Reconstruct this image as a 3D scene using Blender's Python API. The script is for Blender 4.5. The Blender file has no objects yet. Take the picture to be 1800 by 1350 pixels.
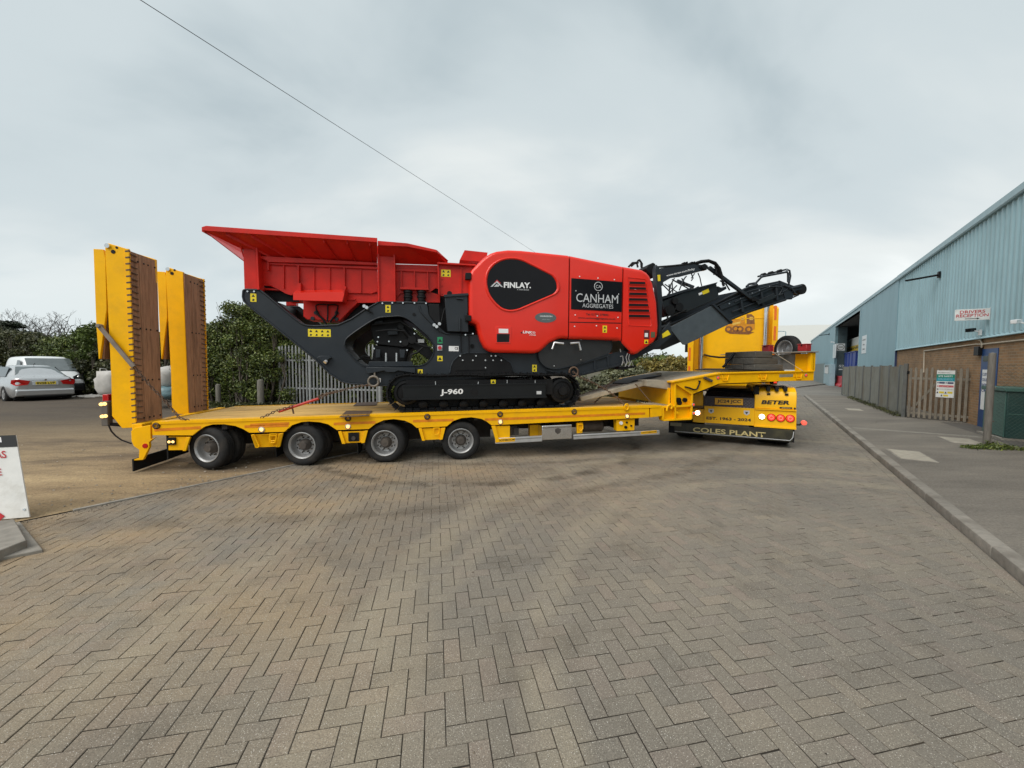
import bpy, bmesh, math, random
import numpy as np
from mathutils import Vector, Matrix, geometry

# ------------------------------------------------------------------ camera, sky, sun, exposure
SC = bpy.context.scene
COL = SC.collection
CAM_H, F_PX = 1.75, 676.0
PITCH, ROLL = math.radians(-2.73), math.radians(0.35)
_F = np.array([0, math.cos(PITCH), math.sin(PITCH)]); _U = np.array([0, -math.sin(PITCH), math.cos(PITCH)]); _R = np.array([1., 0, 0])
CR = _R*math.cos(ROLL) + _U*math.sin(ROLL); CU = _U*math.cos(ROLL) - _R*math.sin(ROLL); CF = _F
CP = np.array([0, 0, CAM_H])
cam_d = bpy.data.cameras.new('camera'); cam = bpy.data.objects.new('camera', cam_d); COL.objects.link(cam)
cam_d.sensor_width = 36; cam_d.lens = 36*F_PX/1800; cam_d.clip_start = .05; cam_d.clip_end = 3000
cam.matrix_world = Matrix(((CR[0], CU[0], -CF[0], CP[0]), (CR[1], CU[1], -CF[1], CP[1]), (CR[2], CU[2], -CF[2], CP[2]), (0, 0, 0, 1)))
SC.camera = cam

SUN_EL, SUN_AZ = math.radians(48), math.radians(222)     # azimuth from +Y clockwise: high, behind the camera
W = bpy.data.worlds.new('World'); SC.world = W; W.use_nodes = True
def make_world():
    nt = W.node_tree; N = nt.nodes; L = nt.links; N.clear()
    out = N.new('ShaderNodeOutputWorld'); bg = N.new('ShaderNodeBackground'); bg.inputs[1].default_value = .1
    sky = N.new('ShaderNodeTexSky'); sky.sky_type = 'NISHITA'; sky.sun_disc = False
    sky.sun_elevation = SUN_EL; sky.sun_rotation = SUN_AZ
    tc = N.new('ShaderNodeTexCoord'); sep = N.new('ShaderNodeSeparateXYZ'); L.new(tc.outputs['Generated'], sep.inputs[0])
    def math_(op, a, b=None, clamp=False):
        n = N.new('ShaderNodeMath'); n.operation = op; n.use_clamp = clamp
        for i, x in enumerate((a, b)):
            if x is None: continue
            if isinstance(x, (int, float)): n.inputs[i].default_value = x
            else: L.new(x, n.inputs[i])
        return n.outputs[0]
    z = math_('MAXIMUM', sep.outputs[2], 0.0); zz = math_('ADD', z, .50)
    cmb = N.new('ShaderNodeCombineXYZ'); L.new(math_('DIVIDE', sep.outputs[0], zz), cmb.inputs[0]); L.new(math_('DIVIDE', sep.outputs[1], zz), cmb.inputs[1])
    cmb.inputs[2].default_value = 3.3
    def noise(scale, det, rough, dist, w):
        mp = N.new('ShaderNodeMapping'); mp.inputs['Location'].default_value = (w, w*.7, w*.3); mp.inputs['Scale'].default_value = (.8, 1.15, 1); mp.inputs['Rotation'].default_value = (0, 0, .5)
        L.new(cmb.outputs[0], mp.inputs[0])
        n = N.new('ShaderNodeTexNoise'); n.inputs['Scale'].default_value = scale; n.inputs['Detail'].default_value = det; n.inputs['Roughness'].default_value = rough; n.inputs['Distortion'].default_value = dist
        L.new(mp.outputs[0], n.inputs['Vector']); return n.outputs[0]
    n1 = noise(.80, 4, .45, .25, CLOUD_OFF); n2 = noise(2.2, 5, .55, .3, 9.)
    nn = math_('ADD', math_('MULTIPLY', n1, .74), math_('MULTIPLY', n2, .26))
    rp = N.new('ShaderNodeValToRGB'); L.new(nn, rp.inputs[0])
    rp.color_ramp.interpolation = 'EASE'; e = rp.color_ramp.elements
    e[0].position = .34; e[0].color = (.25, .297, .318, 1)
    e[1].position = .66; e[1].color = (.60, .615, .60, 1)
    m = e.new(.45); m.color = (.355, .397, .41, 1); m = e.new(.57); m.color = (.465, .488, .482, 1)
    # a little bluer and clearer low down
    low = N.new('ShaderNodeMix'); low.data_type = 'RGBA'
    L.new(math_('SUBTRACT', 1.0, math_('MULTIPLY', z, 4.5), True), low.inputs[0])
    L.new(rp.outputs[0], low.inputs[6]); 
    lw = N.new('ShaderNodeMix'); lw.data_type = 'RGBA'; lw.inputs[0].default_value = .45
    L.new(rp.outputs[0], lw.inputs[6]); lw.inputs[7].default_value = (.34, .41, .445, 1); L.new(lw.outputs[2], low.inputs[7])
    sc = N.new('ShaderNodeVectorMath'); sc.operation = 'SCALE'; L.new(low.outputs[2], sc.inputs[0]); sc.inputs['Scale'].default_value = 10.0
    mx = N.new('ShaderNodeMix'); mx.data_type = 'RGBA'; mx.inputs[0].default_value = .97
    L.new(sky.outputs[0], mx.inputs[6]); L.new(sc.outputs[0], mx.inputs[7])
    L.new(mx.outputs[2], bg.inputs[0]); L.new(bg.outputs[0], out.inputs[0])
CLOUD_OFF = 5.6
make_world()
sd = bpy.data.lights.new('sun', 'SUN'); sd.energy = 1.5; sd.angle = math.radians(50); sd.color = (1, .97, .92)
sun = bpy.data.objects.new('sun', sd); COL.objects.link(sun)
sdir = Vector((math.sin(SUN_AZ)*math.cos(SUN_EL), math.cos(SUN_AZ)*math.cos(SUN_EL), math.sin(SUN_EL)))
sun.rotation_euler = sdir.to_track_quat('Z', 'Y').to_euler(); sun.location = (0, -10, 40)
SC.view_settings.view_transform = 'Standard'; SC.view_settings.look = 'None'; SC.view_settings.gamma = 1
SC.view_settings.exposure = 0.85; SC.view_settings.use_curve_mapping = False

# ------------------------------------------------------------------ survey helpers: a sight line met with a known plane
def ray(u, v): return CF + CR*(u-900)/F_PX + CU*(675-v)/F_PX
def gnd(u, v, z=0.0):
    d = ray(u, v); return CP + d*((z-CAM_H)/d[2])
def at_depth(u, v, y):
    d = ray(u, v); return CP + d*(y/d[1])
ZOOM = dict(F=(0, 0, 1), a=(140, 380, 4.5), b=(340, 380, 3.4615), c=(800, 420, 4.5), d=(1080, 430, 4.7368), e=(1100, 600, 5.), g=(160, 660, 4.5),
            h=(440, 620, 4.0909), i=(660, 620, 3.3333), j=(0, 520, 6.75), k=(0, 700, 4.22), l=(1360, 480, 4.0909), m=(1560, 600, 5.625),
            n=(1400, 320, 4.5), p=(1380, 640, 3.2143), q=(340, 520, 5.), r=(1360, 560, 9.))
class Frame:
    def __init__(s, o, yaw):
        s.o = np.array(o, float); a = math.radians(yaw); s.yaw = a
        s.e1 = np.array([math.cos(a), math.sin(a), 0]); s.e2 = np.array([-math.sin(a), math.cos(a), 0])
    def side(s, u, v, t):
        d = ray(u, v); k = (t-(CP-s.o)@s.e2)/(d@s.e2); p = CP+d*k-s.o; return (float(p@s.e1), float(p[2]))
    def front(s, u, v, x):
        d = ray(u, v); k = (x-(CP-s.o)@s.e1)/(d@s.e1); p = CP+d*k-s.o; return (float(p@s.e2), float(p[2]))
    def P(s, zm, t, txt):
        ox, oy, k = ZOOM[zm]
        return [s.side(ox+float(x)/k, oy+float(y)/k, t) for x, y in (w.split(',') for w in txt.split())]
    def Q(s, zm, x_, txt):
        ox, oy, k = ZOOM[zm]
        return [s.front(ox+float(x)/k, oy+float(y)/k, x_) for x, y in (w.split(',') for w in txt.split())]
    def w(s, a, b, z=0): return s.o + s.e1*a + s.e2*b + np.array([0, 0, z])
    def loc(s, p): p = np.array(p)-s.o; return (float(p@s.e1), float(p@s.e2), float(p[2]))

# ------------------------------------------------------------------ materials
MATS = {}
def srgb(r, g, b): return tuple(((c/255/12.92) if c/255 <= .04045 else ((c/255+.055)/1.055)**2.4) for c in (r, g, b))
def pm(name, col, rough=.5, metal=0., var=.12, scale=6., bump=0., bscale=60., dirt=0., dirtcol=(.09, .075, .055), dscale=2.2, coat=0., island=0., emit=0., coord='Object', spec=.5, objrand=0., stretch=None):
    if name in MATS: return MATS[name]
    m = bpy.data.materials.new(name); m.use_nodes = True; nt = m.node_tree; N = nt.nodes; L = nt.links
    b = N['Principled BSDF']; b.inputs['Roughness'].default_value = rough; b.inputs['Metallic'].default_value = metal
    b.inputs['Specular IOR Level'].default_value = spec
    if coat: b.inputs['Coat Weight'].default_value = coat; b.inputs['Coat Roughness'].default_value = .08
    tc = N.new('ShaderNodeTexCoord'); vec = tc.outputs[coord]
    if coord == 'World':
        pass
    if stretch:
        mp = N.new('ShaderNodeMapping'); mp.inputs['Scale'].default_value = stretch; L.new(vec, mp.inputs[0]); vec = mp.outputs[0]
    def noise(sc, det=4, r=.6):
        n = N.new('ShaderNodeTexNoise'); n.inputs['Scale'].default_value = sc; n.inputs['Detail'].default_value = det; n.inputs['Roughness'].default_value = r; L.new(vec, n.inputs['Vector']); return n.outputs[0]
    def mul(colsock, valsock, lo, hi):
        mr = N.new('ShaderNodeMapRange'); L.new(valsock, mr.inputs[0]); mr.inputs[1].default_value = .3; mr.inputs[2].default_value = .7; mr.inputs[3].default_value = lo; mr.inputs[4].default_value = hi
        mx = N.new('ShaderNodeVectorMath'); mx.operation = 'SCALE'; L.new(colsock, mx.inputs[0]); L.new(mr.outputs[0], mx.inputs['Scale']); return mx.outputs[0]
    rgb = N.new('ShaderNodeRGB'); rgb.outputs[0].default_value = (*col, 1); c = rgb.outputs[0]
    if var: c = mul(c, noise(scale), 1-var, 1+var)
    if island or objrand:
        if island: s_ = N.new('ShaderNodeNewGeometry').outputs['Random Per Island']; amt = island
        else: s_ = N.new('ShaderNodeObjectInfo').outputs['Random']; amt = objrand
        mr = N.new('ShaderNodeMapRange'); L.new(s_, mr.inputs[0]); mr.inputs[3].default_value = 1-amt; mr.inputs[4].default_value = 1+amt
        mx = N.new('ShaderNodeVectorMath'); mx.operation = 'SCALE'; L.new(c, mx.inputs[0]); L.new(mr.outputs[0], mx.inputs['Scale']); c = mx.outputs[0]
    if dirt:
        d1 = noise(dscale, 8, .68); mr = N.new('ShaderNodeMapRange'); L.new(d1, mr.inputs[0]); mr.inputs[1].default_value = .48; mr.inputs[2].default_value = .68; mr.inputs[3].default_value = 0; mr.inputs[4].default_value = dirt
        mx = N.new('ShaderNodeMix'); mx.data_type = 'RGBA'; L.new(mr.outputs[0], mx.inputs[0]); L.new(c, mx.inputs[6]); mx.inputs[7].default_value = (*dirtcol, 1); c = mx.outputs[2]
        ra = N.new('ShaderNodeMapRange'); L.new(mr.outputs[0], ra.inputs[0]); ra.inputs[3].default_value = rough; ra.inputs[4].default_value = min(1, rough+.4); L.new(ra.outputs[0], b.inputs['Roughness'])
    L.new(c, b.inputs['Base Color'])
    if emit: L.new(c, b.inputs['Emission Color']); b.inputs['Emission Strength'].default_value = emit
    if bump:
        bp = N.new('ShaderNodeBump'); bp.inputs['Strength'].default_value = min(1, bump); bp.inputs['Distance'].default_value = .01*max(1, bump); L.new(noise(bscale, 6, .6), bp.inputs['Height']); L.new(bp.outputs[0], b.inputs['Normal'])
    MATS[name] = m; return m

YEL = pm('yellow_paint', (.93, .475, .002), .40, var=.06, scale=3, dirt=.2, dirtcol=(.42, .22, .03), dscale=3.5, spec=.2)
YELT = pm('yellow_cab_paint', (.93, .485, .002), .34, var=.05, scale=2, dirt=.12, dirtcol=(.34, .19, .02), spec=.4)
RED = pm('red_gloss_paint', (.76, .024, .010), .2, var=.06, scale=2.5, spec=.45, dirt=.06, dirtcol=(.40, .05, .035), dscale=5)
RED2 = pm('red_steel_paint', (.60, .017, .008), .36, var=.16, scale=3, dirt=.3, dirtcol=(.27, .02, .015), bump=.05, bscale=30, spec=.3)
GREY = pm('dark_grey_steel_paint', (.020, .025, .031), .40, spec=.32, var=.12, scale=3, bump=.04, bscale=40, dirt=.12, dirtcol=(.05, .048, .045))
BLK = pm('black_steel', (.008, .008, .009), .5, var=.2, scale=5, dirt=.2, dirtcol=(.03, .027, .023), spec=.22)
BLKP = pm('black_plastic', (.009, .010, .011), .3, var=.15, scale=3, spec=.3)
RUB = pm('tyre_rubber', (.015, .015, .0155), .8, spec=.3, var=.25, scale=9, bump=.2, bscale=80, dirt=.45, dirtcol=(.06, .05, .04), dscale=4)
RUBD = pm('black_rubber', (.011, .011, .012), .6, var=.2, spec=.25)
RIM = pm('wheel_rim_steel', (.40, .40, .40), .42, .6, var=.15, scale=10, dirt=.6, dirtcol=(.12, .10, .08), dscale=5)
HUB = pm('dirty_hub', (.06, .05, .043), .75, var=.3, scale=14, dirt=.4, dirtcol=(.14, .11, .08))
ALU = pm('aluminium', (.62, .63, .64), .35, .75, var=.1, scale=6, dirt=.15, dirtcol=(.3, .28, .25))
CHROME = pm('polished_steel', (.68, .68, .68), .18, .95, var=.08)
UND = pm('dirty_underside', (.035, .03, .026), .85, var=.3, scale=6)
WOODR = pm('worn_brown_planks', (.38, .205, .115), .85, var=.22, scale=7, bump=.4, bscale=30, dirt=.6, dirtcol=(.07, .04, .022), dscale=1.6, stretch=(1, 4, .55))
WOODY = pm('yellow_stained_planks', (.66, .41, .12), .75, var=.2, scale=5, bump=.3, bscale=30, dirt=.7, dirtcol=(.25, .15, .06), dscale=1.6, stretch=(.5, 4, 1), objrand=.12)
WOODG = pm('weathered_grey_planks', (.33, .29, .225), .9, var=.28, scale=6, bump=.5, bscale=30, dirt=.6, dirtcol=(.13, .105, .08), dscale=2, stretch=(.5, 4, 1), objrand=.15)
TIMB = pm('dark_timber', (.085, .078, .066), .85, var=.3, scale=8, bump=.4, bscale=25, stretch=(.5, 3, 3), objrand=.2)
RUST = pm('rusty_steel', (.11, .065, .04), .75, var=.4, scale=20)
REDBIND = pm('red_load_binder_paint', (.45, .03, .02), .5, var=.2)
ORANGE = pm('orange_reflective_tape', (.72, .22, .006), .4, var=.2, scale=8, dirt=.3, dirtcol=(.5, .22, .02))
STICK = pm('yellow_safety_decal', (.80, .62, .015), .45, var=.03)
WHT = pm('white_lettering', (.80, .80, .80), .5, var=.02)
INK = pm('black_lettering', (.012, .012, .012), .5, var=.02)
LGREY = pm('silver_lettering', (.55, .56, .57), .4, var=.02)
GOLD = pm('gold_lettering', (.55, .45, .20), .45, var=.05)
REDINK = pm('red_lettering', (.50, .02, .03), .5, var=.03)
WLAMP = pm('lit_white_lamp', (1., .92, .74), .3, var=0, emit=4.)
ALAMP = pm('lit_amber_lamp', (1., .60, .20), .3, var=0, emit=1.0)
RLAMP = pm('lit_red_lamp', (.85, .06, .03), .3, var=.1, emit=.35)
RLENS = pm('red_lens', (.45, .01, .01), .15, var=.08)
GLASS = pm('dark_window_glass', (.05, .06, .065), .05, var=.05, spec=.8)
GLASSL = pm('sky_reflecting_glass', (.12, .14, .145), .06, .0, var=.15, scale=3, spec=1.)
CONC = pm('pale_concrete', (.33, .30, .245), .9, var=.16, scale=9, bump=.25, bscale=120, dirt=.4, dirtcol=(.20, .18, .15), dscale=2.5)
CONCD = pm('weathered_concrete', (.24, .22, .19), .92, var=.2, scale=8, bump=.35, bscale=110, dirt=.5, dirtcol=(.12, .105, .085), dscale=2.2, objrand=.12)

# ------------------------------------------------------------------ mesh helpers
class MB:
    def __init__(s): s.v = []; s.f = []
    def add(s, vs, fs):
        o = len(s.v); s.v += [tuple(float(c) for c in p) for p in vs]; s.f += [tuple(i+o for i in f) for f in fs]; return s
    def box(s, x0, x1, y0, y1, z0, z1):
        return s.add([(x0, y0, z0), (x1, y0, z0), (x1, y1, z0), (x0, y1, z0), (x0, y0, z1), (x1, y0, z1), (x1, y1, z1), (x0, y1, z1)],
                     [(0, 3, 2, 1), (4, 5, 6, 7), (0, 1, 5, 4), (1, 2, 6, 5), (2, 3, 7, 6), (3, 0, 4, 7)])
    def prism(s, poly, t0, t1, holes=(), ax='y'):
        """outline in (s,z), extruded across t; ax='x': outline in (t,z) extruded along s; ax='z': outline in (x,y)"""
        loops = [list(poly)]+[list(h) for h in holes]
        def area(p): return sum(p[i][0]*p[(i+1) % len(p)][1]-p[(i+1) % len(p)][0]*p[i][1] for i in range(len(p)))
        loops = [l if (area(l) > 0) == (k == 0) else l[::-1] for k, l in enumerate(loops)]
        mp = {'y': lambda a, b, t: (a, t, b), 'x': lambda a, b, t: (t, a, b), 'z': lambda a, b, t: (a, b, t)}[ax]
        flat = [p for l in loops for p in l]; n = len(flat)
        if holes: cap = [tuple(t) for t in geometry.tessellate_polygon([[Vector((p[0], p[1], 0)) for p in l] for l in loops])]
        else: cap = [tuple(range(n))]
        vs = [mp(a, b, t0) for a, b in flat]+[mp(a, b, t1) for a, b in flat]
        fs = [tuple(c) for c in cap]+[tuple(i+n for i in reversed(c)) for c in cap]
        k = 0
        for l in loops:
            m = len(l)
            for i in range(m):
                a, b = k+i, k+(i+1) % m; fs.append((a, a+n, b+n, b))
            k += m
        return s.add(vs, fs)
    def slab(s, pts, th):
        """a plate through pts (planar polygon), thickness th to the back of its normal"""
        P = [Vector(p) for p in pts]; nrm = Vector((0, 0, 0))
        for i in range(len(P)): nrm += P[i].cross(P[(i+1) % len(P)])
        nrm.normalize(); n = len(P)
        return s.add(list(P)+[p-nrm*th for p in P], [tuple(range(n)), tuple(range(2*n-1, n-1, -1))]+[(i, i+n, (i+1) % n+n, (i+1) % n) for i in range(n)])
    def beam(s, p, q, w, h, up=(0, 0, 1)):
        p, q = Vector(p), Vector(q); d = (q-p).normalized(); u = Vector(up); sd_ = d.cross(u)
        if sd_.length < 1e-4: sd_ = d.cross(Vector((0, 1, 0)))
        sd_.normalize(); u = sd_.cross(d)
        a, b = sd_*w/2, u*h/2
        vs = [x+o for x in (p, q) for o in (-a-b, a-b, a+b, -a+b)]
        return s.add(vs, [(0, 3, 2, 1), (4, 5, 6, 7), (0, 1, 5, 4), (1, 2, 6, 5), (2, 3, 7, 6), (3, 0, 4, 7)])
    def tube(s, pts, r, n=8, closed=False, cap=True):
        P = [Vector(p) for p in pts]; m = len(P); vs = []; fs = []; prev = None
        for i in range(m):
            a = P[i-1] if (i > 0 or closed) else P[i]; b = P[(i+1) % m] if (i < m-1 or closed) else P[i]
            d = (b-a).normalized()
            if prev is None: x = d.orthogonal().normalized()
            else:
                x = prev-d*prev.dot(d); x = x.normalized() if x.length > 1e-5 else d.orthogonal().normalized()
            prev = x; y = d.cross(x); rr = r[i] if isinstance(r, (list, tuple)) else r
            vs += [P[i]+(x*math.cos(k*2*math.pi/n)+y*math.sin(k*2*math.pi/n))*rr for k in range(n)]
        for i in range(m if closed else m-1):
            for k in range(n):
                a, b = i*n+k, i*n+(k+1) % n; c, d = ((i+1) % m)*n+k, ((i+1) % m)*n+(k+1) % n; fs.append((a, b, d, c))
        if cap and not closed: fs += [tuple(reversed(range(n))), tuple(range((m-1)*n, m*n))]
        return s.add(vs, fs)
    def cyl(s, p, q, r, n=16): return s.tube([p, q], r, n)
    def lathe(s, prof, n=32, mat=None, close=False):
        """prof [(radius, along)] about local Y; along<0 is the near face"""
        vs = []; m = len(prof)
        for k in range(n):
            a = 2*math.pi*k/n
            vs += [(r*math.cos(a), y, r*math.sin(a)) for r, y in prof]
        fs = []
        for k in range(n):
            for i in range(m if close else m-1):
                j = (i+1) % m; k2 = (k+1) % n; fs.append((k*m+i, k2*m+i, k2*m+j, k*m+j))
        if mat is not None: vs = [mat @ Vector(v) for v in vs]
        return s.add(vs, fs)
    def shift(s, M, start=0):
        for i in range(start, len(s.v)): s.v[i] = tuple(M @ Vector(s.v[i]))
        return s
    def build(s, name, mat, parent=None, smooth=30, bevel=0., seg=2, kind=None, label=None, fix=True):
        me = bpy.data.meshes.new(name); me.from_pydata(s.v, [], s.f)
        if fix:
            bm = bmesh.new(); bm.from_mesh(me); bmesh.ops.recalc_face_normals(bm, faces=bm.faces); bm.to_mesh(me); bm.free()
        if smooth:
            me.polygons.foreach_set('use_smooth', [True]*len(me.polygons)); me.set_sharp_from_angle(angle=math.radians(smooth))
        me.materials.append(mat); o = bpy.data.objects.new(name, me); COL.objects.link(o)
        if parent: o.parent = parent
        if bevel:
            b = o.modifiers.new('bevel', 'BEVEL'); b.width = bevel; b.segments = seg; b.limit_method = 'ANGLE'; b.angle_limit = math.radians(50); b.use_clamp_overlap = True
        if kind: o['kind'] = kind
        if label: o['label'] = label
        return o
def thing(name, label, cat, loc=(0, 0, 0), yaw=0., group=None, kind=None):
    o = bpy.data.objects.new(name, None); COL.objects.link(o); o.empty_display_size = .2
    o.location = [float(c) for c in loc]; o.rotation_euler = (0, 0, yaw); o['label'] = label; o['category'] = cat
    if group: o['group'] = group
    if kind: o['kind'] = kind
    return o
def tag(o, label, cat, group=None, kind=None):
    o['label'] = label; o['category'] = cat
    if group: o['group'] = group
    if kind: o['kind'] = kind
    return o
def copy_tree(o, parent=None):
    c = o.copy(); COL.objects.link(c)
    if parent: c.parent = parent
    for ch in list(o.children): copy_tree(ch, c)
    return c
def text_mesh(body, bold=0., extrude=.0):
    cu = bpy.data.curves.new('lettering', 'FONT'); cu.body = body; cu.size = 1; cu.offset = bold; cu.extrude = extrude; cu.resolution_u = 3
    cu.align_x = 'LEFT'; o = bpy.data.objects.new('lettering', cu); COL.objects.link(o)
    me = bpy.data.meshes.new_from_object(o); bpy.data.objects.remove(o); bpy.data.curves.remove(cu); return me
def lettering(body, p0, p1, h, mat, parent, out=(0, -1, 0), up=(0, 0, 1), lift=.004, bold=.01, name='lettering', shear=0.):
    """text between baseline points p0 -> p1 (local 3D), cap height h, standing off a surface by lift along out"""
    me = text_mesh(body, bold); co = np.empty(len(me.vertices)*3); me.vertices.foreach_get('co', co); co = co.reshape(-1, 3)
    lo, hi = co.min(0), co.max(0); p0, p1 = np.array(p0, float), np.array(p1, float); x = p1-p0
    up = np.array(up, float); out = np.array(out, float)
    u = (co[:, 0]-lo[0])/(hi[0]-lo[0]); w = (co[:, 1]-lo[1])/(hi[1]-lo[1])*h
    q = p0+out*lift+np.outer(u, x)+np.outer(w, up)+np.outer(w*shear, x/np.linalg.norm(x))
    me.vertices.foreach_set('co', q.ravel()); me.materials.clear(); me.materials.append(mat)
    o = bpy.data.objects.new(name, me); COL.objects.link(o); o.parent = parent; return o
def arc(cx, cz, r, a0, a1, n):
    return [(cx+r*math.cos(math.radians(a0+(a1-a0)*i/n)), cz+r*math.sin(math.radians(a0+(a1-a0)*i/n))) for i in range(n+1)]
def lerp(a, b, t): return tuple(x+(y-x)*t for x, y in zip(a, b))
def smooth_loop(p, it=2, keep=.0):
    for _ in range(it):
        q = []
        for i in range(len(p)):
            a, b = p[i], p[(i+1) % len(p)]; q += [lerp(a, b, .25), lerp(a, b, .75)]
        p = q
    return p
def round_corners(p, r, n=4):
    """fillet each corner of a closed outline with radius about r (clamped to the edges)"""
    out = []
    m = len(p)
    for i in range(m):
        A, B, C = (np.array(p[j % m], float) for j in (i-1, i, i+1))
        u, w = A-B, C-B; lu, lw = np.linalg.norm(u), np.linalg.norm(w); k = min(r, lu*.45, lw*.45)
        a, c = B+u/lu*k, B+w/lw*k
        for j in range(n+1):
            t = j/n; out.append(tuple((1-t)**2*a+2*t*(1-t)*B+t*t*c))
    return out
def leaves(name, mat, centers, radii, counts, size, parent=None, seed=1, shell=.55, flat=.0, zmin=-1e9, kind=None, aspect=.55):
    """leaf blades spread through ellipsoidal clumps (more towards their outside)"""
    rg = np.random.default_rng(seed); V = []
    for c, r, n in zip(centers, radii, counts):
        d = rg.normal(size=(n, 3)); d /= np.linalg.norm(d, axis=1, keepdims=True)
        rad = shell+(1-shell)*rg.random(n)**.6; rad *= 1+.16*np.sin(d[:, 0]*7+c[0]*3)+.12*np.sin(d[:, 2]*9+d[:, 1]*6+c[1])
        pos = np.array(c)+d*rad[:, None]*np.array(r)
        pos = pos[pos[:, 2] > zmin]; n = len(pos)
        a = rg.normal(size=(n, 3)); a[:, 2] *= 1-flat; a /= np.linalg.norm(a, axis=1, keepdims=True)
        b = np.cross(a, rg.normal(size=(n, 3))); b /= np.linalg.norm(b, axis=1, keepdims=True)
        sz = size*(.55+.9*rg.random(n))[:, None]
        V.append(np.stack([pos-a*sz, pos+b*sz*aspect, pos+a*sz, pos-b*sz*aspect], 1))
    V = np.concatenate(V).reshape(-1, 3); nq = len(V)//4
    me = bpy.data.meshes.new(name); me.vertices.add(len(V)); me.vertices.foreach_set('co', V.ravel())
    me.loops.add(nq*4); me.loops.foreach_set('vertex_index', np.arange(nq*4)); me.polygons.add(nq)
    me.polygons.foreach_set('loop_start', np.arange(nq)*4); me.polygons.foreach_set('loop_total', np.full(nq, 4)); me.update(); me.validate()
    me.materials.append(mat); o = bpy.data.objects.new(name, me); COL.objects.link(o)
    if parent: o.parent = parent
    if kind: o['kind'] = kind
    return o
def leafmat(name, cols, rough=.55):
    m = bpy.data.materials.new(name); m.use_nodes = True; N = m.node_tree.nodes; L = m.node_tree.links; b = N['Principled BSDF']; b.inputs['Roughness'].default_value = rough
    g = N.new('ShaderNodeNewGeometry'); rp = N.new('ShaderNodeValToRGB'); L.new(g.outputs['Random Per Island'], rp.inputs[0]); e = rp.color_ramp.elements
    e[0].color = (*cols[0], 1); e[1].color = (*cols[-1], 1)
    for i, c in enumerate(cols[1:-1]): k = e.new((i+1)/(len(cols)-1)); k.color = (*c, 1)
    tc = N.new('ShaderNodeTexCoord'); n = N.new('ShaderNodeTexNoise'); n.inputs['Scale'].default_value = 1.1; n.inputs['Detail'].default_value = 3; L.new(tc.outputs['Object'], n.inputs['Vector'])
    mr = N.new('ShaderNodeMapRange'); L.new(n.outputs[0], mr.inputs[0]); mr.inputs[1].default_value = .3; mr.inputs[2].default_value = .7; mr.inputs[3].default_value = .5; mr.inputs[4].default_value = 1.5
    v = N.new('ShaderNodeVectorMath'); v.operation = 'SCALE'; L.new(rp.outputs[0], v.inputs[0]); L.new(mr.outputs[0], v.inputs['Scale']); L.new(v.outputs[0], b.inputs['Base Color'])
    b.inputs['Subsurface Weight'].default_value = 0; 
    return m
# ------------------------------------------------------------------ frames of the place
RD = Frame((3.868, 2.817, 0), 56.2)          # road: r along it, q to its left (0 = right channel joint, ROADW = left edging)
ROADW = 8.43
BF = Frame((13.565, 11.185, 0), 55.7)        # warehouse wall: s along it, t towards the road
TF = Frame((-.926, 7.026, 0), 10.5)          # low loader: s forward, t across (0 = near side)
KF = Frame((3.91, 9.23, 0), -26.2)           # tractor unit: s across its rear, t towards its front
def rdloc(x, y): p = np.array([x, y, 0])-RD.o; return p@RD.e1, p@RD.e2

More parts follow.
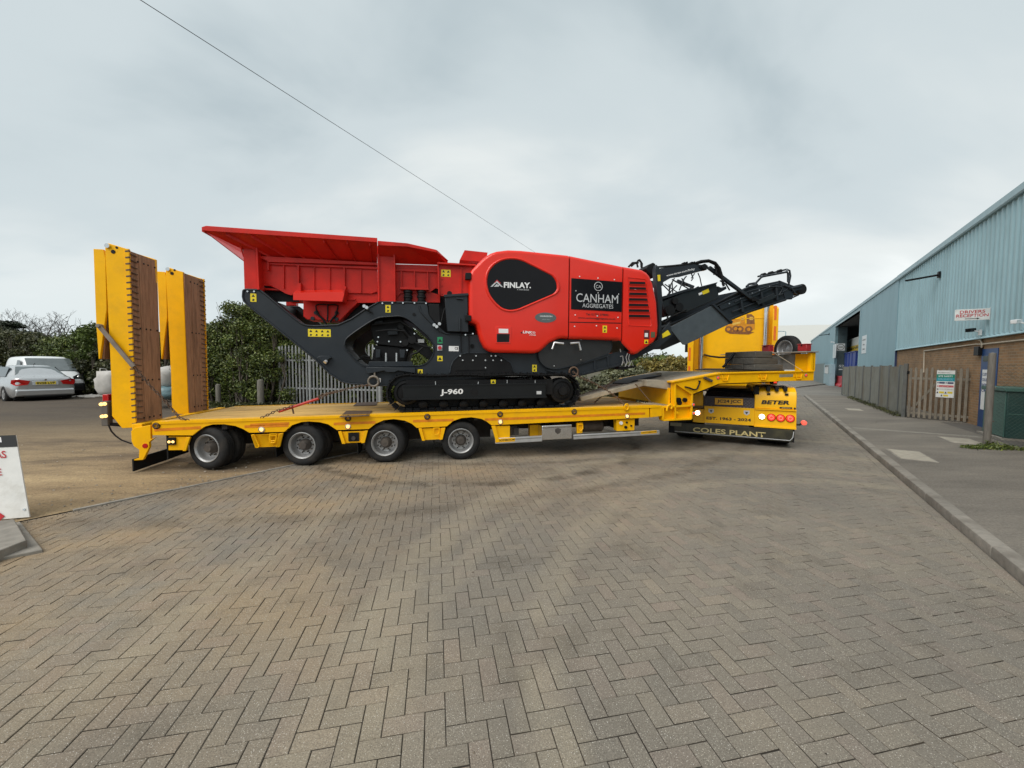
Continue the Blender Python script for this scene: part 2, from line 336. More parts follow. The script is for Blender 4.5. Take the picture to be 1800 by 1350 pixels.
# ------------------------------------------------------------------ ground materials
PALE = ((4.12, 1.92, 3.95, .20, .45), (4.12, 1.92, 4.75, .16, .3), (4.49, 2.39, 5.38, .28, .5), (4.6, 2.6, 6.9, .22, .35))
TRACKS = ((-.85, 9.26, 3.68, .16, .75), (-.93, 15.51, 8.76, .16, .55), (-4.34, 16.72, 12.59, .2, .4), (-4.34, 16.72, 11.6, .25, .3))
def paver_mat(name, use_island):
    m = bpy.data.materials.new(name); m.use_nodes = True; nt = m.node_tree; N = nt.nodes; L = nt.links; b = N['Principled BSDF']
    g = N.new('ShaderNodeNewGeometry'); pos = g.outputs['Position']
    rnd = g.outputs['Random Per Island'] if use_island else N.new('ShaderNodeObjectInfo').outputs['Random']
    def noise(sc, det=4, r=.6, off=0.):
        n = N.new('ShaderNodeTexNoise'); n.inputs['Scale'].default_value = sc; n.inputs['Detail'].default_value = det; n.inputs['Roughness'].default_value = r
        if off:
            mp = N.new('ShaderNodeMapping'); mp.inputs['Location'].default_value = (off, off*.6, 0); L.new(pos, mp.inputs[0]); L.new(mp.outputs[0], n.inputs['Vector'])
        else: L.new(pos, n.inputs['Vector'])
        return n.outputs[0]
    def rng(s, a, b_, lo, hi):
        mr = N.new('ShaderNodeMapRange'); L.new(s, mr.inputs[0]); mr.inputs[1].default_value = a; mr.inputs[2].default_value = b_; mr.inputs[3].default_value = lo; mr.inputs[4].default_value = hi; return mr.outputs[0]
    def mix(f, a, c):
        mx = N.new('ShaderNodeMix'); mx.data_type = 'RGBA'
        if isinstance(f, float): mx.inputs[0].default_value = f
        else: L.new(f, mx.inputs[0])
        for k, x in ((6, a), (7, c)):
            if isinstance(x, tuple): mx.inputs[k].default_value = (*x, 1)
            else: L.new(x, mx.inputs[k])
        return mx.outputs[2]
    def M(op, a, b_):
        n = N.new('ShaderNodeMath'); n.operation = op
        for k, x in enumerate((a, b_)):
            if isinstance(x, (int, float)): n.inputs[k].default_value = x
            else: L.new(x, n.inputs[k])
        return n.outputs[0]
    # each block its own tone: grey, buff, a few pinkish or darker
    rp = N.new('ShaderNodeValToRGB'); L.new(rnd, rp.inputs[0]); rp.color_ramp.interpolation = 'LINEAR'; e = rp.color_ramp.elements
    e[0].color = (.178, .158, .128, 1); e[1].color = (.232, .198, .150, 1)
    for p_, c_ in ((.22, (.200, .174, .138, 1)), (.5, (.214, .186, .145, 1)), (.72, (.192, .168, .136, 1)), (.86, (.222, .182, .146, 1))):
        k = e.new(p_); k.color = c_
    c = rp.outputs[0]
    # traffic film: broad greyer lanes and sandy spill towards the yard
    sep = N.new('ShaderNodeVectorMath'); sep.operation = 'DOT_PRODUCT'; L.new(pos, sep.inputs[0]); sep.inputs[1].default_value = tuple(RD.e2)
    q = M('SUBTRACT', sep.outputs['Value'], float(RD.o@RD.e2))
    sand = M('MULTIPLY', rng(q, 2.2, 7.2, 0., 1.), rng(noise(.62, 6, .62, 4.), .36, .64, 0., 1.))
    c = mix(M('MULTIPLY', sand, .75), c, (.37, .245, .115))
    film = rng(noise(.45, 5, .6, 17.), .40, .66, 0., .65)
    c = mix(film, c, (.135, .124, .108))
    grime = rng(noise(1.7, 7, .7, 31.), .52, .72, 0., .5)
    c = mix(grime, c, (.085, .07, .052))
    # scrub marks of turning tyres: dark arcs
    for (cx, cy, R0, w_, k) in TRACKS:
        d = N.new('ShaderNodeVectorMath'); d.operation = 'DISTANCE'; L.new(pos, d.inputs[0]); d.inputs[1].default_value = (cx, cy, 0)
        a = M('ABSOLUTE', M('ADD', M('SUBTRACT', d.outputs['Value'], R0), M('MULTIPLY', M('SUBTRACT', noise(1.3, 3, .5, 3.), .5), .25)), 0)
        f = M('MULTIPLY', rng(a, w_*.3, w_, k, 0.), rng(noise(2.1, 4, .6, 8.), .38, .55, 0., 1.)); c = mix(f, c, (.065, .05, .034))
    # paler dusty lanes left by turning vehicles
    for (cx, cy, R0, w_, k) in PALE:
        d = N.new('ShaderNodeVectorMath'); d.operation = 'DISTANCE'; L.new(pos, d.inputs[0]); d.inputs[1].default_value = (cx, cy, 0)
        a = M('ABSOLUTE', M('ADD', M('SUBTRACT', d.outputs['Value'], R0), M('MULTIPLY', M('SUBTRACT', noise(1.1, 3, .5, 5.), .5), .22)), 0)
        f = M('MULTIPLY', rng(a, w_*.35, w_, k, 0.), rng(noise(1.6, 5, .65, 12.), .32, .6, .15, 1.)); c = mix(f, c, (.31, .265, .19))
    # aggregate: fine grain and pale chips
    gr = N.new('ShaderNodeTexNoise'); gr.inputs['Scale'].default_value = 150; gr.inputs['Detail'].default_value = 3; L.new(pos, gr.inputs['Vector'])
    sc = N.new('ShaderNodeVectorMath'); sc.operation = 'SCALE'; L.new(c, sc.inputs[0]); L.new(rng(gr.outputs[0], .3, .7, .72, 1.28), sc.inputs['Scale']); c = sc.outputs[0]
    for scl, thr, colr in ((150., .19, (.52, .48, .40)), (85., .09, (.62, .59, .54)), (110., .13, (.05, .042, .035))):
        vo = N.new('ShaderNodeTexVoronoi'); vo.inputs['Scale'].default_value = scl; L.new(pos, vo.inputs['Vector'])
        sp = N.new('ShaderNodeSeparateColor'); L.new(vo.outputs['Color'], sp.inputs[0])
        f = M('MULTIPLY', M('LESS_THAN', vo.outputs['Distance'], thr+.08), M('GREATER_THAN', sp.outputs[0], rng(noise(2.4, 4, .6, scl), .3, .7, .95, .45))); c = mix(M('MULTIPLY', f, .7), c, colr)
    L.new(c, b.inputs['Base Color']); b.inputs['Roughness'].default_value = .82; b.inputs['Specular IOR Level'].default_value = .35
    bp = N.new('ShaderNodeBump'); bp.inputs['Strength'].default_value = .35; bp.inputs['Distance'].default_value = .004; L.new(gr.outputs[0], bp.inputs['Height']); L.new(bp.outputs[0], b.inputs['Normal'])
    return m
def soil_mat(name, stops, patch_scale, puddle=0., bump=.6, back=False):
    m = bpy.data.materials.new(name); m.use_nodes = True; nt = m.node_tree; N = nt.nodes; L = nt.links; b = N['Principled BSDF']
    pos = N.new('ShaderNodeNewGeometry').outputs['Position']
    mp = N.new('ShaderNodeMapping'); mp.inputs['Rotation'].default_value = (0, 0, math.radians(4)); mp.inputs['Scale'].default_value = (.35, 1.2, 1); L.new(pos, mp.inputs[0])
    n = N.new('ShaderNodeTexNoise'); n.inputs['Scale'].default_value = patch_scale; n.inputs['Detail'].default_value = 9; n.inputs['Roughness'].default_value = .70; L.new(mp.outputs[0], n.inputs['Vector'])
    rp = N.new('ShaderNodeValToRGB'); L.new(n.outputs[0], rp.inputs[0]); e = rp.color_ramp.elements
    e[0].position, e[0].color = stops[0][0], (*stops[0][1], 1); e[1].position, e[1].color = stops[-1][0], (*stops[-1][1], 1)
    for p_, c_ in stops[1:-1]: k = e.new(p_); k.color = (*c_, 1)
    csock = rp.outputs[0]
    if back:      # the rear of the yard is bare dark tarmac and mud, not sandy dirt
        dp = N.new('ShaderNodeVectorMath'); dp.operation = 'DOT_PRODUCT'; L.new(pos, dp.inputs[0]); dp.inputs[1].default_value = (-.35, .94, 0)
        ad = N.new('ShaderNodeMath'); ad.operation = 'MULTIPLY_ADD'; L.new(n.outputs[0], ad.inputs[0]); ad.inputs[1].default_value = 7.; L.new(dp.outputs['Value'], ad.inputs[2])
        mb_ = N.new('ShaderNodeMapRange'); L.new(ad.outputs[0], mb_.inputs[0]); mb_.inputs[1].default_value = 13.4; mb_.inputs[2].default_value = 19.5; mb_.inputs[3].default_value = 0; mb_.inputs[4].default_value = .92
        mx_ = N.new('ShaderNodeMix'); mx_.data_type = 'RGBA'; L.new(mb_.outputs[0], mx_.inputs[0]); L.new(csock, mx_.inputs[6]); mx_.inputs[7].default_value = (.078, .063, .05, 1); csock = mx_.outputs[2]
    g = N.new('ShaderNodeTexNoise'); g.inputs['Scale'].default_value = 38; g.inputs['Detail'].default_value = 6; g.inputs['Roughness'].default_value = .75; L.new(pos, g.inputs['Vector'])
    mr = N.new('ShaderNodeMapRange'); L.new(g.outputs[0], mr.inputs[0]); mr.inputs[1].default_value = .3; mr.inputs[2].default_value = .7; mr.inputs[3].default_value = .62; mr.inputs[4].default_value = 1.38
    v = N.new('ShaderNodeVectorMath'); v.operation = 'SCALE'; L.new(csock, v.inputs[0]); L.new(mr.outputs[0], v.inputs['Scale']); L.new(v.outputs[0], b.inputs['Base Color'])
    b.inputs['Roughness'].default_value = .9; b.inputs['Specular IOR Level'].default_value = .3
    bp = N.new('ShaderNodeBump'); bp.inputs['Strength'].default_value = bump; bp.inputs['Distance'].default_value = .02; L.new(g.outputs[0], bp.inputs['Height']); L.new(bp.outputs[0], b.inputs['Normal'])
    return m
PAVM, PAVI = paver_mat('paving_blocks_stained', True), paver_mat('paving_block_single', False)
JOINT = pm('joint_soil', (.030, .024, .018), .95, var=.3, scale=14, dirt=.6, dirtcol=(.10, .075, .048), dscale=.9)
TAR = soil_mat('worn_tarmac', ((.32, (.14, .13, .115)), (.5, (.18, .168, .148)), (.68, (.235, .218, .19))), .8, bump=.35)
TARF = soil_mat('pavement_tarmac', ((.32, (.125, .112, .096)), (.5, (.165, .148, .126)), (.68, (.215, .192, .16))), .9, bump=.3)
DIRT = soil_mat('yard_dirt', ((.33, (.075, .055, .038)), (.43, (.18, .13, .08)), (.53, (.29, .21, .12)), (.66, (.42, .31, .175))), .55, bump=.8, back=True)

# ------------------------------------------------------------------ ground, road, yard, pavement
def sheet(name, pts, z, mat, kind='structure'):
    mb = MB(); mb.add([(p[0], p[1], z) for p in pts], [tuple(range(len(pts)))]); o = mb.build(name, mat, smooth=0); o['kind'] = kind; return o
FIELD = soil_mat('far_ground', ((.32, (.05, .052, .03)), (.5, (.09, .08, .05)), (.68, (.13, .11, .075))), .2)
sheet('ground', [(-700, -700), (700, -700), (700, 900), (-700, 900)], -.10, FIELD)
road = sheet('road', [RD.w(-14, -.02)[:2], RD.w(90, -.02)[:2], RD.w(90, ROADW+.03)[:2], RD.w(-14, ROADW+.03)[:2]], -.0055, JOINT)
sheet('far_road', [RD.w(27.9, -.02)[:2], RD.w(130, -.02)[:2], RD.w(130, ROADW+.03)[:2], RD.w(27.9, ROADW+.03)[:2]], -.003, TAR)

def clip(poly, lo, hi):
    for sgn, lim in ((1, lo), (-1, -hi)):
        out = []
        for i in range(len(poly)):
            a, b = poly[i-1], poly[i]; fa, fb = sgn*a[1]-lim, sgn*b[1]-lim
            if (fa >= 0) != (fb >= 0): t = fa/(fa-fb); out.append((a[0]+(b[0]-a[0])*t, a[1]+(b[1]-a[1])*t))
            if fb >= 0: out.append(b)
        poly = out
        if len(poly) < 3: return []
    return poly
def in_view(p, m=1.4):
    d = np.array([p[0], p[1], 0])-CP; z = d@CF
    if z < .35: return False
    return abs(d@CR)/z < 900/F_PX+m/z
def lay_blocks():
    rg = random.Random(5); Wb, a = .1, math.radians(45)
    ca, sa = math.cos(a), math.sin(a)       # herringbone at 45 degrees to the kerb
    blocks = []
    def rq(x, y): return (x*ca+y*sa, -x*sa+y*ca)     # grid axes turned -45 deg in the road frame
    G = 230
    for i in range(-G, G*2):
        for j in range(-G, G*2):
            k = (i-j) % 4
            if k == 0: c = ((i+1)*Wb, (j+.5)*Wb); dim = (.2, .1)
            elif k == 3: c = ((i+.5)*Wb, (j+1)*Wb); dim = (.1, .2)
            else: continue
            r, q = rq(*c)
            if not (-12 < r < 28 and -.15 < q < ROADW+.15): continue
            wpt = RD.w(r, q)
            if not in_view(wpt): continue
            pts = [rq(c[0]+sx*dim[0]/2, c[1]+sy*dim[1]/2) for sx, sy in ((-1, -1), (1, -1), (1, 1), (-1, 1))]
            cl = clip(pts, 0.0, ROADW)
            if len(cl) < 3: continue
            whole = all(-1e-9 <= p[1] <= ROADW+1e-9 for p in pts)
            blocks.append((whole, r, q, dim[0] > dim[1], cl, wpt))
    # size on the picture: nearest whole blocks that fall inside the frame
    def score(b):
        d = b[5]-CP; z = d@CF; u, v = 900+F_PX*(d@CR)/z, 675-F_PX*(d@CU)/z
        return (0 if (b[0] and 12 < u < 1788 and v < 1342) else 1, d@d)
    blocks.sort(key=score)
    # individual blocks share one bevelled mesh
    def block_mesh():
        mb = MB(); h = .0479; L_ = .0979
        top = [(-L_+.0026, -h+.0026), (L_-.0026, -h+.0026), (L_-.0026, h-.0026), (-L_+.0026, h-.0026)]; mid = [(-L_, -h), (L_, -h), (L_, h), (-L_, h)]
        mb.add([(x, y, 0) for x, y in top]+[(x, y, -.0035) for x, y in mid]+[(x, y, -.05) for x, y in mid],
               [(0, 1, 2, 3)]+[(i+4, (i+1) % 4+4, (i+1) % 4, i) for i in range(4)]+[(i+8, (i+1) % 4+8, (i+1) % 4+4, i+4) for i in range(4)])
        return mb
    first = block_mesh().build('paver', PAVI, road, smooth=0); me = first.data; me.materials.append(JOINT)
    for k in range(5, 9): me.polygons[k].material_index = 1      # flanks in the joints carry soil
    n_ind = 300
    for n, (wh, r, q, horiz, cl, wpt) in enumerate(blocks[:n_ind]):
        o = first if n == 0 else first.copy()
        if n: COL.objects.link(o)
        ang = RD.yaw-math.pi/4+(0 if horiz else math.pi/2)
        o.parent = road; o.location = (wpt[0], wpt[1], rg.uniform(-.0022, .0012)); o.rotation_euler = (rg.gauss(0, .010), rg.gauss(0, .009), ang+rg.gauss(0, .004))
    V, Fc, SD = [], [], []
    for (wh, r, q, horiz, cl, wpt) in blocks[n_ind:]:
        m = len(cl); cx, cy = sum(p[0] for p in cl)/m, sum(p[1] for p in cl)/m; o = len(V); dz = rg.uniform(-.0022, .0012); tx, ty = rg.gauss(0, .009), rg.gauss(0, .009)
        for ins, z in ((.0046, 0), (.0020, -.0035), (.0020, -.03)):
            for x, y in cl:
                dx, dy = x-cx, y-cy; l = math.hypot(dx, dy)+1e-6; kx = max(0, abs(dx)-ins)/(abs(dx)+1e-6) ; ky = max(0, abs(dy)-ins)/(abs(dy)+1e-6)
                k = max(.2, 1-ins*1.45/l)
                X, Y = cx+dx*k, cy+dy*k; wp = RD.w(X, Y); V.append((wp[0], wp[1], z+dz+tx*dx+ty*dy))
        Fc.append(tuple(range(o, o+m))); SD += [0]+[0, 1]*m
        for i in range(m):
            j = (i+1) % m; Fc.append((o+m+i, o+m+j, o+j, o+i)); Fc.append((o+2*m+i, o+2*m+j, o+m+j, o+m+i))
    mb = MB(); mb.v = V; mb.f = Fc; pv = mb.build('paving', PAVM, road, smooth=0, kind='stuff', fix=False); pv.data.materials.append(JOINT)
    pv.data.polygons.foreach_set('material_index', SD)
lay_blocks()

# channel course of blocks along the kerb, kerb stones, left edging
chan = MB()
rg = random.Random(2)
for i in range(-60, 150):
    r0 = i*.2
    w0 = RD.w(r0+.1, -.06)
    if not in_view(w0): continue
    dz = rg.uniform(-.002, .001)
    chan.add([RD.w(r0+x, y)+np.array([0, 0, z+dz]) for z, m_ in ((0, .004), (-.004, .0015), (-.03, .0015)) for x, y in ((m_, -.004-m_+.004), (.2-m_, -m_), (.2-m_, -.112+m_), (m_, -.112+m_))],
             [(3, 2, 1, 0)]+[(i_, (i_+1) % 4, (i_+1) % 4+4, i_+4) for i_ in range(4)]+[(i_+4, (i_+1) % 4+4, (i_+1) % 4+8, i_+8) for i_ in range(4)])
chan.build('channel_course', PAVM, road, smooth=0, kind='stuff')
kerb = thing('kerb', 'bullnosed grey concrete kerb along the right pavement', 'kerb', kind='structure'); del kerb['category']
ks = MB(); pf = [(-.125, -.05), (0, -.05), (0, .075), (-.008, .095), (-.03, .107), (-.125, .107)]
ks.v = []; ks.prism([(a, b) for a, b in pf], .004, .911, ax='x')
k0 = ks.build('kerb_stone', CONCD, kerb, bevel=.006)
n = 0
for i in range(-3, 27):
    o = k0 if n == 0 else k0.copy()
    if n: COL.objects.link(o)
    o.parent = kerb; n += 1
    wpt = RD.w(i*.915, -.118, 0); o.location = wpt; o.rotation_euler = (0, 0, RD.yaw+rg.gauss(0, .002)); o.location.z = rg.gauss(0, .002)
pav = sheet('pavement', [RD.w(-14, -.24)[:2], RD.w(24.7, -.24)[:2], RD.w(24.7, -6.5)[:2], RD.w(-14, -6.5)[:2]], .104, TARF)
drive = sheet('side_road', [RD.w(24.7, -.02)[:2], RD.w(70, -.02)[:2], RD.w(70, -14)[:2], RD.w(24.7, -14)[:2]], .0, TAR)
fk = thing('kerb', 'low kerb on the far side of the works entrance', 'kerb', kind='structure'); del fk['category']
mb = MB(); 
for i in range(12):
    a, b = RD.w(36+i*.9, -.2-i*.25, 0), RD.w(36.9+i*.9, -.45-i*.25, 0); mb2 = MB(); mb2.beam(a+[0, 0, .04], b+[0, 0, .04], .13, .12); mb2.build('kerb_stone', CONCD, fk)
# shallow flush edging between road and yard
edg = thing('edging', 'narrow flush concrete edging between block paving and dirt yard', 'edging', kind='structure'); del edg['category']
e0 = MB().prism([(-.03, -.1), (.03, -.1), (.028, .012), (-.028, .014)], .003, .912, ax='x').build('edging_stone', CONCD, edg, bevel=.004)
for n, i in enumerate(range(-4, 24)):
    o = e0 if n == 0 else e0.copy()
    if n: COL.objects.link(o)
    o.parent = edg; o.location = RD.w(i*.915, ROADW+.035, rg.gauss(0, .003)); o.rotation_euler = (0, 0, RD.yaw+rg.gauss(0, .004))
def yard():
    nr, nq = 230, 190; V = []; rg = np.random.default_rng(3)
    R_ = np.linspace(-16, 50, nr); Q_ = ROADW+.065+np.linspace(0, 1, nq)**1.5*46
    from mathutils import noise as mn
    for r in R_:
        for q in Q_:
            p = RD.w(r, q); far = min(1, max(0, (q-12)/14)); e = min(1, (q-ROADW)/.8)
            z = -.004+.14*far*far*(3-2*far)+e*(mn.noise(Vector((p[0]*.5, p[1]*.5, 0)))*.03+mn.noise(Vector((p[0]*1.7, p[1]*3.1, 4)))*.016+mn.noise(Vector((p[0]*6, p[1]*9, 2)))*.006)
            V.append((p[0], p[1], z))
    Fc = [(i*nq+j, (i+1)*nq+j, (i+1)*nq+j+1, i*nq+j+1) for i in range(nr-1) for j in range(nq-1)]
    mb = MB(); mb.v = V; mb.f = Fc; mb.build('yard_ground', DIRT, smooth=80, kind='structure')
yard()
# loose stones on the yard
def stones():
    rg = random.Random(11); mb = MB()
    for _ in range(1500):
        q = ROADW+.1+rg.random()**1.6*9; r = rg.uniform(-6, 9); p = RD.w(r, q); s = rg.uniform(.004, .016)*(1+.5*rg.random())
        vs = [(p[0]+s*x*rg.uniform(.7, 1.3), p[1]+s*y*rg.uniform(.7, 1.3), .004+s*z*.8) for x, y, z in ((1, 0, 0), (0, 1, 0), (-1, 0, 0), (0, -1, 0), (.1, .1, 1))]
        mb.add(vs, [(0, 1, 4), (1, 2, 4), (2, 3, 4), (3, 0, 4)])
    mb.build('loose_stones', pm('yard_stone', (.24, .21, .17), .9, var=.2, island=.45), smooth=0, kind='stuff')
    mb = MB()      # grit swept against the left edging and crumbs on the blocks
    for _ in range(420):
        if rg.random() < .7: r, q = rg.uniform(-4.3, -1.2), ROADW-.02-abs(rg.gauss(0, .09))
        else: r, q = rg.uniform(-4, 5), rg.uniform(.3, ROADW)
        p = RD.w(r, q); s = rg.uniform(.003, .011)
        if np.linalg.norm(p[:2]) < 1.3: continue
        vs = [(p[0]+s*x*rg.uniform(.7, 1.3), p[1]+s*y*rg.uniform(.7, 1.3), .0+s*z*.8) for x, y, z in ((1, 0, 0), (0, 1, 0), (-1, 0, 0), (0, -1, 0), (.1, .1, 1))]
        mb.add(vs, [(0, 1, 4), (1, 2, 4), (2, 3, 4), (3, 0, 4)])
    mb.build('grit', pm('grit_crumb', (.10, .08, .06), .9, var=.2, island=.7), smooth=0, kind='stuff')
stones()
# inspection covers and tarmac patches in the pavement
def cover(pts, label):
    t = thing('inspection_cover', label, 'inspection cover', group='inspection covers in the pavement')
    mb = MB(); mb.prism([(p[0], p[1]) for p in pts], .10, .108, ax='z'); mb.build('frame', CONCD, t)
    c = np.mean(pts, 0); mb = MB(); mb.prism([tuple(c[:2]+(np.array(p[:2])-c[:2])*.88) for p in pts], .10, .114, ax='z'); mb.build('lid', CONC, t, bevel=.004)
def rqpts(r0, r1, q0, q1): return [RD.w(r0, q0)[:2], RD.w(r1, q0)[:2], RD.w(r1, q1)[:2], RD.w(r0, q1)[:2]]
cover(rqpts(5.16, 6.22, -.36, -.86), 'nearest pale concrete inspection cover, right beside the kerb')
cover(rqpts(15.1, 15.95, -.92, -1.40), 'far pale inspection cover in the pavement along the grey fence')
cover(rqpts(7.9, 8.9, -1.75, -2.3), 'pale inspection cover half beside the weedy grey post')

# ------------------------------------------------------------------ left foreground: kerb corner and leaning sign
lk = thing('kerb', 'stub of raised kerb stones under the leaning white sign', 'kerb', kind='structure'); del lk['category']
def lkstone(pts, z, mat=CONCD, label=None):
    mb = MB(); mb.prism([tuple(p[:2]) for p in pts], -.05, z, ax='z'); mb.build('kerb_stone', mat, lk, bevel=.008, label=label)
A_, B_, C_, D_ = gnd(29, 919), gnd(77, 977), gnd(-60, 1003), gnd(-120, 940)
lkstone([gnd(36, 921), gnd(76, 971), gnd(-60, 997), gnd(-130, 950)], .028)
u0 = [gnd(25, 912, .1), gnd(47, 949, .1), gnd(-60, 990, .1), gnd(-130, 930, .1)]
lkstone(u0, .1)
def sign_board():
    t = thing('sign_board', 'white painted A-board with black header and red lettering, cut off at the left edge', 'sign')
    # right edge bottom and top of the leaning board
    b = gnd(52, 911, .0); r = np.array([math.cos(math.radians(18)), math.sin(math.radians(18)), 0]); n_ = np.array([r[1], -r[0], 0])
    up = np.array([-n_[0]*.17, -n_[1]*.17, .985]); up /= np.linalg.norm(up)
    W_ = .85; H_ = .94; b = b-r*.0+np.array([0, 0, .015])
    top = at_depth(27, 765, b[1]+.12)
    up = top-b; H_ = np.linalg.norm(up); up /= H_; out = np.cross(r, up); out = out if out[1] < 0 else -out
    def pt(a, h): return b-r*a+up*h          # a leftwards from right edge
    def plate(name, a0, a1, h0, h1, lift, mat, th=.012): 
        mb = MB(); mb.slab([pt(a0, h0)+out*lift, pt(a1, h0)+out*lift, pt(a1, h1)+out*lift, pt(a0, h1)+out*lift], th); v = mb.v
        nn = np.cross(np.array(v[1])-np.array(v[0]), np.array(v[2])-np.array(v[0]))
        if nn@out < 0: mb = MB(); mb.slab([pt(a0, h1)+out*lift, pt(a1, h1)+out*lift, pt(a1, h0)+out*lift, pt(a0, h0)+out*lift], th)
        return mb.build(name, mat, t)
    SB = pm('white_board_paint', (.74, .73, .70), .5, var=.05, scale=9, dirt=.35, dirtcol=(.40, .37, .31), dscale=5)
    plate('panel', 0, W_, 0, H_, 0, SB, .015); plate('header', -.002, W_+.002, H_-.135, H_+.002, .004, INK, .006)
    def hpt(px_, py_):  # pixel on the board plane
        d = ray(px_, py_); k = ((b-CP)@out)/(d@out); p = CP+d*k-b; s_ = np.linalg.lstsq(np.stack([-r, up], 1), p, rcond=None)[0]; return (s_[0], s_[1])
    def lett(body, x0, x1, y0, y1, mat):
        a0, h0 = hpt(x0, y1); a1, _ = hpt(x1, y1); _, h1 = hpt(x0, y0)
        lettering(body, pt(a0, h0), pt(a1, h0), h1-h0, mat, t, out=out, up=up, lift=.006, bold=.015)
    lett('M', -10, 4, 769, 778, WHT); lett('AS', -8, 12.5, 793, 806, REDINK); lett('E', -4, 4.5, 824, 836, REDINK)
    aw = [hpt(*p) for p in ((-20, 905), (-2, 904), (-2, 899.5), (9, 907), (-1, 917), (-2, 911), (-20, 912))]
    mb = MB(); pts = [pt(a, h)+out*.006 for a, h in aw]; mb.slab(pts, .002); mb.build('arrow', REDINK, t)
    mb = MB(); p = pt(.03, .09); mb.cyl(p+out*-.001, p+out*.008, .012, 10); mb.build('bolt', CHROME, t)
sign_board()
# ------------------------------------------------------------------ warehouse on the right
CLAD = pm('pale_blue_cladding', (.335, .50, .55), .5, var=.08, scale=2, dirt=.35, dirtcol=(.22, .30, .31), dscale=1.2, stretch=(1, 1, .25))
CLADF = pm('blue_grey_cladding', (.235, .385, .44), .55, var=.05, scale=1.5, dirt=.15, dirtcol=(.15, .22, .24), stretch=(1, 1, .3))
FASC = pm('grey_blue_fascia', (.29, .41, .45), .5, var=.06, dirt=.2, dirtcol=(.17, .22, .24))
BRK = bpy.data.materials.new('buff_brickwork'); BRK.use_nodes = True
def brick_nodes():
    nt = BRK.node_tree; N = nt.nodes; L = nt.links; b = N['Principled BSDF']; tc = N.new('ShaderNodeTexCoord')
    sp = N.new('ShaderNodeSeparateXYZ'); L.new(tc.outputs['Object'], sp.inputs[0]); cb = N.new('ShaderNodeCombineXYZ'); L.new(sp.outputs[0], cb.inputs[0]); L.new(sp.outputs[2], cb.inputs[1])
    br = N.new('ShaderNodeTexBrick'); L.new(cb.outputs[0], br.inputs['Vector']); br.inputs['Scale'].default_value = 1; br.inputs['Brick Width'].default_value = .225; br.inputs['Row Height'].default_value = .075; br.inputs['Mortar Size'].default_value = .006
    br.inputs['Color1'].default_value = (.36, .20, .095, 1); br.inputs['Color2'].default_value = (.25, .155, .082, 1); br.inputs['Mortar'].default_value = (.34, .27, .19, 1); br.inputs['Bias'].default_value = -.1
    n = N.new('ShaderNodeTexNoise'); n.inputs['Scale'].default_value = 1.3; n.inputs['Detail'].default_value = 6; L.new(tc.outputs['Object'], n.inputs['Vector'])
    mr = N.new('ShaderNodeMapRange'); L.new(n.outputs[0], mr.inputs[0]); mr.inputs[1].default_value = .3; mr.inputs[2].default_value = .7; mr.inputs[3].default_value = .72; mr.inputs[4].default_value = 1.2
    v = N.new('ShaderNodeVectorMath'); v.operation = 'SCALE'; L.new(br.outputs[0], v.inputs[0]); L.new(mr.outputs[0], v.inputs['Scale']); L.new(v.outputs[0], b.inputs['Base Color']); b.inputs['Roughness'].default_value = .9
    bp = N.new('ShaderNodeBump'); bp.inputs['Strength'].default_value = .5; bp.inputs['Distance'].default_value = .008; bp.invert = True; L.new(br.outputs['Fac'], bp.inputs['Height']); L.new(bp.outputs[0], b.inputs['Normal'])
brick_nodes()
DARKIN = pm('dark_interior', (.06, .066, .07), .9, var=.2)
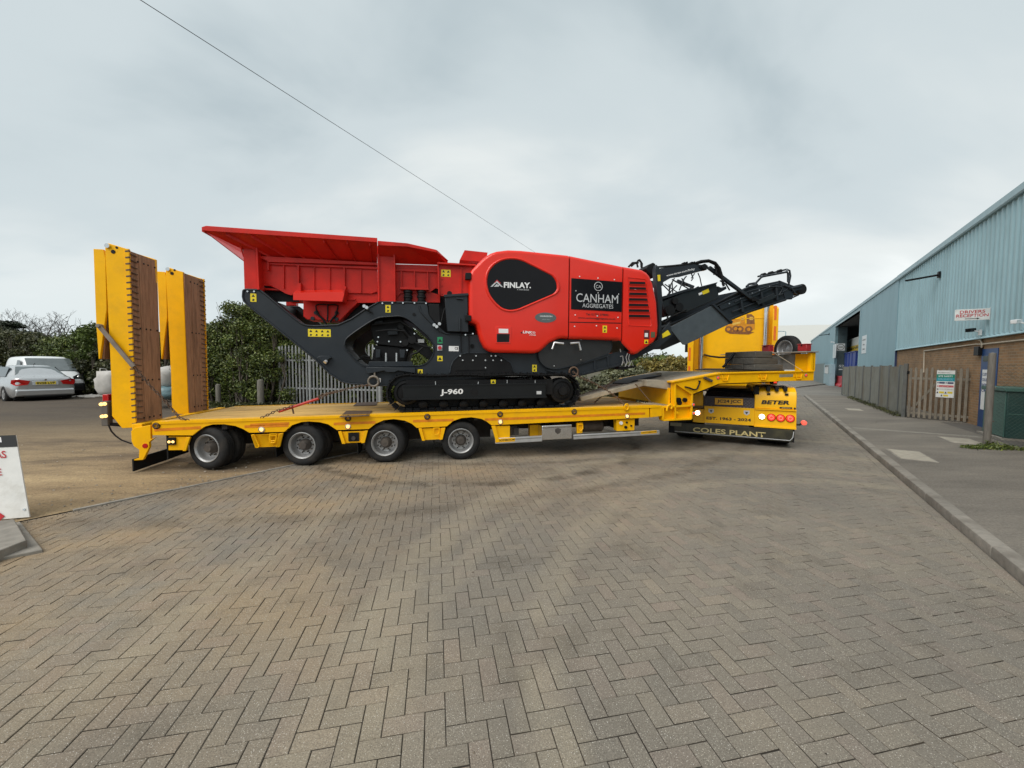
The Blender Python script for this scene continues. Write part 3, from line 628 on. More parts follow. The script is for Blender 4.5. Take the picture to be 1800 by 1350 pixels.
def warehouse():
    t = thing('warehouse', 'long pale blue metal clad warehouse with brick base along the right pavement', 'building', BF.o, BF.yaw)
    S0, S1, S2, EZ, DEEP = -14., 9.1, 64., 6.01, -22.
    D0, D1, DZ = 19.05, 32.3, 5.75
    # corrugated upper wall of the near half
    mb = MB(); pitch = .27; prof = []
    s = S0
    while s < S1:
        prof += [(s, 0.0), (s+.13, 0.0), (s+.165, .035), (s+.235, .035)]; s += pitch
    prof = [p for p in prof if p[0] < S1]+[(S1, 0.)]
    vs = [(a, b+.06, z) for z in (2.66, EZ) for a, b in prof]; n = len(prof)
    mb.add(vs, [(i, i+1, n+i+1, n+i) for i in range(n-1)]); mb.build('corrugated_cladding', CLAD, t, smooth=0)
    # flat cladding of the far half with the doorway
    mb = MB(); zb = 0
    mb.box(S1, D0, -.1, .09, zb, EZ); mb.box(D1, S2, -.1, .09, zb, EZ); mb.box(D0, D1, -.1, .09, DZ, EZ+.0); mb.build('flat_cladding', CLADF, t, smooth=0)
    mb = MB(); mb.box(S0, S1-.04, -.15, .03, 0, 2.62); mb.build('brick_wall', BRK, t, smooth=0)
    mb = MB(); mb.prism([(.0, 2.60), (.13, 2.585), (.14, 2.60), (.06, 2.68), (0, 2.68)], S0, S1-.02, ax='x'); mb.build('drip_flashing', CLAD, t)
    mb = MB(); mb.box(S1-.06, S1-.002, -.1, .10, 0, 2.66); mb.build('corner_trim', pm('dark_blue_paint', (.03, .05, .13), .5), t)
    mb = MB(); mb.prism([(-.1, EZ-.04), (.15, EZ-.04), (.17, EZ+.0), (.14, EZ+.20), (-.1, EZ+.22)], S0, S1+.1, ax='x'); mb.prism([(-.1, EZ+.002), (.14, EZ+.002), (.12, EZ+.20), (-.1, EZ+.22)], S1+.1, S2, ax='x'); mb.build('eaves_fascia', FASC, t)
    mb = MB(); mb.add([(S0, -.05, EZ+.18), (S2, -.05, EZ+.18), (S2, DEEP, EZ+2.2), (S0, DEEP, EZ+2.2)], [(0, 1, 2, 3)]); mb.build('roof', FASC, t)
    mb = MB(); mb.add([(S2, -.1, 0), (S2, DEEP, 0), (S2, DEEP, EZ+2.2), (S2, -.1, EZ+.2)], [(0, 1, 2, 3)]); mb.build('gable_wall', CLADF, t); mb = MB(); mb.add([(S0, -.1, 0), (S0, DEEP, 0), (S0, DEEP, EZ+2.2), (S0, -.1, EZ+.25)], [(0, 1, 2, 3)]); mb.build('gable_wall', CLADF, t)
    # doorway recess
    mb = MB(); I = -14.
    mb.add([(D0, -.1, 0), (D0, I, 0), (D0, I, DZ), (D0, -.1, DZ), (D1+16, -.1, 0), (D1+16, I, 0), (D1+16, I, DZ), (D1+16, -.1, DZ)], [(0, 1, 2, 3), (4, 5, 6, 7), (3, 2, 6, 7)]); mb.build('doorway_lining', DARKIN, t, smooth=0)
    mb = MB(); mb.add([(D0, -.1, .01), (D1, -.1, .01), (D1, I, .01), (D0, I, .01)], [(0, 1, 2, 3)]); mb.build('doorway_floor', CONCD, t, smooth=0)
    mb = MB(); mb.box(D0-.14, D0, -.12, .12, 0, DZ+.12); mb.box(D1, D1+.14, -.12, .12, 0, DZ+.12); mb.box(D0, D1, -.12, .12, DZ, DZ+.12); mb.build('door_frame', FASC, t, smooth=0)
    GP = pm('teal_grey_door', (.055, .085, .095), .6, var=.15)
    mb = MB(); mb.box(D1-.02, D1+.4, -.80, -.105, 0, DZ-.02); mb.build('door_pillar', GP, t, smooth=0)
    # blue entrance door of the near half
    mb = MB(); x0, x1 = -1.24, -.28
    mb.box(x0, x1, .03, .05, .1, 2.3); mb.build('entrance_door', pm('blue_door_paint', (.015, .06, .19), .4), t, bevel=.004)
    mb = MB(); mb.box(-.84, -.42, .05, .058, 1.95, 2.1); mb.build('door_glass', GLASSL, t)
    mb = MB(); mb.box(-1.1, -.42, .05, .056, .6, 1.72); mb.build('door_notice', WHT, t)
    for k, zz in enumerate((1.55, 1.40, 1.25, 1.1)):
        lettering('CUSTOMER' if k == 0 else 'COLLECTION' if k == 1 else 'ENTRANCE' if k == 2 else 'ONLY', (-.45, .057, zz), (-1.05, .057, zz), .08, pm('blue_ink', (.02, .05, .2), .5), t, out=(0, 1, 0))
    # conduit pipe and boxes
    CRM = pm('cream_conduit', (.55, .47, .36), .5)
    mb = MB(); p = BF.P('l', .1, '1068,715 1072,560 1440,512 1490,512 1800,478'); mb.tube([(a, .06, z) for a, z in p], .022, 8)
    p = BF.P('l', .1, '1440,478 1478,482 1490,512 1478,548'); mb.tube([(a, .07, z) for a, z in p], .022, 8); mb.build('conduit', CRM, t, smooth=60)
    mb = MB(); p = BF.P('l', .1, '1450,530 1480,592'); mb.box(p[1][0], p[0][0], .03, .13, p[1][1], p[0][1]); mb.build('junction_box', BLK, t, bevel=.005)
    return t
WH = warehouse()
def wall_sign(name, label, corners, zm, mat, texts, th=.03, lift=.11, cat='sign'):
    """flat sign on the warehouse wall; corners: left-top and right-bottom in the survey picture"""
    (a0, z1), (a1, z0) = BF.P(zm, lift, corners)
    t = thing(name, label, cat, BF.w((a0+a1)/2, lift, z0), BF.yaw)
    w, h = abs(a1-a0), z1-z0; mb = MB(); mb.box(-w/2, w/2, -th, 0, 0, h); mb.build('panel', mat, t, bevel=.003)
    for body, x0, x1, y, ch, m in texts:      # fractions; reading order runs from +s to -s
        lettering(body, (w/2-w*x0, 0, h*y), (w/2-w*x1, 0, h*y), h*ch, m, t, out=(0, 1, 0), bold=.035)
    return t, w, h
# the reception sign stands out square to the wall, facing the approach
def reception():
    sx = -.80; (q0, q1), (q2, q3) = BF.Q('l', sx, '1304,268 1594,331'), BF.Q('l', sx, '1597,246 1300,340')
    w = max(.5, q0[0]-.10); z0, z1 = q1[1]-.005, (q0[1]+q2[1])/2
    t = thing('reception_sign', 'slim white DRIVERS RECEPTION sign with arrow projecting from the corrugated cladding', 'sign', BF.w(sx, .10, z0), BF.yaw); h = z1-z0
    mb = MB(); mb.box(-.012, .012, 0, w, 0, h); mb.build('panel', pm('sign_white', (.68, .68, .66), .4), t, bevel=.003)
    mb = MB(); mb.box(-.02, .02, -.04, .0, -.02, h+.02); mb.build('bracket', ALU, t)
    for body, a, b, y in (('DRIVERS', .14, .86, .62), ('RECEPTION', .04, .96, .29)): lettering(body, (-.012, w*(1-a), h*y), (-.012, w*(1-b), h*y), h*.27, REDINK, t, out=(-1, 0, 0), bold=.012)
    mb = MB(); y0, y1 = w*.70, w*.36; mb.box(-.016, -.0125, y1, y0, h*.12, h*.16); mb.add([(-.015, y1, h*.06), (-.015, y1-w*.08, h*.14), (-.015, y1, h*.22)], [(0, 1, 2)]); mb.build('arrow', INK, t, smooth=0)
reception()
WP = pm('white_sign_plate', (.66, .70, .72), .4)
def patch_and_dark_recess():
    for k, (r0, r1, q0, q1, z) in enumerate(((9.3, 9.55, -.3, -2.6, .1062), (7.6, 12.6, -2.75, -4.2, .1062))):  # second sheet paints in the darkness of a recess by the gate
        o = sheet('patch_and_dark_recess', rqpts(r0, r1, q0, q1), z, pm('patch_pale' if k == 0 else 'recess_dark', (.22, .20, .17) if k == 0 else (.10, .09, .078), .9, var=.25, scale=8)); 
patch_and_dark_recess()
def cracks():
    rg = random.Random(9)
    for k, (r, q, dr, dq, n) in enumerate(((6.9, -1.9, .07, -.03, 12), (3.0, -.9, .02, -.10, 9), (10.8, -.9, .10, -.06, 12), (4.6, -2.4, .10, .03, 11))):
        pts = []
        for i in range(n): pts.append(RD.w(r, q, .1045)); r += dr+rg.gauss(0, .05); q += dq+rg.gauss(0, .05)
        mb = MB()
        for a, b in zip(pts, pts[1:]):
            d = (b-a)/np.linalg.norm(b-a); nn = np.array([-d[1], d[0], 0])*rg.uniform(.003, .007); mb.add([a-nn, b-nn, b+nn, a+nn], [(0, 1, 2, 3)])
        o = mb.build('pavement_crack', JOINT, smooth=0, kind='structure')
cracks()
wall_sign('door_side_sign', 'tall white notice on the wall right of the dark doorway', '636,455 660,576', 'l', WP, [('NOTICE', .15, .85, .72, .08, INK), ('PPE', .3, .7, .45, .08, INK), ('ZONE', .25, .75, .2, .08, INK)])
wall_sign('door_side_sign', 'narrow white notice on the wall left of the dark doorway', '428,516 443,610', 'l', WP, [])
# lamp arms and cameras on the wall
def lamp_arm(x0, y0, x1, y1, label):
    (a0, z0), (a1, z1) = BF.P('l', .12, f'{x0},{y0} {x1},{y1}')
    t = thing('wall_lamp', label, 'wall lamp', BF.w(a1, .09, z1), BF.yaw, group='dark lamps on the warehouse wall')
    mb = MB(); mb.box(-.09, .09, 0, .06, -.09, .12); mb.build('bracket', BLK, t, bevel=.01)
    mb = MB(); mb.beam((0, .05, 0), ((a0-a1)*.55, .75, (z0-z1)*.6-.02), .10, .06); mb.build('lamp_head', BLK, t, bevel=.015)
lamp_arm(1108, 52, 1188, 14, 'dark angled wall lamp high on the corrugated cladding'); lamp_arm(380, 450, 398, 440, 'small dark wall lamp high at the far end of the blue wall')
def wall_cam(x, y, label, k=1.):
    (a, z), = BF.P('l', .2, f'{x},{y}'); t = thing('security_camera', label, 'camera', BF.w(a, .1, z), BF.yaw, group='cameras on the warehouse wall')
    mb = MB(); mb.box(-.05*k, .05*k, 0, .05, -.12*k, .04*k); mb.beam((0, .04, -.02), (0, .18*k, .03), .03, .03); mb.build('bracket', WHT, t, bevel=.004)
    mb = MB(); mb.beam((.10*k, .12*k, .05), (-.14*k, .30*k, .02), .11*k, .10*k); mb.build('housing', BLK if k > .95 else WHT, t, bevel=.01)
wall_cam(1456, 418, 'dark camera above the cream conduit bend', 1.); wall_cam(1785, 358, 'white camera under the cladding at the right edge of the view', .9); wall_cam(428, 498, 'white camera beside the dark doorway', .9)
# things inside the doorway
def in_door():
    def Pd(txt, t): return BF.P('r', t, txt)
    p = Pd('1128,360 1380,520', -1.2); a0, a1 = p[1][0], p[0][0]
    t = thing('lorry_trailer', 'white lorry body with yellow lettering band standing inside the doorway', 'lorry', BF.w(0, 0), BF.yaw)
    mb = MB(); mb.box(a0-2.2, a1, -3.7, -1.2, p[1][1], p[0][1]); mb.build('box_body', pm('lorry_white', (.72, .72, .66), .4), t, bevel=.02)
    q = Pd('1128,468 1380,522', -1.19); mb = MB(); mb.box(a0-2.2, a1, -1.2, -1.185, q[1][1], q[0][1]); mb.build('name_band', pm('band_yellow', (.7, .48, .03), .4), t)
    q = Pd('1140,512 1375,512', -1.18); q2 = Pd('1140,480', -1.18)
    lettering('Guardia', (q[0][0], -1.18, q[0][1]), (q[1][0], -1.18, q[0][1]), q2[0][1]-q[0][1], INK, t, out=(0, 1, 0), bold=.02)
    mb = MB(); mb.box(a0-2.0, a1-.2, -3.5, -1.4, .75, p[1][1]-.004); mb.build('chassis', UND, t)
    for x in (a1-1.2, a0-.6):
        m_ = MB(); m_.lathe([(.2, 0), (.48, 0), (.5, .04), (.5, .26), (.48, .3), (.2, .3)], 20, Matrix.Translation((x, -1.7, .5))); m_.build('wheel', RUB, t)
    p = Pd('1120,560 1290,690', -.6); x0, x1 = p[1][0], p[0][0]
    t = thing('blue_skip', 'blue steel skip standing inside the dark doorway', 'skip', BF.w(0, 0), BF.yaw); BLU = pm('blue_skip_paint', (.02, .05, .25), .5, var=.2)
    mb = MB(); mb.prism([(x0, p[0][1]), (x1, p[0][1]), (x1-.35, .12), (x0+.35, .12)], -1.1, -.6); mb.build('body', BLU, t, bevel=.02)
    mb = MB(); mb.box(x0-.03, x1+.03, -1.15, -.55, p[0][1]+.002, p[0][1]+.09); mb.build('rim', BLU, t, bevel=.01)
    for fx in (.25, .5, .75): mb = MB(); x = x0+(x1-x0)*fx; mb.box(x-.04, x+.04, -.598, -.55, .3, p[0][1]-.02); mb.build('rib', BLU, t)
    p = Pd('975,915 1085,1072', -.15)
    t = thing('red_barrier', 'red plastic barrier at the foot of the dark doorway', 'barrier', BF.w((p[0][0]+p[1][0])/2, -.2), BF.yaw); RP = pm('red_barrier_plastic', (.45, .03, .04), .5, var=.1); w = abs(p[0][0]-p[1][0])/2
    mb = MB(); mb.prism([(-.25, 0), (.25, 0), (.25, .12), (.1, .3), (.08, .95), (-.08, .95), (-.1, .3), (-.25, .12)], -w, w, ax='x'); mb.build('body', RP, t, bevel=.03)
    mb = MB(); mb.cyl((-w*.5, 0, .95), (-w*.5, 0, 1.0), .05, 10); mb.build('filler_cap', RP, t)
    D1 = 32.3; X_ = D1-.03
    p = BF.Q('r', X_, '992,395 1126,508'); t0, t1 = p[1][0], p[0][0]
    t = thing('round_logo_sign', 'square white sign with a round black emblem on the dark pillar in the doorway', 'sign', BF.w(X_, t0, p[1][1]), BF.yaw); w, h = t1-t0, p[0][1]-p[1][1]
    mb = MB(); mb.box(-.01, .006, 0, w, 0, h); mb.build('panel', WP, t)
    mb = MB(); mb.tube([(-.014, w/2+w*.40*math.cos(i*math.pi/12), h/2+h*.40*math.sin(i*math.pi/12)) for i in range(24)], .022, 6, closed=True); mb.build('emblem_ring', INK, t)
    lettering('S2S', (-.012, w*.74, h*.40), (-.012, w*.26, h*.40), h*.2, INK, t, out=(-1, 0, 0), bold=.02)
    p = BF.Q('r', X_, '1032,728 1108,812'); t0, t1 = p[1][0], p[0][0]
    t = thing('door_stencil', 'white stencilled mark low on the dark pillar in the doorway', 'sign', BF.w(X_, t0, p[1][1]), BF.yaw); w, h = t1-t0, p[0][1]-p[1][1]
    lettering('S2', (-.002, w, h*.5), (-.002, 0, h*.5), h*.45, WP, t, out=(-1, 0, 0), bold=.02); mb = MB(); mb.box(-.004, .004, 0, w, .0, h*.2); mb.build('stripe', WP, t)
    p = Pd('838,725 925,1040', .3)
    t = thing('wall_cabinet', 'grey service cabinet standing against the far blue wall', 'cabinet', BF.w((p[0][0]+p[1][0])/2, .12), BF.yaw); w = abs(p[0][0]-p[1][0])
    mb = MB(); mb.box(-w/2, w/2, 0, .4, 0, p[0][1]); mb.build('body', FASC, t, bevel=.01)
    mb = MB(); mb.box(-w*.3, w*.3, .4, .42, p[0][1]*.55, p[0][1]*.95); mb.build('window', GLASSL, t)
    p = Pd('690,725 835,1040', .25)
    t = thing('steel_fence', 'short run of grey steel hoarding against the far end of the blue wall', 'fence', BF.w(0, .5), BF.yaw); n = 6; x1, x0 = p[0][0], p[1][0]; x1 = min(x1+6, 62)
    for k in range(n): mb = MB(); a = x0+(x1-x0)*k/n; b = x0+(x1-x0)*(k+1)/n; mb.box(a+.02, b-.02, -.03, .03, 0, 2.2); mb.build('panel', pm('hoarding_grey', (.17, .21, .21), .6, var=.15), t)
in_door()
# far white roofed unit beyond the warehouse
def far_unit():
    t = thing('far_unit', 'distant pale grey roofed unit with dark windows beyond the warehouse', 'building')
    p = [at_depth(x, y, 92) for x, y in ((1330, 578), (1460, 567), (1330, 608), (1460, 606))]
    d = np.array(p[1])-np.array(p[0]); d = d/np.linalg.norm(d); d[2] = 0
    x0, x1 = p[0][0], p[1][0]+14; y = 92
    wz, ez = p[2][2]-1.2, p[2][2]+.1; rz = p[1][2]
    mb = MB(); mb.box(x0, x1, y, y+16, 0, ez); mb.build('wall', pm('far_white_wall', (.60, .62, .62), .7, var=.05), t)
    mb = MB(); mb.slab([(x0-.4, y-.5, ez+.02), (x1, y-.5, ez+.02), (x1, y+8, rz+.6), (x0-.4, y+8, rz-.2)], .15); mb.build('roof', pm('far_pale_roof', (.50, .50, .47), .6, var=.05), t)
    for k in range(9):
        a = x0+.6+k*2.6; mb = MB(); mb.box(a, a+2.0, y-.06, y, ez-5.0, ez-.5); w = mb.build('window', pm('far_window', (.10, .12, .13), .2), t)
        mb = MB(); mb.box(a+.97, a+1.03, y-.1, y-.06, ez-5, ez-.5); mb.build('mullion', WHT, w)
    lo = thing('far_lamp_post', 'thin grey lamp post in front of the distant unit', 'lamp post', at_depth(1379, 640, 60)*np.array([1, 1, 0]))
    h = at_depth(1379, 583, 60)[2]; mb = MB(); mb.tube([(0, 0, 0), (0, 0, h), (-.3, 0, h+.05), (-.9, 0, h+.05)], .06, 6); mb.build('pole', FASC, lo); mb = MB(); mb.box(-1.3, -.7, -.12, .12, h, h+.1); mb.build('lamp_head', FASC, lo)
far_unit()
# ------------------------------------------------------------------ grey panel fence, palisade gate, post, bin store
FP = pm('grey_fence_panel', (.185, .182, .155), .75, var=.18, scale=4, dirt=.75, dirtcol=(.14, .105, .06), dscale=1.1, objrand=.1, stretch=(1, 1, .5))
FG = pm('weathered_gate_timber', (.20, .172, .135), .85, var=.22, scale=9, stretch=(3, 3, .6), objrand=.14, bump=.2)
def panel_fence():
    t = thing('panel_fence', 'weathered grey sheet panel fence along the back of the pavement', 'fence', RD.w(0, -2.16, .1), RD.yaw)
    xs = [13.62, 14.35, 15.75, 17.25, 18.9, 20.7, 22.6, 24.6, 27.0]; H_ = 1.72
    for k in range(len(xs)-1):
        mb = MB(); a, b = xs[k]+.035, xs[k+1]-.035; n = 5; prof = []
        for i in range(n+1): x = a+(b-a)*i/n; prof += [(x, 0)]
        mb.box(a, b, -.025, .0, .0, H_+random.Random(k).uniform(-.02, .02)); mb.build('panel', FP, t, smooth=0)
        mb = MB(); mb.box(a, b, -.06, -.026, .35, .42); mb.box(a, b, -.06, -.026, H_-.35, H_-.28); mb.build('rail', FP, t, smooth=0)
    for k, x in enumerate(xs): mb = MB(); mb.box(x-.03, x+.03, -.05, .03, -.05, H_+.04); mb.build('post', pm('grey_steel_post', (.10, .11, .11), .6, var=.1, dirt=.3, dirtcol=(.16, .10, .05)), t, bevel=.006)
panel_fence()
def gate():
    g0, g1 = RD.w(13.5, -2.16, .1), RD.w(12.62, -3.62, .1); d = g1-g0; Lg = np.linalg.norm(d[:2]); yaw = math.atan2(d[1], d[0])
    t = thing('palisade_gate', 'weathered grey palisade gate with round topped pales beside the brick wall', 'gate', g0, yaw)
    n = 13; H_ = 1.66
    for k in range(n):
        x = .1+(Lg-.2)*k/(n-1); w = .032; h = H_+.02*math.sin(k*2.1)
        prof = [(x-w, .03), (x+w, .03), (x+w, h-.06), (x+w*.6, h-.015), (x, h), (x-w*.6, h-.015), (x-w, h-.06)]
        mb = MB(); mb.prism(prof, -.03, -.005); mb.build('pale', FG, t, smooth=0)
    for z in (.14, 1.28): mb = MB(); mb.box(.06, Lg-.06, -.003, .045, z, z+.07); mb.build('rail', FG, t, smooth=0)
    mb = MB(); mb.beam((.1, .02, .2), (.75, .02, 1.25), .04, .06); mb.build('brace', FG, t, smooth=0)
    GPm = pm('grey_gate_post', (.10, .105, .10), .6, var=.2, dirt=.4, dirtcol=(.15, .11, .07))
    for x in (-.03, Lg+.03): mb = MB(); mb.box(x-.05, x+.05, -.05, .05, -.05, H_+.14); mb.build('gate_post', GPm, t, bevel=.008)
    mb = MB(); mb.box(.02, .07, -.06, -.03, 1.45, 1.55); mb.build('latch', BLK, t)
    # site safety sign on the gate
    F2 = Frame(g0, math.degrees(yaw)); p = F2.P('m', -.04, '492,287 655,560')
    x0, x1, z0, z1 = p[0][0], p[1][0], p[1][1]-.1+.0, p[0][1]-.1
    s = thing('site_safety_sign', 'white site safety board with green header and coloured rows fixed to the palisade gate', 'sign', F2.w(x0, -.035, z0+.1), yaw); w, h = x1-x0, z1-z0
    mb = MB(); mb.box(0, w, -.012, 0, 0, h); mb.build('panel', pm('sign_white', (.68, .68, .66), .4), s)
    def band(nm, a, b, z0_, z1_, mat): mb = MB(); mb.box(w*a, w*b, -.0145, -.0125, h*z0_, h*z1_); mb.build(nm, mat, s, smooth=0)
    band('green_header', 0, 1, .72, .86, pm('sign_green', (.01, .22, .15), .5)); band('teal_band', 0, 1, .60, .718, pm('sign_teal', (.01, .28, .36), .5))
    NB = pm('sign_navy', (.02, .03, .10), .5); band('blue_row', .16, .47, .51, .57, NB); band('blue_row', .62, .95, .51, .57, NB); band('red_row', .16, .96, .38, .45, REDINK)
    YB = pm('sign_yellow', (.66, .52, .03), .5); band('yellow_row', .18, .46, .15, .22, YB); band('yellow_row', .65, .92, .15, .22, YB); band('yellow_row', .42, .7, .04, .1, YB)
    lettering('SITE SAFETY', (w*.1, -.0145, h*.755), (w*.9, -.0145, h*.755), h*.06, WHT, s, lift=.002); lettering('Site information', (w*.06, -.012, h*.9), (w*.7, -.012, h*.9), h*.04, INK, s, lift=.002, bold=0)
    for z in (.68, .645): lettering('all visitors must report here', (w*.1, -.0145, h*z), (w*.9, -.0145, h*z), h*.02, WHT, s, lift=.002, bold=0)
    for (a, b) in ((.09, .54), (.55, .54), (.09, .415), (.09, .30)):
        mb = MB(); mb.cyl((w*a, -.0125, h*b), (w*a, -.0145, h*b), w*.045, 14); mb.build('pictogram', NB if b > .5 else REDINK if b > .4 else INK, s)
    for (a, b) in ((.09, .15), (.55, .15), (.33, .04)):
        mb = MB(); mb.add([(w*(a-.06), -.0145, h*b), (w*(a+.06), -.0145, h*b), (w*a, -.0145, h*(b+.07))], [(0, 1, 2)]); mb.build('pictogram', INK, s)
    lettering('no unauthorised access', (w*.18, -.0145, h*.395), (w*.94, -.0145, h*.395), h*.03, WHT, s, lift=.002, bold=0); lettering('children must not play here', (w*.18, -.012, h*.29), (w*.94, -.012, h*.29), h*.025, INK, s, lift=.002, bold=0)
gate()
def right_post():
    b = gnd(1734, 785, .1); b2 = np.array(b); R_ = .058
    t = thing('timber_post', 'stout weathered grey post with weeds at its foot beside the dark green bin', 'post', b2)
    mb = MB(); mb.lathe([(0, 0), (R_, 0), (R_*.98, 1.0), (R_*.95, 1.92), (R_*.9, 1.97), (0, 1.99)], 18, Matrix.Rotation(math.pi/2, 4, 'X')); mb.build('shaft', pm('weathered_post', (.165, .15, .13), .85, var=.25, scale=8, stretch=(3, 3, .4), bump=.4), t, smooth=50)
    for z in (.55, 1.25): mb = MB(); mb.cyl((.02, -R_-.002, z), (.02, -R_-.02, z), .012, 8); mb.build('bolt', CHROME, t)
    c0 = gnd(1766, 774, .1); GRD, GRL = pm('dark_green_paint', (.014, .05, .045), .5, var=.15, dirt=.2), pm('mid_green_paint', (.05, .12, .10), .5, var=.12)
    t2 = thing('green_bin', 'dark green steel bin store with lighter lid behind the weedy grey post', 'bin', (c0[0], c0[1], .1), RD.yaw)
    mb = MB(); mb.box(.0, 1.1, -1.9, 0, .05, 1.12); mb.build('body', GRD, t2, bevel=.012)
    mb = MB(); mb.box(.03, 1.07, 0.0, .022, .07, 1.10); mb.build('lighter_side', GRL, t2, bevel=.006)  # road-facing side coloured lighter than the rest of the body
    mb = MB(); mb.box(-.04, 1.15, -1.95, .06, 1.125, 1.22); mb.build('lid', GRL, t2, bevel=.012)
    mb = MB(); mb.box(-.05, 1.2, -2.0, .08, -.05, .05); mb.build('plinth', CONCD, t2)
    mb = MB(); mb.box(-.008, -.001, -1.88, -.03, .60, .62); mb.build('seam', GRL, t2)
    # chain link fence from the post to the right
    t3 = thing('chain_link_fence', 'thin chain link fence running right from the weedy grey post', 'fence', (b[0], b[1], .1), math.radians(-30))
    mb = MB(); x0, x1, H_ = .1, 1.6, 1.75; st = .075
    k = int((x1-x0)/st)
    for i in range(-int(H_/st), k):
        for sg in (1, -1):
            xa = x0+i*st if sg > 0 else x0+i*st+H_
            pa, pb = (xa, 0), (xa+sg*H_, H_)
            def cl(p, q):
                (ax, az), (bx, bz) = p, q; ts = [0., 1.]
                for lim, s_ in ((x0, 1), (x1, -1)):
                    fa, fb = s_*(ax-lim), s_*(bx-lim)
                    if fa < 0 and fb < 0: return None
                    if fa < 0: ts[0] = max(ts[0], fa/(fa-fb))
                    elif fb < 0: ts[1] = min(ts[1], fa/(fa-fb))
                if ts[0] >= ts[1]: return None
                return tuple((ax+(bx-ax)*t_, 0, az+(bz-az)*t_) for t_ in ts)
            r = cl(pa, pb)
            if r: mb.tube(r, .0016, 3, cap=False)
    mb.build('mesh', pm('green_wire', (.04, .07, .06), .5), t3, smooth=0, kind='stuff')
    for z in (.08, .9, 1.72): mb = MB(); mb.tube([(x0, 0, z), (x1, 0, z)], .002, 5); mb.build('line_wire', pm('green_wire', (.04, .07, .06), .5), t3)
right_post()
# ------------------------------------------------------------------ planting
LF1 = leafmat('hedge_leaf', [(.020, .036, .006), (.056, .086, .012), (.100, .132, .020), (.165, .18, .045)])
LF2 = leafmat('mixed_hedge_leaf', [(.020, .028, .009), (.045, .056, .014), (.065, .062, .022), (.10, .105, .032)])
LF3 = leafmat('bright_shrub_leaf', [(.035, .060, .008), (.075, .11, .015), (.13, .17, .03)])
LF4 = leafmat('autumn_leaf', [(.07, .055, .015), (.16, .125, .025), (.25, .19, .04), (.12, .12, .03)])
LF5 = leafmat('pale_leaf', [(.05, .06, .025), (.11, .12, .06), (.22, .23, .14), (.09, .10, .04)])
LF6 = leafmat('pine_needle', [(.012, .022, .012), (.03, .045, .02)])
LF7 = leafmat('russet_twig', [(.07, .042, .03), (.11, .07, .05), (.055, .04, .03)])
BARK = pm('bark', (.085, .07, .055), .95, var=.3, scale=12); TWIG = pm('bare_twig', (.11, .10, .095), .95, var=.2)
def bush(name, label, cat, clumps, mat, n, size, seed, group=None, stems=True, shell=.5, zmin=.02, stemr=.03):
    c = np.mean([c[0] for c in clumps], 0); t = thing(name, label, cat, (c[0], c[1], 0), group=group)
    cs = [np.array(c0)-np.array([c[0], c[1], 0]) for c0, r in clumps]; rs = [r for _, r in clumps]
    ar = np.array([r[0]*r[2]+r[0]*r[1]+r[1]*r[2] for r in rs]); cnt = (n*ar/ar.sum()).astype(int)
    leaves('crown', mat, cs, rs, cnt, size, t, seed, shell, zmin=zmin)
    if stems:
        rg = random.Random(seed); mb = MB()
        for cc, r in zip(cs, rs):
            base = (cc[0]*.8+rg.uniform(-.2, .2), cc[1]*.9, 0); mid = (cc[0]+rg.uniform(-.2, .2), cc[1], cc[2]*.6); mb.tube([base, mid, (cc[0], cc[1], cc[2]+r[2]*.6)], [stemr*1.5, stemr, stemr*.4], 6)
            for _ in range(3):
                e = (cc[0]+rg.uniform(-1, 1)*r[0]*1.05, cc[1]+rg.uniform(-1, 1)*r[1]*.8, cc[2]+rg.uniform(.3, 1.)*r[2]); mb.tube([mid, e], [stemr*.6, stemr*.15], 4)
        mb.build('trunk', BARK, t, smooth=60)
    return t
def clump_line(p0, p1, n, h, rad, seed, hv=.2, thick=.7):
    rg = random.Random(seed); out = []
    for i in range(n):
        f = (i+.5)/n; x, y = p0[0]+(p1[0]-p0[0])*f, p0[1]+(p1[1]-p0[1])*f; hh = h(f) if callable(h) else h; hh *= rg.uniform(1-hv, 1+hv*.35)
        out.append(((x+rg.uniform(-.2, .2), y+rg.uniform(-.3, .3), hh*.36), (rad, thick, hh*.42)))
        out.append(((x+rg.uniform(-.4, .4), y+rg.uniform(-.2, .4), hh*.72), (rad*.8, thick*.8, hh*.27)))
        out.append(((x+rg.uniform(-.5, .5), y+rg.uniform(-.2, .4), hh*.9), (rad*.45, thick*.5, hh*.13)))
        for _ in range(9):      # small uneven tufts proud of the mass
            s = rg.uniform(.16, .38); zz = rg.uniform(.12, 1.0); out.append(((x+rg.uniform(-1, 1)*rad*.9, y-thick*(1.05-.55*zz*zz)+rg.uniform(-.15, .25), hh*zz), (s*1.2, s, s*.85)))
    return out
def dark_core(t, p0, p1, h, th=.5):
    pass
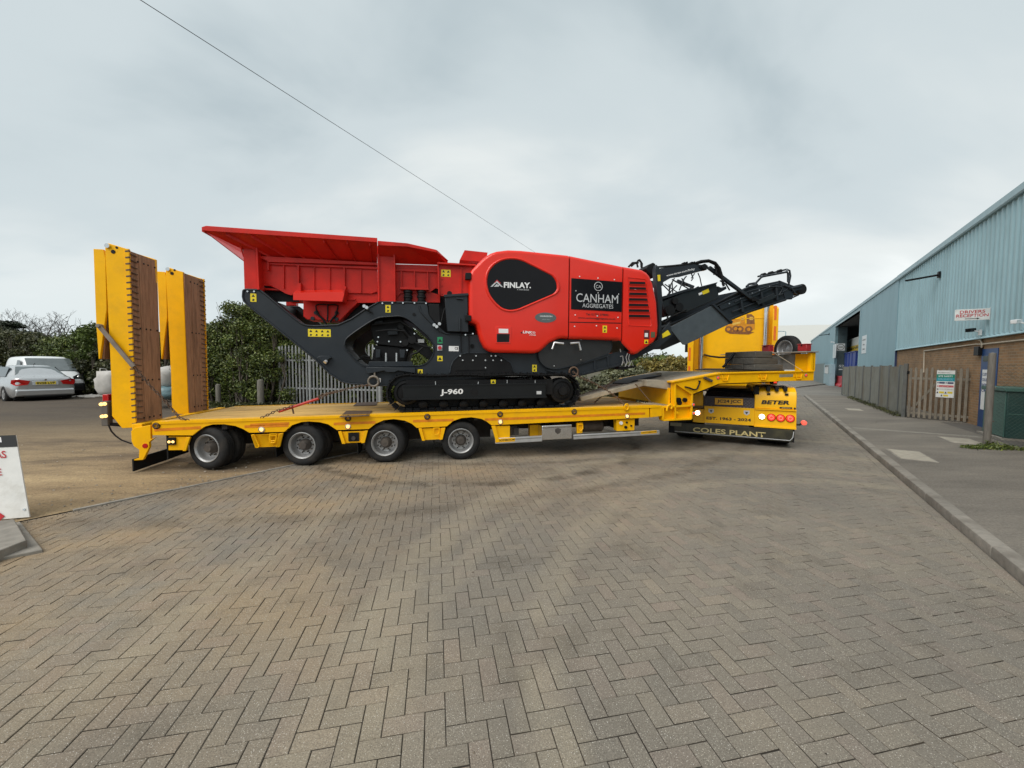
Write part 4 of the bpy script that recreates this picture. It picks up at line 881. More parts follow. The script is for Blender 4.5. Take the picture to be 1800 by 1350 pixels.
# tall hedge behind the trailer bed, cut up into single bushes
for k, (u0, u1, y0, y1, h0, h1, sd) in enumerate(((338, 418, 17.2, 16.6, 3.25, 3.75, 1), (410, 500, 16.6, 16.2, 4.1, 3.8, 2), (492, 610, 16.6, 16.3, 3.6, 3.9, 3), (600, 760, 16.8, 17.2, 3.6, 3.4, 4))):
    a, b = at_depth(u0, 640, y0), at_depth(u1, 640, y1)
    bush('hedge_bush', ['dense olive hedge bush just right of the raised ramps', 'tallest olive hedge bush behind the empty trailer bed', 'olive hedge bush rising behind the grey palisade gate', 'hedge bush seen through the crusher chassis opening'][k], 'bush',
         clump_line(a, b, 4+k//2, lambda f: h0+(h1-h0)*f, .95, sd, .12, .9), LF1, 85000, .042, 20+k, 'hedge bushes behind the trailer', shell=.35)
for k, (u, y) in enumerate(((382, 15.2), (424, 15.4), (457, 15.0))):
    p = at_depth(u, 640, y); t = thing('fence_stake', ['short timber stake under the hedge nearest the ramps', 'thin timber stake under the hedge, middle of three', 'thick timber stake under the hedge beside the palisade'][k], 'post', (p[0], p[1], .05), group='stakes under the hedge')
    mb = MB(); r = (.09, .06, .12)[k]; mb.lathe([(0, 0), (r, 0), (r*.95, .85+.1*k), (r*.6, .9+.1*k), (0, .91+.1*k)], 10, Matrix.Rotation(math.pi/2, 4, 'X')); mb.build('shaft', pm('stake_wood', (.13, .12, .10), .9, var=.25, stretch=(3, 3, .5)), t, smooth=50)
# long hedge behind the parked vehicles
for k, (u0, u1, y0, y1, h0, h1, sd) in enumerate(((-120, 40, 26, 25, 4.1, 4.1, 31), (30, 100, 25, 24, 3.6, 3.5, 32), (92, 170, 23.5, 22, 3.3, 3.4, 33), (176, 300, 21, 19.2, 3.0, 3.3, 35), (290, 352, 19.2, 18.0, 3.3, 3.4, 36))):
    a, b = at_depth(u0, 640, y0), at_depth(u1, 640, y1)
    bush('hedge_bush', ['dark overgrown hedge bush at the left edge behind the silver saloon', 'dark mixed hedge bush above the white van roof', 'brownish green hedge bush right of the white van', 'hedge bush seen in the gap between the two ramps', 'hedge bush right behind the second ramp'][k], 'bush',
         clump_line(a, b, 5, lambda f: h0+(h1-h0)*f, 1.3 if k < 3 else 1., sd, .12, 1.1), LF2 if k != 2 else LF1, 60000, .062, 40+k, 'hedge bushes behind the parked vehicles', shell=.35)
p = at_depth(158, 640, 20.5)
bush('bamboo_shrub', 'bright green upright shrub directly left of the raised ramps', 'shrub', [((p[0], p[1], .9), (.75, .7, .9)), ((p[0]+.1, p[1], 2.1), (.8, .7, 1.)), ((p[0]+.2, p[1], 3.0), (.5, .5, .8)), ((p[0]-.3, p[1], 2.9), (.35, .4, .75))], LF3, 30000, .06, 61, shell=.2)
p = at_depth(80, 640, 36)
bush('russet_bush', 'bare reddish brown bush between the hedge and the leafless trees', 'bush', [((p[0]+dx, p[1]+dy, 2.2), (2.2, 1.5, 2.0)) for dx, dy in ((-3, 0), (0, .5), (3, .2), (5.5, 0))], LF7, 26000, .06, 62, shell=.2)
# yellow and pale bushes seen under the conveyor
for k, (u, y, zc, rx, rz, mat, lab, sd, n, sz) in enumerate(((1160, 19, 1.2, 1.1, 1.25, LF4, 'yellow leaved bush under the conveyor, left of the yellow cab', 71, 16000, .075), (1205, 21, 1.35, 1.0, 1.35, LF4, 'yellowing bush close beside the cab wall', 72, 12000, .08), (1100, 15, .95, .9, .95, LF5, 'pale green leafed bush low behind the track of the crusher', 73, 16000, .06), (1040, 14.6, .8, .8, .8, LF5, 'low pale leafed bush right behind the track sprocket', 74, 12000, .06), (1150, 24, 1.3, 1.9, 1.5, LF1, 'olive bush farther back under the conveyor', 75, 14000, .09))):
    p = at_depth(u, 640, y)
    bush('roadside_bush', lab, 'bush', [((p[0], p[1], zc*.8), (rx, .9, rz*.8)), ((p[0]+.5, p[1], zc*1.25), (rx*.6, .7, rz*.55)), ((p[0]-.5, p[1]+.1, zc*1.2), (rx*.6, .7, rz*.5))], mat, n, sz, sd, 'bushes on the far side of the road', shell=.25)
def twiggy(name, label, base, H_, spread, seed, depth=6, r0=.18, mat=TWIG, group=None):
    """leafless tree: forking limbs"""
    t = thing(name, label, 'tree', base, group=group); rg = random.Random(seed); trunk = MB(); tw = MB()
    def grow(p, d, l, r, lev):
        d = d.normalized(); q = p+d*l; mid = p+d*l*.5+Vector((rg.uniform(-1, 1), rg.uniform(-1, 1), 0))*l*.06
        (trunk if lev < 2 else tw).tube([p, mid, q], [r, r*.85, r*.68], 5 if lev < 3 else 3, cap=False)
        if lev >= depth: return
        for k in range(3 if lev < 3 else rg.choice((1, 2, 2))):
            v = Vector((rg.gauss(0, 1), rg.gauss(0, 1), rg.gauss(.25, .6))).normalized(); grow(p+d*l*rg.uniform(.6, 1.), d*.75+v*spread, l*rg.uniform(.62, .82), max(.018, r*.56), lev+1)
    grow(Vector((0, 0, 0)), Vector((0, 0, 1)), H_*.27, r0, 0)
    trunk.build('trunk', mat, t, smooth=60); tw.build('crown', mat, t, smooth=0); return t
for k, (u, y, H_, sd) in enumerate(((46, 62, 15.5, 3), (66, 64, 15.0, 9), (119, 60, 14.2, 5))):
    p = at_depth(u, 640, y); twiggy('bare_tree', ['leafless tree on the skyline, leftmost of the three bare ones', 'leafless tree on the skyline touching the leftmost bare one', 'leafless tree standing alone on the skyline above the white van'][k], (p[0], p[1], 0), H_, .55, sd, 6, .26, group='bare trees on the skyline')
def pine():
    p = at_depth(8, 640, 46); t = thing('pine_tree', 'dark flat topped pine at the left edge of the skyline', 'tree', (p[0], p[1], 0)); rg = random.Random(4)
    mb = MB(); mb.tube([(0, 0, 0), (.1, 0, 3), (-.1, 0, 6.6)], [.3, .22, .1], 8); cl = []
    for k in range(16):
        a = rg.uniform(0, 6.28); z = rg.uniform(3.4, 6.6); l = (7.2-z)*rg.uniform(.6, 1.1)+.7; e = (math.cos(a)*l, math.sin(a)*l, z+.25); mb.tube([(0, 0, z-.3), e], [.07, .02], 5); cl.append((e, (1.25, 1.0, .32))); cl.append(((e[0]*.55, e[1]*.55, z+.25), (1.0, 1.0, .3)))
    mb.build('trunk', BARK, t, smooth=60)
    leaves('crown', LF6, [c for c, _ in cl], [r for _, r in cl], [700]*len(cl), .13, t, 8, .15, flat=.3)
pine()
for k, (u, y, zc) in enumerate(((-10, 40, 1.6), (20, 41, 1.5), (135, 44, 1.8))):
    p = at_depth(u, 640, y); bush('far_bush', ['dark bush below the flat topped pine', 'dark bush right of the pine trunk', 'dark bush below the lone bare tree'][k], 'bush', [((p[0]+dx, p[1], zc), (2.2, 1.3, 2.)) for dx in (-2, 0, 2)], LF2, 9000, .16, 90+k, 'dark bushes far behind the hedge', shell=.3)
# distant tree belt closing the horizon
far = [((x, 150+20*math.sin(x*.13), 2.5), (9, 5, 3.5+1.2*math.sin(x*.31))) for x in range(-170, 260, 9)]
o = leaves('distant_treeline', LF2, [c for c, r in far], [r for c, r in far], [2600]*len(far), .42, None, 77, .3); o['kind'] = 'stuff'; o['label'] = 'far belt of dark trees closing the horizon'
# weeds along fence and post
cl = [(tuple(RD.w(13.7+i*.45, -2.05, .13)+np.array([0, 0, .02])), (.22, .10, .05+.07*(math.sin(i*1.7) > .3))) for i in range(22)]
o = leaves('weeds', LF2, [c for c, r in cl], [r for c, r in cl], [110]*len(cl), .024, None, 51, .1, zmin=.1); o['kind'] = 'stuff'
pb = gnd(1734, 788, .1); cl = [((pb[0]+dx, pb[1]+dy, .13), (.2, .14, hz)) for dx, dy, hz in ((-.15, -.05, .08), (.05, -.12, .10), (.3, -.1, .07), (.55, -.25, .06), (.85, -.4, .08), (-.35, -.02, .04), (.2, .1, .12), (1.1, -.3, .1), (1.4, -.4, .1))]
o = leaves('weeds', LF1, [c for c, r in cl], [r for c, r in cl], [340]*len(cl), .020, None, 52, .1, zmin=.1); o['kind'] = 'stuff'
cl = [(tuple(at_depth(u, 640, 15.0)*np.array([1, 1, 0])+np.array([0, 0, .1])), (.5, .3, .16)) for u in range(340, 520, 14)]
o = leaves('undergrowth', LF2, [c for c, r in cl], [r for c, r in cl], [500]*len(cl), .05, None, 53, .1, zmin=0); o['kind'] = 'stuff'

# ------------------------------------------------------------------ palisade gates across the yard entrance beyond the trailer
GALV = pm('galvanised_steel', (.29, .30, .30), .5, .35, var=.14, scale=6, objrand=.08)
def palisade():
    p0, p1 = at_depth(493, 640, 15.6), at_depth(668, 640, 14.3); p0[2] = p1[2] = .05; d = p1-p0; Lf = np.linalg.norm(d); yaw = math.atan2(d[1], d[0])
    t = thing('palisade_fence', 'galvanised steel palisade gate beyond the trailer bed in front of the hedge', 'fence', p0, yaw)
    n = 27; H_ = 2.46
    for k in range(n):
        x = .13+(Lf-.25)*k/(n-1); w = .033
        mb = MB(); mb.prism([(x-w, .08), (x+w, .08), (x+w, H_-.10), (x+w*.4, H_), (x-w*.4, H_), (x-w, H_-.10)], -.03, -.018); mb.prism([(x-.006, .08), (x+.006, .08), (x+.006, H_-.1), (x-.006, H_-.1)], -.042, -.030); mb.build('pale', GALV, t, smooth=0)
    for z in (.72, 1.83): mb = MB(); mb.box(.0, Lf, -.016, .04, z, z+.06); mb.build('rail', GALV, t, smooth=0)
    for x in (0, Lf*.31, Lf): mb = MB(); mb.box(x-.05, x+.05, -.015 if 0 < x < Lf else -.06, .06, 0, H_-.35 if x else H_-.05); mb.build('post', GALV, t, bevel=.006)
palisade()
# ------------------------------------------------------------------ bulk bags, sheet and cable
def bag(u, v, y, w, h, label, col, seed, name='bulk_bag'):
    p = at_depth(u, v, y); rg = random.Random(seed); t = thing(name, label, 'bag', (p[0], p[1], max(.03, p[2])))
    bm = bmesh.new(); bmesh.ops.create_icosphere(bm, subdivisions=3, radius=1)
    from mathutils import noise as mn
    for vv in bm.verts:
        c = vv.co.copy(); s = max(abs(c.x), abs(c.y), abs(c.z)); c = c.lerp(c/s, .55); k = 1+.12*mn.noise(c*2.5+Vector((seed, 0, 0))); vv.co = Vector((c.x*w/2*k, c.y*w/2*k, (c.z*.5+.5)*h*k))
        if vv.co.z < .02: vv.co.z = 0
    me = bpy.data.meshes.new('sack'); bm.to_mesh(me); bm.free(); me.polygons.foreach_set('use_smooth', [True]*len(me.polygons)); me.materials.append(col); o = bpy.data.objects.new('sack', me); COL.objects.link(o); o.parent = t
    for sx in (-1, 1): mb = MB(); mb.tube([(sx*w*.36, -w*.2, h*.9), (sx*w*.38, -w*.15, h*1.1), (sx*w*.36, w*.1, h*1.08), (sx*w*.36, w*.2, h*.9)], .018, 6); mb.build('loop', col, t, smooth=60)
BAGW = pm('white_woven_bag', (.45, .43, .40), .8, var=.12, scale=5, dirt=.4, dirtcol=(.35, .32, .27)); BAGT = pm('teal_wrapped_bag', (.12, .20, .22), .4, var=.3, scale=9)
bag(197, 696, 14.6, .75, .95, 'white bulk bag partly hidden behind the near ramp', BAGW, 1); bag(289, 681, 14.6, 1.0, .75, 'white bulk bag seen between the ramps, on top of a darker one', BAGW, 2); bag(293, 701, 14.4, 1.1, .48, 'teal wrapped bag under the white one between the ramps', BAGT, 3)
def sheet_heap():
    p = gnd(163, 698, .1); t = thing('plastic_sheet', 'crumpled white plastic sheet lying on the yard beside the white van', 'sheet', (p[0], p[1], .06))
    from mathutils import noise as mn; mb = MB(); n = 18
    mb.v = [((i/n-.5)*1.9+.1*mn.noise(Vector((i, j, 3))), (j/n-.5)*1.2+.1*mn.noise(Vector((i*.7, j*.6, 8))), max(.01, .14*abs(mn.noise(Vector((i*.42, j*.42, 0))))+.10*(1-abs(i/n-.4)*2))) for i in range(n+1) for j in range(n+1)]
    mb.f = [(i*(n+1)+j, (i+1)*(n+1)+j, (i+1)*(n+1)+j+1, i*(n+1)+j+1) for i in range(n) for j in range(n)]; mb.build('film', BAGW, t, smooth=35)
sheet_heap()
def cable():
    a, b = at_depth(247, 0, 9.0), at_depth(930, 437, 34.0); d = b-a; pts = []
    for i in range(33):
        f = -.35+1.55*i/32; p = a+d*f; pts.append((p[0], p[1], p[2]-.5*(f*(1-f))*0))
    mb = MB(); mb.tube(pts, .0085, 5); o = mb.build('overhead_cable', BLK, smooth=60); tag(o, 'thin dark overhead cable crossing the grey sky', 'cable')
    e = pts[-1]; t = thing('cable_pole', 'wooden cable pole hidden behind the crusher hood', 'pole', (e[0], e[1], 0)); mb = MB(); mb.tube([(0, 0, 0), (0, 0, e[2]+.3)], [.14, .09], 10); mb.build('shaft', BARK, t, smooth=60); 
cable()

# ------------------------------------------------------------------ parked vehicles
def loft(stations, mirror=True):
    """stations: (x, [(y,z),...] half section from sill to roof centre) -> verts, faces with ring index"""
    mb = MB(); n = len(stations[0][1]); rows = []
    for x, sec in stations:
        full = [(x if not isinstance(x, (list, tuple)) else x[i], y, z) for i, (y, z) in enumerate(sec)]
        full = full+[(p[0], -p[1], p[2]) for p in reversed(full[:-1])]; rows.append(full)
    m = len(rows[0])
    for r in rows: mb.v += r
    fi = []
    for i in range(len(rows)-1):
        for j in range(m-1): mb.f.append((i*m+j, (i+1)*m+j, (i+1)*m+j+1, i*m+j+1)); fi.append((i, j if j < n-1 else m-2-j))
    mb.f.append(tuple(range(m))); fi.append((-1, -1)); mb.f.append(tuple(range((len(rows)-1)*m, len(rows)*m))); fi.append((-2, -2))
    return mb, fi
SILV = pm('silver_car_paint', (.50, .51, .52), .26, .55, var=.04, coat=.5); VANW = pm('white_van_paint', (.72, .74, .75), .3, var=.03, coat=.3)
def wheel_at(t, x, y, r, w, side):
    mb = MB(); M_ = Matrix.Translation((x, y, r))@(Matrix.Rotation(math.pi, 4, 'Z') if side > 0 else Matrix.Identity(4))
    mb.lathe([(r*.62, -w/2), (r*.9, -w/2), (r, -w/2+.03), (r, w/2-.03), (r*.9, w/2), (r*.62, w/2)], 28, M_); wh = mb.build('wheel', RUB, t, smooth=40)
    mb = MB(); mb.lathe([(r*.63, -w/2+.005), (r*.58, -w/2+.01), (r*.52, -w/2+.07), (r*.25, -w/2+.03), (.0, -w/2+.02)], 24, M_)
    for k in range(5):
        a = k*2*math.pi/5; mb.shift(Matrix.Identity(4)); s0 = len(mb.v); mb.beam((r*.12*math.cos(a), -w/2+.02, r*.12*math.sin(a)), (r*.56*math.cos(a), -w/2+.025, r*.56*math.sin(a)), .09, .03, up=(0, 1, 0)); mb.shift(M_, s0)
    mb.build('rim', RIM, wh, smooth=40)
def saloon():
    # x forward, rear at x=0; length 4.55 width 1.77 height 1.44
    p = gnd(82, 706, .08); head = math.radians(154)
    t = thing('silver_car', 'silver saloon parked with its tail to the road in front of the white van', 'car', (p[0], p[1], .07), head); t.scale = (1.05, 1.06, 1.10)
    secs = []
    def S(x, yb, zb, ym, zm, ysh, zsh, yr, zr, zc):
        return (x, [(yb, zb), (ym+.0, zb+.12), (ym+.03, zm), (ysh, zsh), (yr, zr), (yr*.7, zc-.012), (0, zc)])
    st = [S(0.00, .66, .34, .72, .55, .66, .80, .60, .86, .88), S(.04, .74, .27, .79, .55, .72, .88, .66, .945, .955), S(.18, .78, .22, .85, .58, .78, .93, .70, .985, .995), S(.42, .80, .20, .86, .6, .80, .95, .71, .99, 1.0),
          S(.62, .80, .2, .87, .6, .81, .955, .68, 1.06, 1.08), S(1.05, .80, .2, .875, .6, .82, .955, .60, 1.33, 1.36), S(1.35, .80, .2, .88, .6, .83, .95, .565, 1.40, 1.43), S(1.9, .80, .2, .885, .6, .83, .95, .57, 1.42, 1.447), S(2.5, .80, .2, .885, .6, .83, .94, .57, 1.39, 1.42),
          S(2.95, .8, .2, .88, .6, .83, .935, .60, 1.22, 1.25), S(3.35, .80, .2, .88, .6, .82, .92, .68, .99, 1.0), S(3.9, .79, .2, .87, .58, .78, .86, .66, .91, .925), S(4.35, .76, .24, .82, .5, .70, .72, .58, .76, .78), S(4.55, .62, .32, .66, .45, .58, .6, .5, .62, .63)]
    mb, fi = loft(st); o = mb.build('body', SILV, t, smooth=40)
    o.data.materials.append(GLASS); 
    for k, (i, j) in enumerate(fi):
        if j == 3 and 5 <= i <= 8: o.data.polygons[k].material_index = 1
    s_ = o.modifiers.new('s', 'SUBSURF'); s_.levels = s_.render_levels = 2
    # rear window as its own inset panel
    mb = MB(); mb.slab([(.60, -.655, 1.035), (.60, .655, 1.035), (1.14, .52, 1.365), (1.14, -.52, 1.365)], .02); mb.build('rear_window', GLASSL, t, bevel=.01)
    for s in (-1, 1):
        mb = MB(); mb.slab([(1.0, s*.80, .985), (2.95, s*.80, .975), (2.55, s*.615, 1.34), (1.35, s*.615, 1.36)][::s], .01); mb.build('side_window', GLASS, t)
        L_ = t; pts = [(-.028, s*.40, .83), (.02, s*.70, .90), (.14, s*.835, .87), (.16, s*.85, .74), (.03, s*.765, .66), (-.024, s*.46, .69)]
        mb = MB(); mb.slab(pts if s < 0 else pts[::-1], .03); mb.build('tail_light', RLENS, t, smooth=0)
        mb = MB(); mb.slab([(2.75, s*.86, .95), (2.72, s*1.02, .96), (2.72, s*1.02, 1.1), (2.75, s*.86, 1.08)], .12); mb.build('wing_mirror', SILV, t, bevel=.02)
        for x in (.92, 3.72): wheel_at(t, x, s*.80, .32, .2, s)
    NP = pm('yellow_number_plate', (.72, .52, .02), .4)
    mb = MB(); mb.slab([(-.03, .36, .66), (-.03, -.36, .66), (-.012, -.34, .82), (-.012, .34, .82)], .015); mb.build('plate_recess', SILV, t, bevel=.01)
    mb = MB(); mb.slab([(-.040, .27, .69), (-.040, -.27, .69), (-.030, -.27, .80), (-.030, .27, .80)], .004); pl = mb.build('number_plate', NP, t)
    lettering('BV58 LVP', (-.040, .24, .705), (-.040, -.24, .705), .08, INK, pl, out=(-1, 0, 0), up=(.1, 0, 1), lift=.004, bold=.02)
    mb = MB(); mb.prism([(-.02, .26), (-.06, .30), (-.07, .46), (-.03, .52), (.1, .52), (.1, .24)], -.78, .78); mb.build('bumper', SILV, t, bevel=.03, seg=3)
    mb = MB(); mb.box(-.045, .1, -.55, .55, .20, .262); mb.build('diffuser', BLKP, t, bevel=.01)
    mb = MB(); mb.tube([(1.3, 0, 1.43), (1.15, 0, 1.50)], .012, 6); mb.build('aerial', BLKP, t)
    mb = MB(); mb.cyl((-.02, 0, .87), (-.03, 0, .868), .035, 14); mb.build('emblem', CHROME, t)
    mb = MB(); mb.box(.3, 4.2, -.75, .75, .14, .25); mb.build('underbody', BLK, t)
saloon()
def van():
    p = at_depth(104, 660, 18.6); head = math.radians(-27)
    t = thing('white_van', 'white panel van facing the road behind the silver saloon', 'van', (p[0], p[1], .10), head)
    def S(x, yb, zb, ym, zm, ysh, zsh, yr, zr, zc): return (x, [(yb, zb), (ym, zb+.15), (ym+.02, zm), (ysh, zsh), (yr, zr), (yr*.75, zc-.02), (0, zc)])
    st = [S(-4.3, .8, .3, .92, .8, .92, 1.1, .80, 1.9, 1.95), S(-3.9, .85, .25, .95, .8, .95, 1.1, .82, 1.93, 1.98), S(-1.9, .86, .25, .95, .8, .95, 1.1, .82, 1.94, 2.0), S(-1.55, .86, .25, .95, .8, .95, 1.1, .80, 1.88, 1.95), S(-.95, .86, .25, .95, .8, .93, 1.12, .84, 1.36, 1.40), S(-.72, .86, .25, .95, .8, .90, 1.08, .80, 1.2, 1.23), S(-.35, .85, .25, .94, .75, .86, .98, .72, 1.07, 1.10), S(-.08, .80, .28, .88, .65, .76, .86, .6, .92, .95), S(0, .7, .34, .76, .6, .66, .78, .5, .82, .84)]
    mb, fi = loft(st); o = mb.build('body', VANW, t, smooth=40); s_ = o.modifiers.new('s', 'SUBSURF'); s_.levels = s_.render_levels = 2
    mb = MB(); mb.slab([(-.72, -.80, 1.27), (-.72, .80, 1.27), (-1.47, .74, 1.88), (-1.47, -.74, 1.88)], .02); mb.build('windscreen', GLASSL, t, bevel=.015)
    for s in (-1, 1):
        mb = MB(); mb.slab([(-1.0, s*.952, 1.2), (-1.95, s*.965, 1.16), (-1.9, s*.865, 1.78), (-1.5, s*.865, 1.76)], .01); mb.build('side_window', GLASS, t)
        pts = [(-.02, s*.50, .86), (-.12, s*.86, .90), (-.5, s*.93, 1.06), (-.36, s*.70, 1.08), (-.1, s*.48, .98)]
        mb = MB(); mb.slab(pts, .03); h = mb.build('headlight', BLKP, t, smooth=0); mb = MB(); mb.lathe([(0, -.03), (.09, -.02), (.1, 0)], 14, Matrix.Translation((-.14, s*.72, .93))@Matrix.Rotation(math.pi/2, 4, 'Z')); mb.build('lens', CHROME, h, smooth=50)
        mb = MB(); mb.box(-1.05, -.9, s*1.0-.10, s*1.0+.10, 1.22, 1.46); mb.build('wing_mirror', BLKP, t, bevel=.03)
        for x in (-.85, -3.55): wheel_at(t, x, s*.85, .34, .22, s)
    mb = MB(); mb.prism([(.03, .26), (.05, .5), (.0, .66), (-.4, .62), (-.4, .22)], -.86, .86); mb.build('bumper', BLKP, t, bevel=.06, seg=3)
    mb = MB(); mb.box(-.2, .06, -.45, .45, .68, .84); mb.build('grille', BLKP, t, bevel=.02)
    mb = MB(); mb.box(.055, .07, -.26, .26, .42, .53); mb.build('number_plate', WHT, t)
    for s in (-1, 1): mb = MB(); mb.beam((-.78, s*.1, 1.26), (-.9, s*.62, 1.34), .02, .02); mb.build('wiper', BLKP, t)
van()
def dark_car():
    p = at_depth(-14, 660, 19.5); t = thing('dark_car', 'dark car with its tailgate side cut off at the left edge', 'car', (p[0]-.3, p[1], .1), math.radians(150))
    def S(x, yb, zb, ym, zm, ysh, zsh, yr, zr, zc): return (x, [(yb, zb), (ym, zb+.12), (ym+.03, zm), (ysh, zsh), (yr, zr), (yr*.7, zc-.012), (0, zc)])
    st = [S(0, .7, .3, .8, .6, .78, .95, .62, 1.05, 1.07), S(.15, .78, .22, .86, .6, .82, .98, .64, 1.3, 1.33), S(.5, .8, .2, .88, .6, .83, .98, .6, 1.5, 1.53), S(2.2, .8, .2, .88, .6, .83, .97, .6, 1.5, 1.55), S(3.0, .8, .2, .88, .6, .82, .96, .68, 1.02, 1.05), S(3.9, .76, .22, .84, .55, .74, .82, .6, .86, .88), S(4.1, .6, .3, .66, .5, .6, .66, .5, .7, .71)]
    mb, fi = loft(st); o = mb.build('body', pm('dark_car_paint', (.05, .055, .06), .25, .3, coat=.5), t, smooth=40); s_ = o.modifiers.new('s', 'SUBSURF'); s_.levels = s_.render_levels = 2
    for s in (-1, 1):
        mb = MB(); mb.slab([(.5, s*.82, 1.02), (2.9, s*.82, 1.0), (2.3, s*.635, 1.45), (.6, s*.635, 1.45)], .01); mb.build('side_window', GLASSL, t)
        mb = MB(); mb.slab([(-.02, s*.5, .95), (.05, s*.82, .98), (.08, s*.84, .8), (-.01, s*.55, .78)], .03); mb.build('tail_light', RLENS, t)
        for x in (.8, 3.3): wheel_at(t, x, s*.8, .32, .2, s)
    mb = MB(); mb.slab([(.05, -.62, 1.1), (.05, .62, 1.1), (.42, .55, 1.47), (.42, -.55, 1.47)], .01); mb.build('rear_window', GLASSL, t)
dark_car()
# ------------------------------------------------------------------ low loader trailer
TR = thing('low_loader_trailer', 'yellow four axle low loader trailer with raised ramps and a gooseneck', 'trailer', TF.o*np.array([1, 1, 0]), TF.yaw)
def T(zm, t, txt): return TF.P(zm, t, txt)
(_sa, _za), (_sb, _zb) = T('F', 0, '266.7,742.7 1164,713.6')
def zt(s): return _za+(_zb-_za)*(s-_sa)/(_sb-_sa)
def mbuild(name, fn, mat, parent=None, **k):
    mb = MB(); fn(mb); return mb.build(name, mat, parent or TR, **k)
# near side rail with four wheel arches
rail = T('g', 0, '483,373')+[(s, zt(s)) for s in (-3, -1, 1, 3)]+T('i', 0, '1604,316 1604,380 680,425')
rail += [p for p in T('h', 0, '1728,517 1700,495 1660,475 1590,464 1520,470 1460,490 1412,530 1197,541 1160,510 1110,488 1030,477 960,485 900,511 852,549 622,556 560,515 500,500 420,494 370,498 300,521 242,571')]
rail += T('g', 0, '1535,446 1252,453 1205,425 1140,399 1050,386 960,388 900,404 850,436 802,474 485,473')
mbuild('side_rail', lambda m: m.prism(rail, .0, .045), YEL, bevel=.006)
far_rail = [(s, z) for s, z in rail]
mbuild('side_rail', lambda m: m.prism(far_rail, 2.505, 2.55), YEL)
def lip():
    mb = MB()
    for a, b in zip(np.linspace(-4.9, 3.98, 12)[:-1], np.linspace(-4.9, 3.98, 12)[1:]): mb.add([(a, -.012, zt(a)-.03), (b, -.012, zt(b)-.03), (b, -.012, zt(b)+.012), (a, -.012, zt(a)+.012), (a, .16, zt(a)-.03), (b, .16, zt(b)-.03), (b, .16, zt(b)+.012), (a, .16, zt(a)+.012)], [(0, 1, 2, 3), (7, 6, 5, 4), (3, 2, 6, 7), (0, 4, 5, 1)])
    mb.build('rail_capping', YEL, TR, smooth=0)
lip()
# orange reflective tape, in lengths between the arches
def tape(zm, a, b, h0=.06, h1=.10):
    (s0, z0), (s1, z1) = T(zm, 0, a+' '+b)
    mbuild('reflective_tape', lambda m: m.add([(s0, -.003, z0-.022), (s1, -.003, z1-.022), (s1, -.003, z1+.022), (s0, -.003, z0+.022)], [(0, 1, 2, 3)]), ORANGE, smooth=0)
for a in (('g', '500,432', '870,412'), ('g', '1215,405', '1560,395'), ('h', '0,520', '280,508'), ('h', '600,512', '900,500'), ('h', '1170,492', '1460,483'), ('i', '640,392', '1580,356')): tape(*a)
# marker lamps, tie-down rings
def lamp(zm, xy, t=-.004, r=.03, mat=ALAMP, parent=None, name='marker_lamp'):
    (s, z), = T(zm, t, xy); o = mbuild(name, lambda m: m.lathe([(r*1.7, .006), (r*1.6, -.006), (r*1.1, -.01)], 14, Matrix.Translation((s, t, z))), CHROME, parent)
    mb = MB(); mb.lathe([(r, -.006), (r*.8, -.014), (0, -.018)], 12, Matrix.Translation((s, t, z))); mb.build('lens', mat, o if parent is None else parent)
for zm, xy in (('g', '1350,429'), ('h', '80,553'), ('h', '702,532'), ('i', '732,406'), ('i', '1475,372')): lamp(zm, xy)
def ring(zm, xy, r=.04):
    (s, z), = T(zm, -.01, xy)
    o = mbuild('tie_ring_pocket', lambda m: m.lathe([(r*1.35, .02), (r*1.35, -.012), (r*1.1, -.014), (r, .01), (0, .012)], 16, Matrix.Translation((s, -.0, z))), BLK)
    mbuild('tie_ring', lambda m: m.tube([(s+r*.8*math.cos(a), -.02, z+r*.8*math.sin(a)) for a in np.linspace(0, 2*math.pi, 14)[:-1]], .010, 6, closed=True), RUST, o)
for zm, xy in (('g', '515,398'), ('h', '702,472'), ('h', '1273,460'), ('i', '303,375'), ('i', '730,360'), ('i', '1165,346')): ring(zm, xy)
# brackets under the rail with their sloping lugs
def bracket(zm, plate, lugs, d='', hole=None):
    o = mbuild('rail_bracket', lambda m: m.prism(T(zm, .03, plate), .03, .07), YEL, bevel=.004)
    for l in lugs: mbuild('bracket_lug', lambda m: m.prism(T(zm, -.005, l), -.01, .03), YEL, o, bevel=.004)
    if d:
        (s, z), = T(zm, 0, d); mbuild('d_ring', lambda m: m.tube([(s-.05, -.0, z+.06), (s+.05, -.0, z+.06), (s+.05, -.012, z-.02), (s+.03, -.015, z-.055), (s-.03, -.015, z-.055), (s-.05, -.012, z-.02)], .011, 6, closed=True), YEL, o)
    if hole:
        p = T(zm, .02, hole); mbuild('valve_box', lambda m: m.box(p[0][0], p[1][0], .01, .04, p[1][1], p[0][1]), BLK, o); mbuild('valve_knob', lambda m: m.cyl(((p[0][0]+p[1][0])/2, .012, (p[0][1]+p[1][1])/2-.02), ((p[0][0]+p[1][0])/2, -.02, (p[0][1]+p[1][1])/2-.02), .035, 12), HUB, o)
bracket('g', '1285,470 1505,462 1480,562 1310,570', ['1265,470 1290,468 1335,562 1300,573', '1490,462 1518,460 1492,565 1462,566'], '1440,505')
bracket('g', '612,485 770,485 745,590 612,592', ['755,488 785,487 750,597 725,597'])
bracket('h', '25,590 225,580 205,670 45,678', ['5,590 28,588 62,682 40,686', '205,582 235,578 212,675 185,678'], '165,610')
bracket('h', '640,568 835,562 815,645 665,652', ['632,567 655,565 685,655 660,656', '820,562 845,560 822,648 798,651'], '', '705,575 783,635')
bracket('h', '1220,545 1392,540 1378,622 1245,630', ['1210,545 1232,544 1257,632 1235,634', '1378,541 1403,540 1382,624 1360,627'], '1338,565')
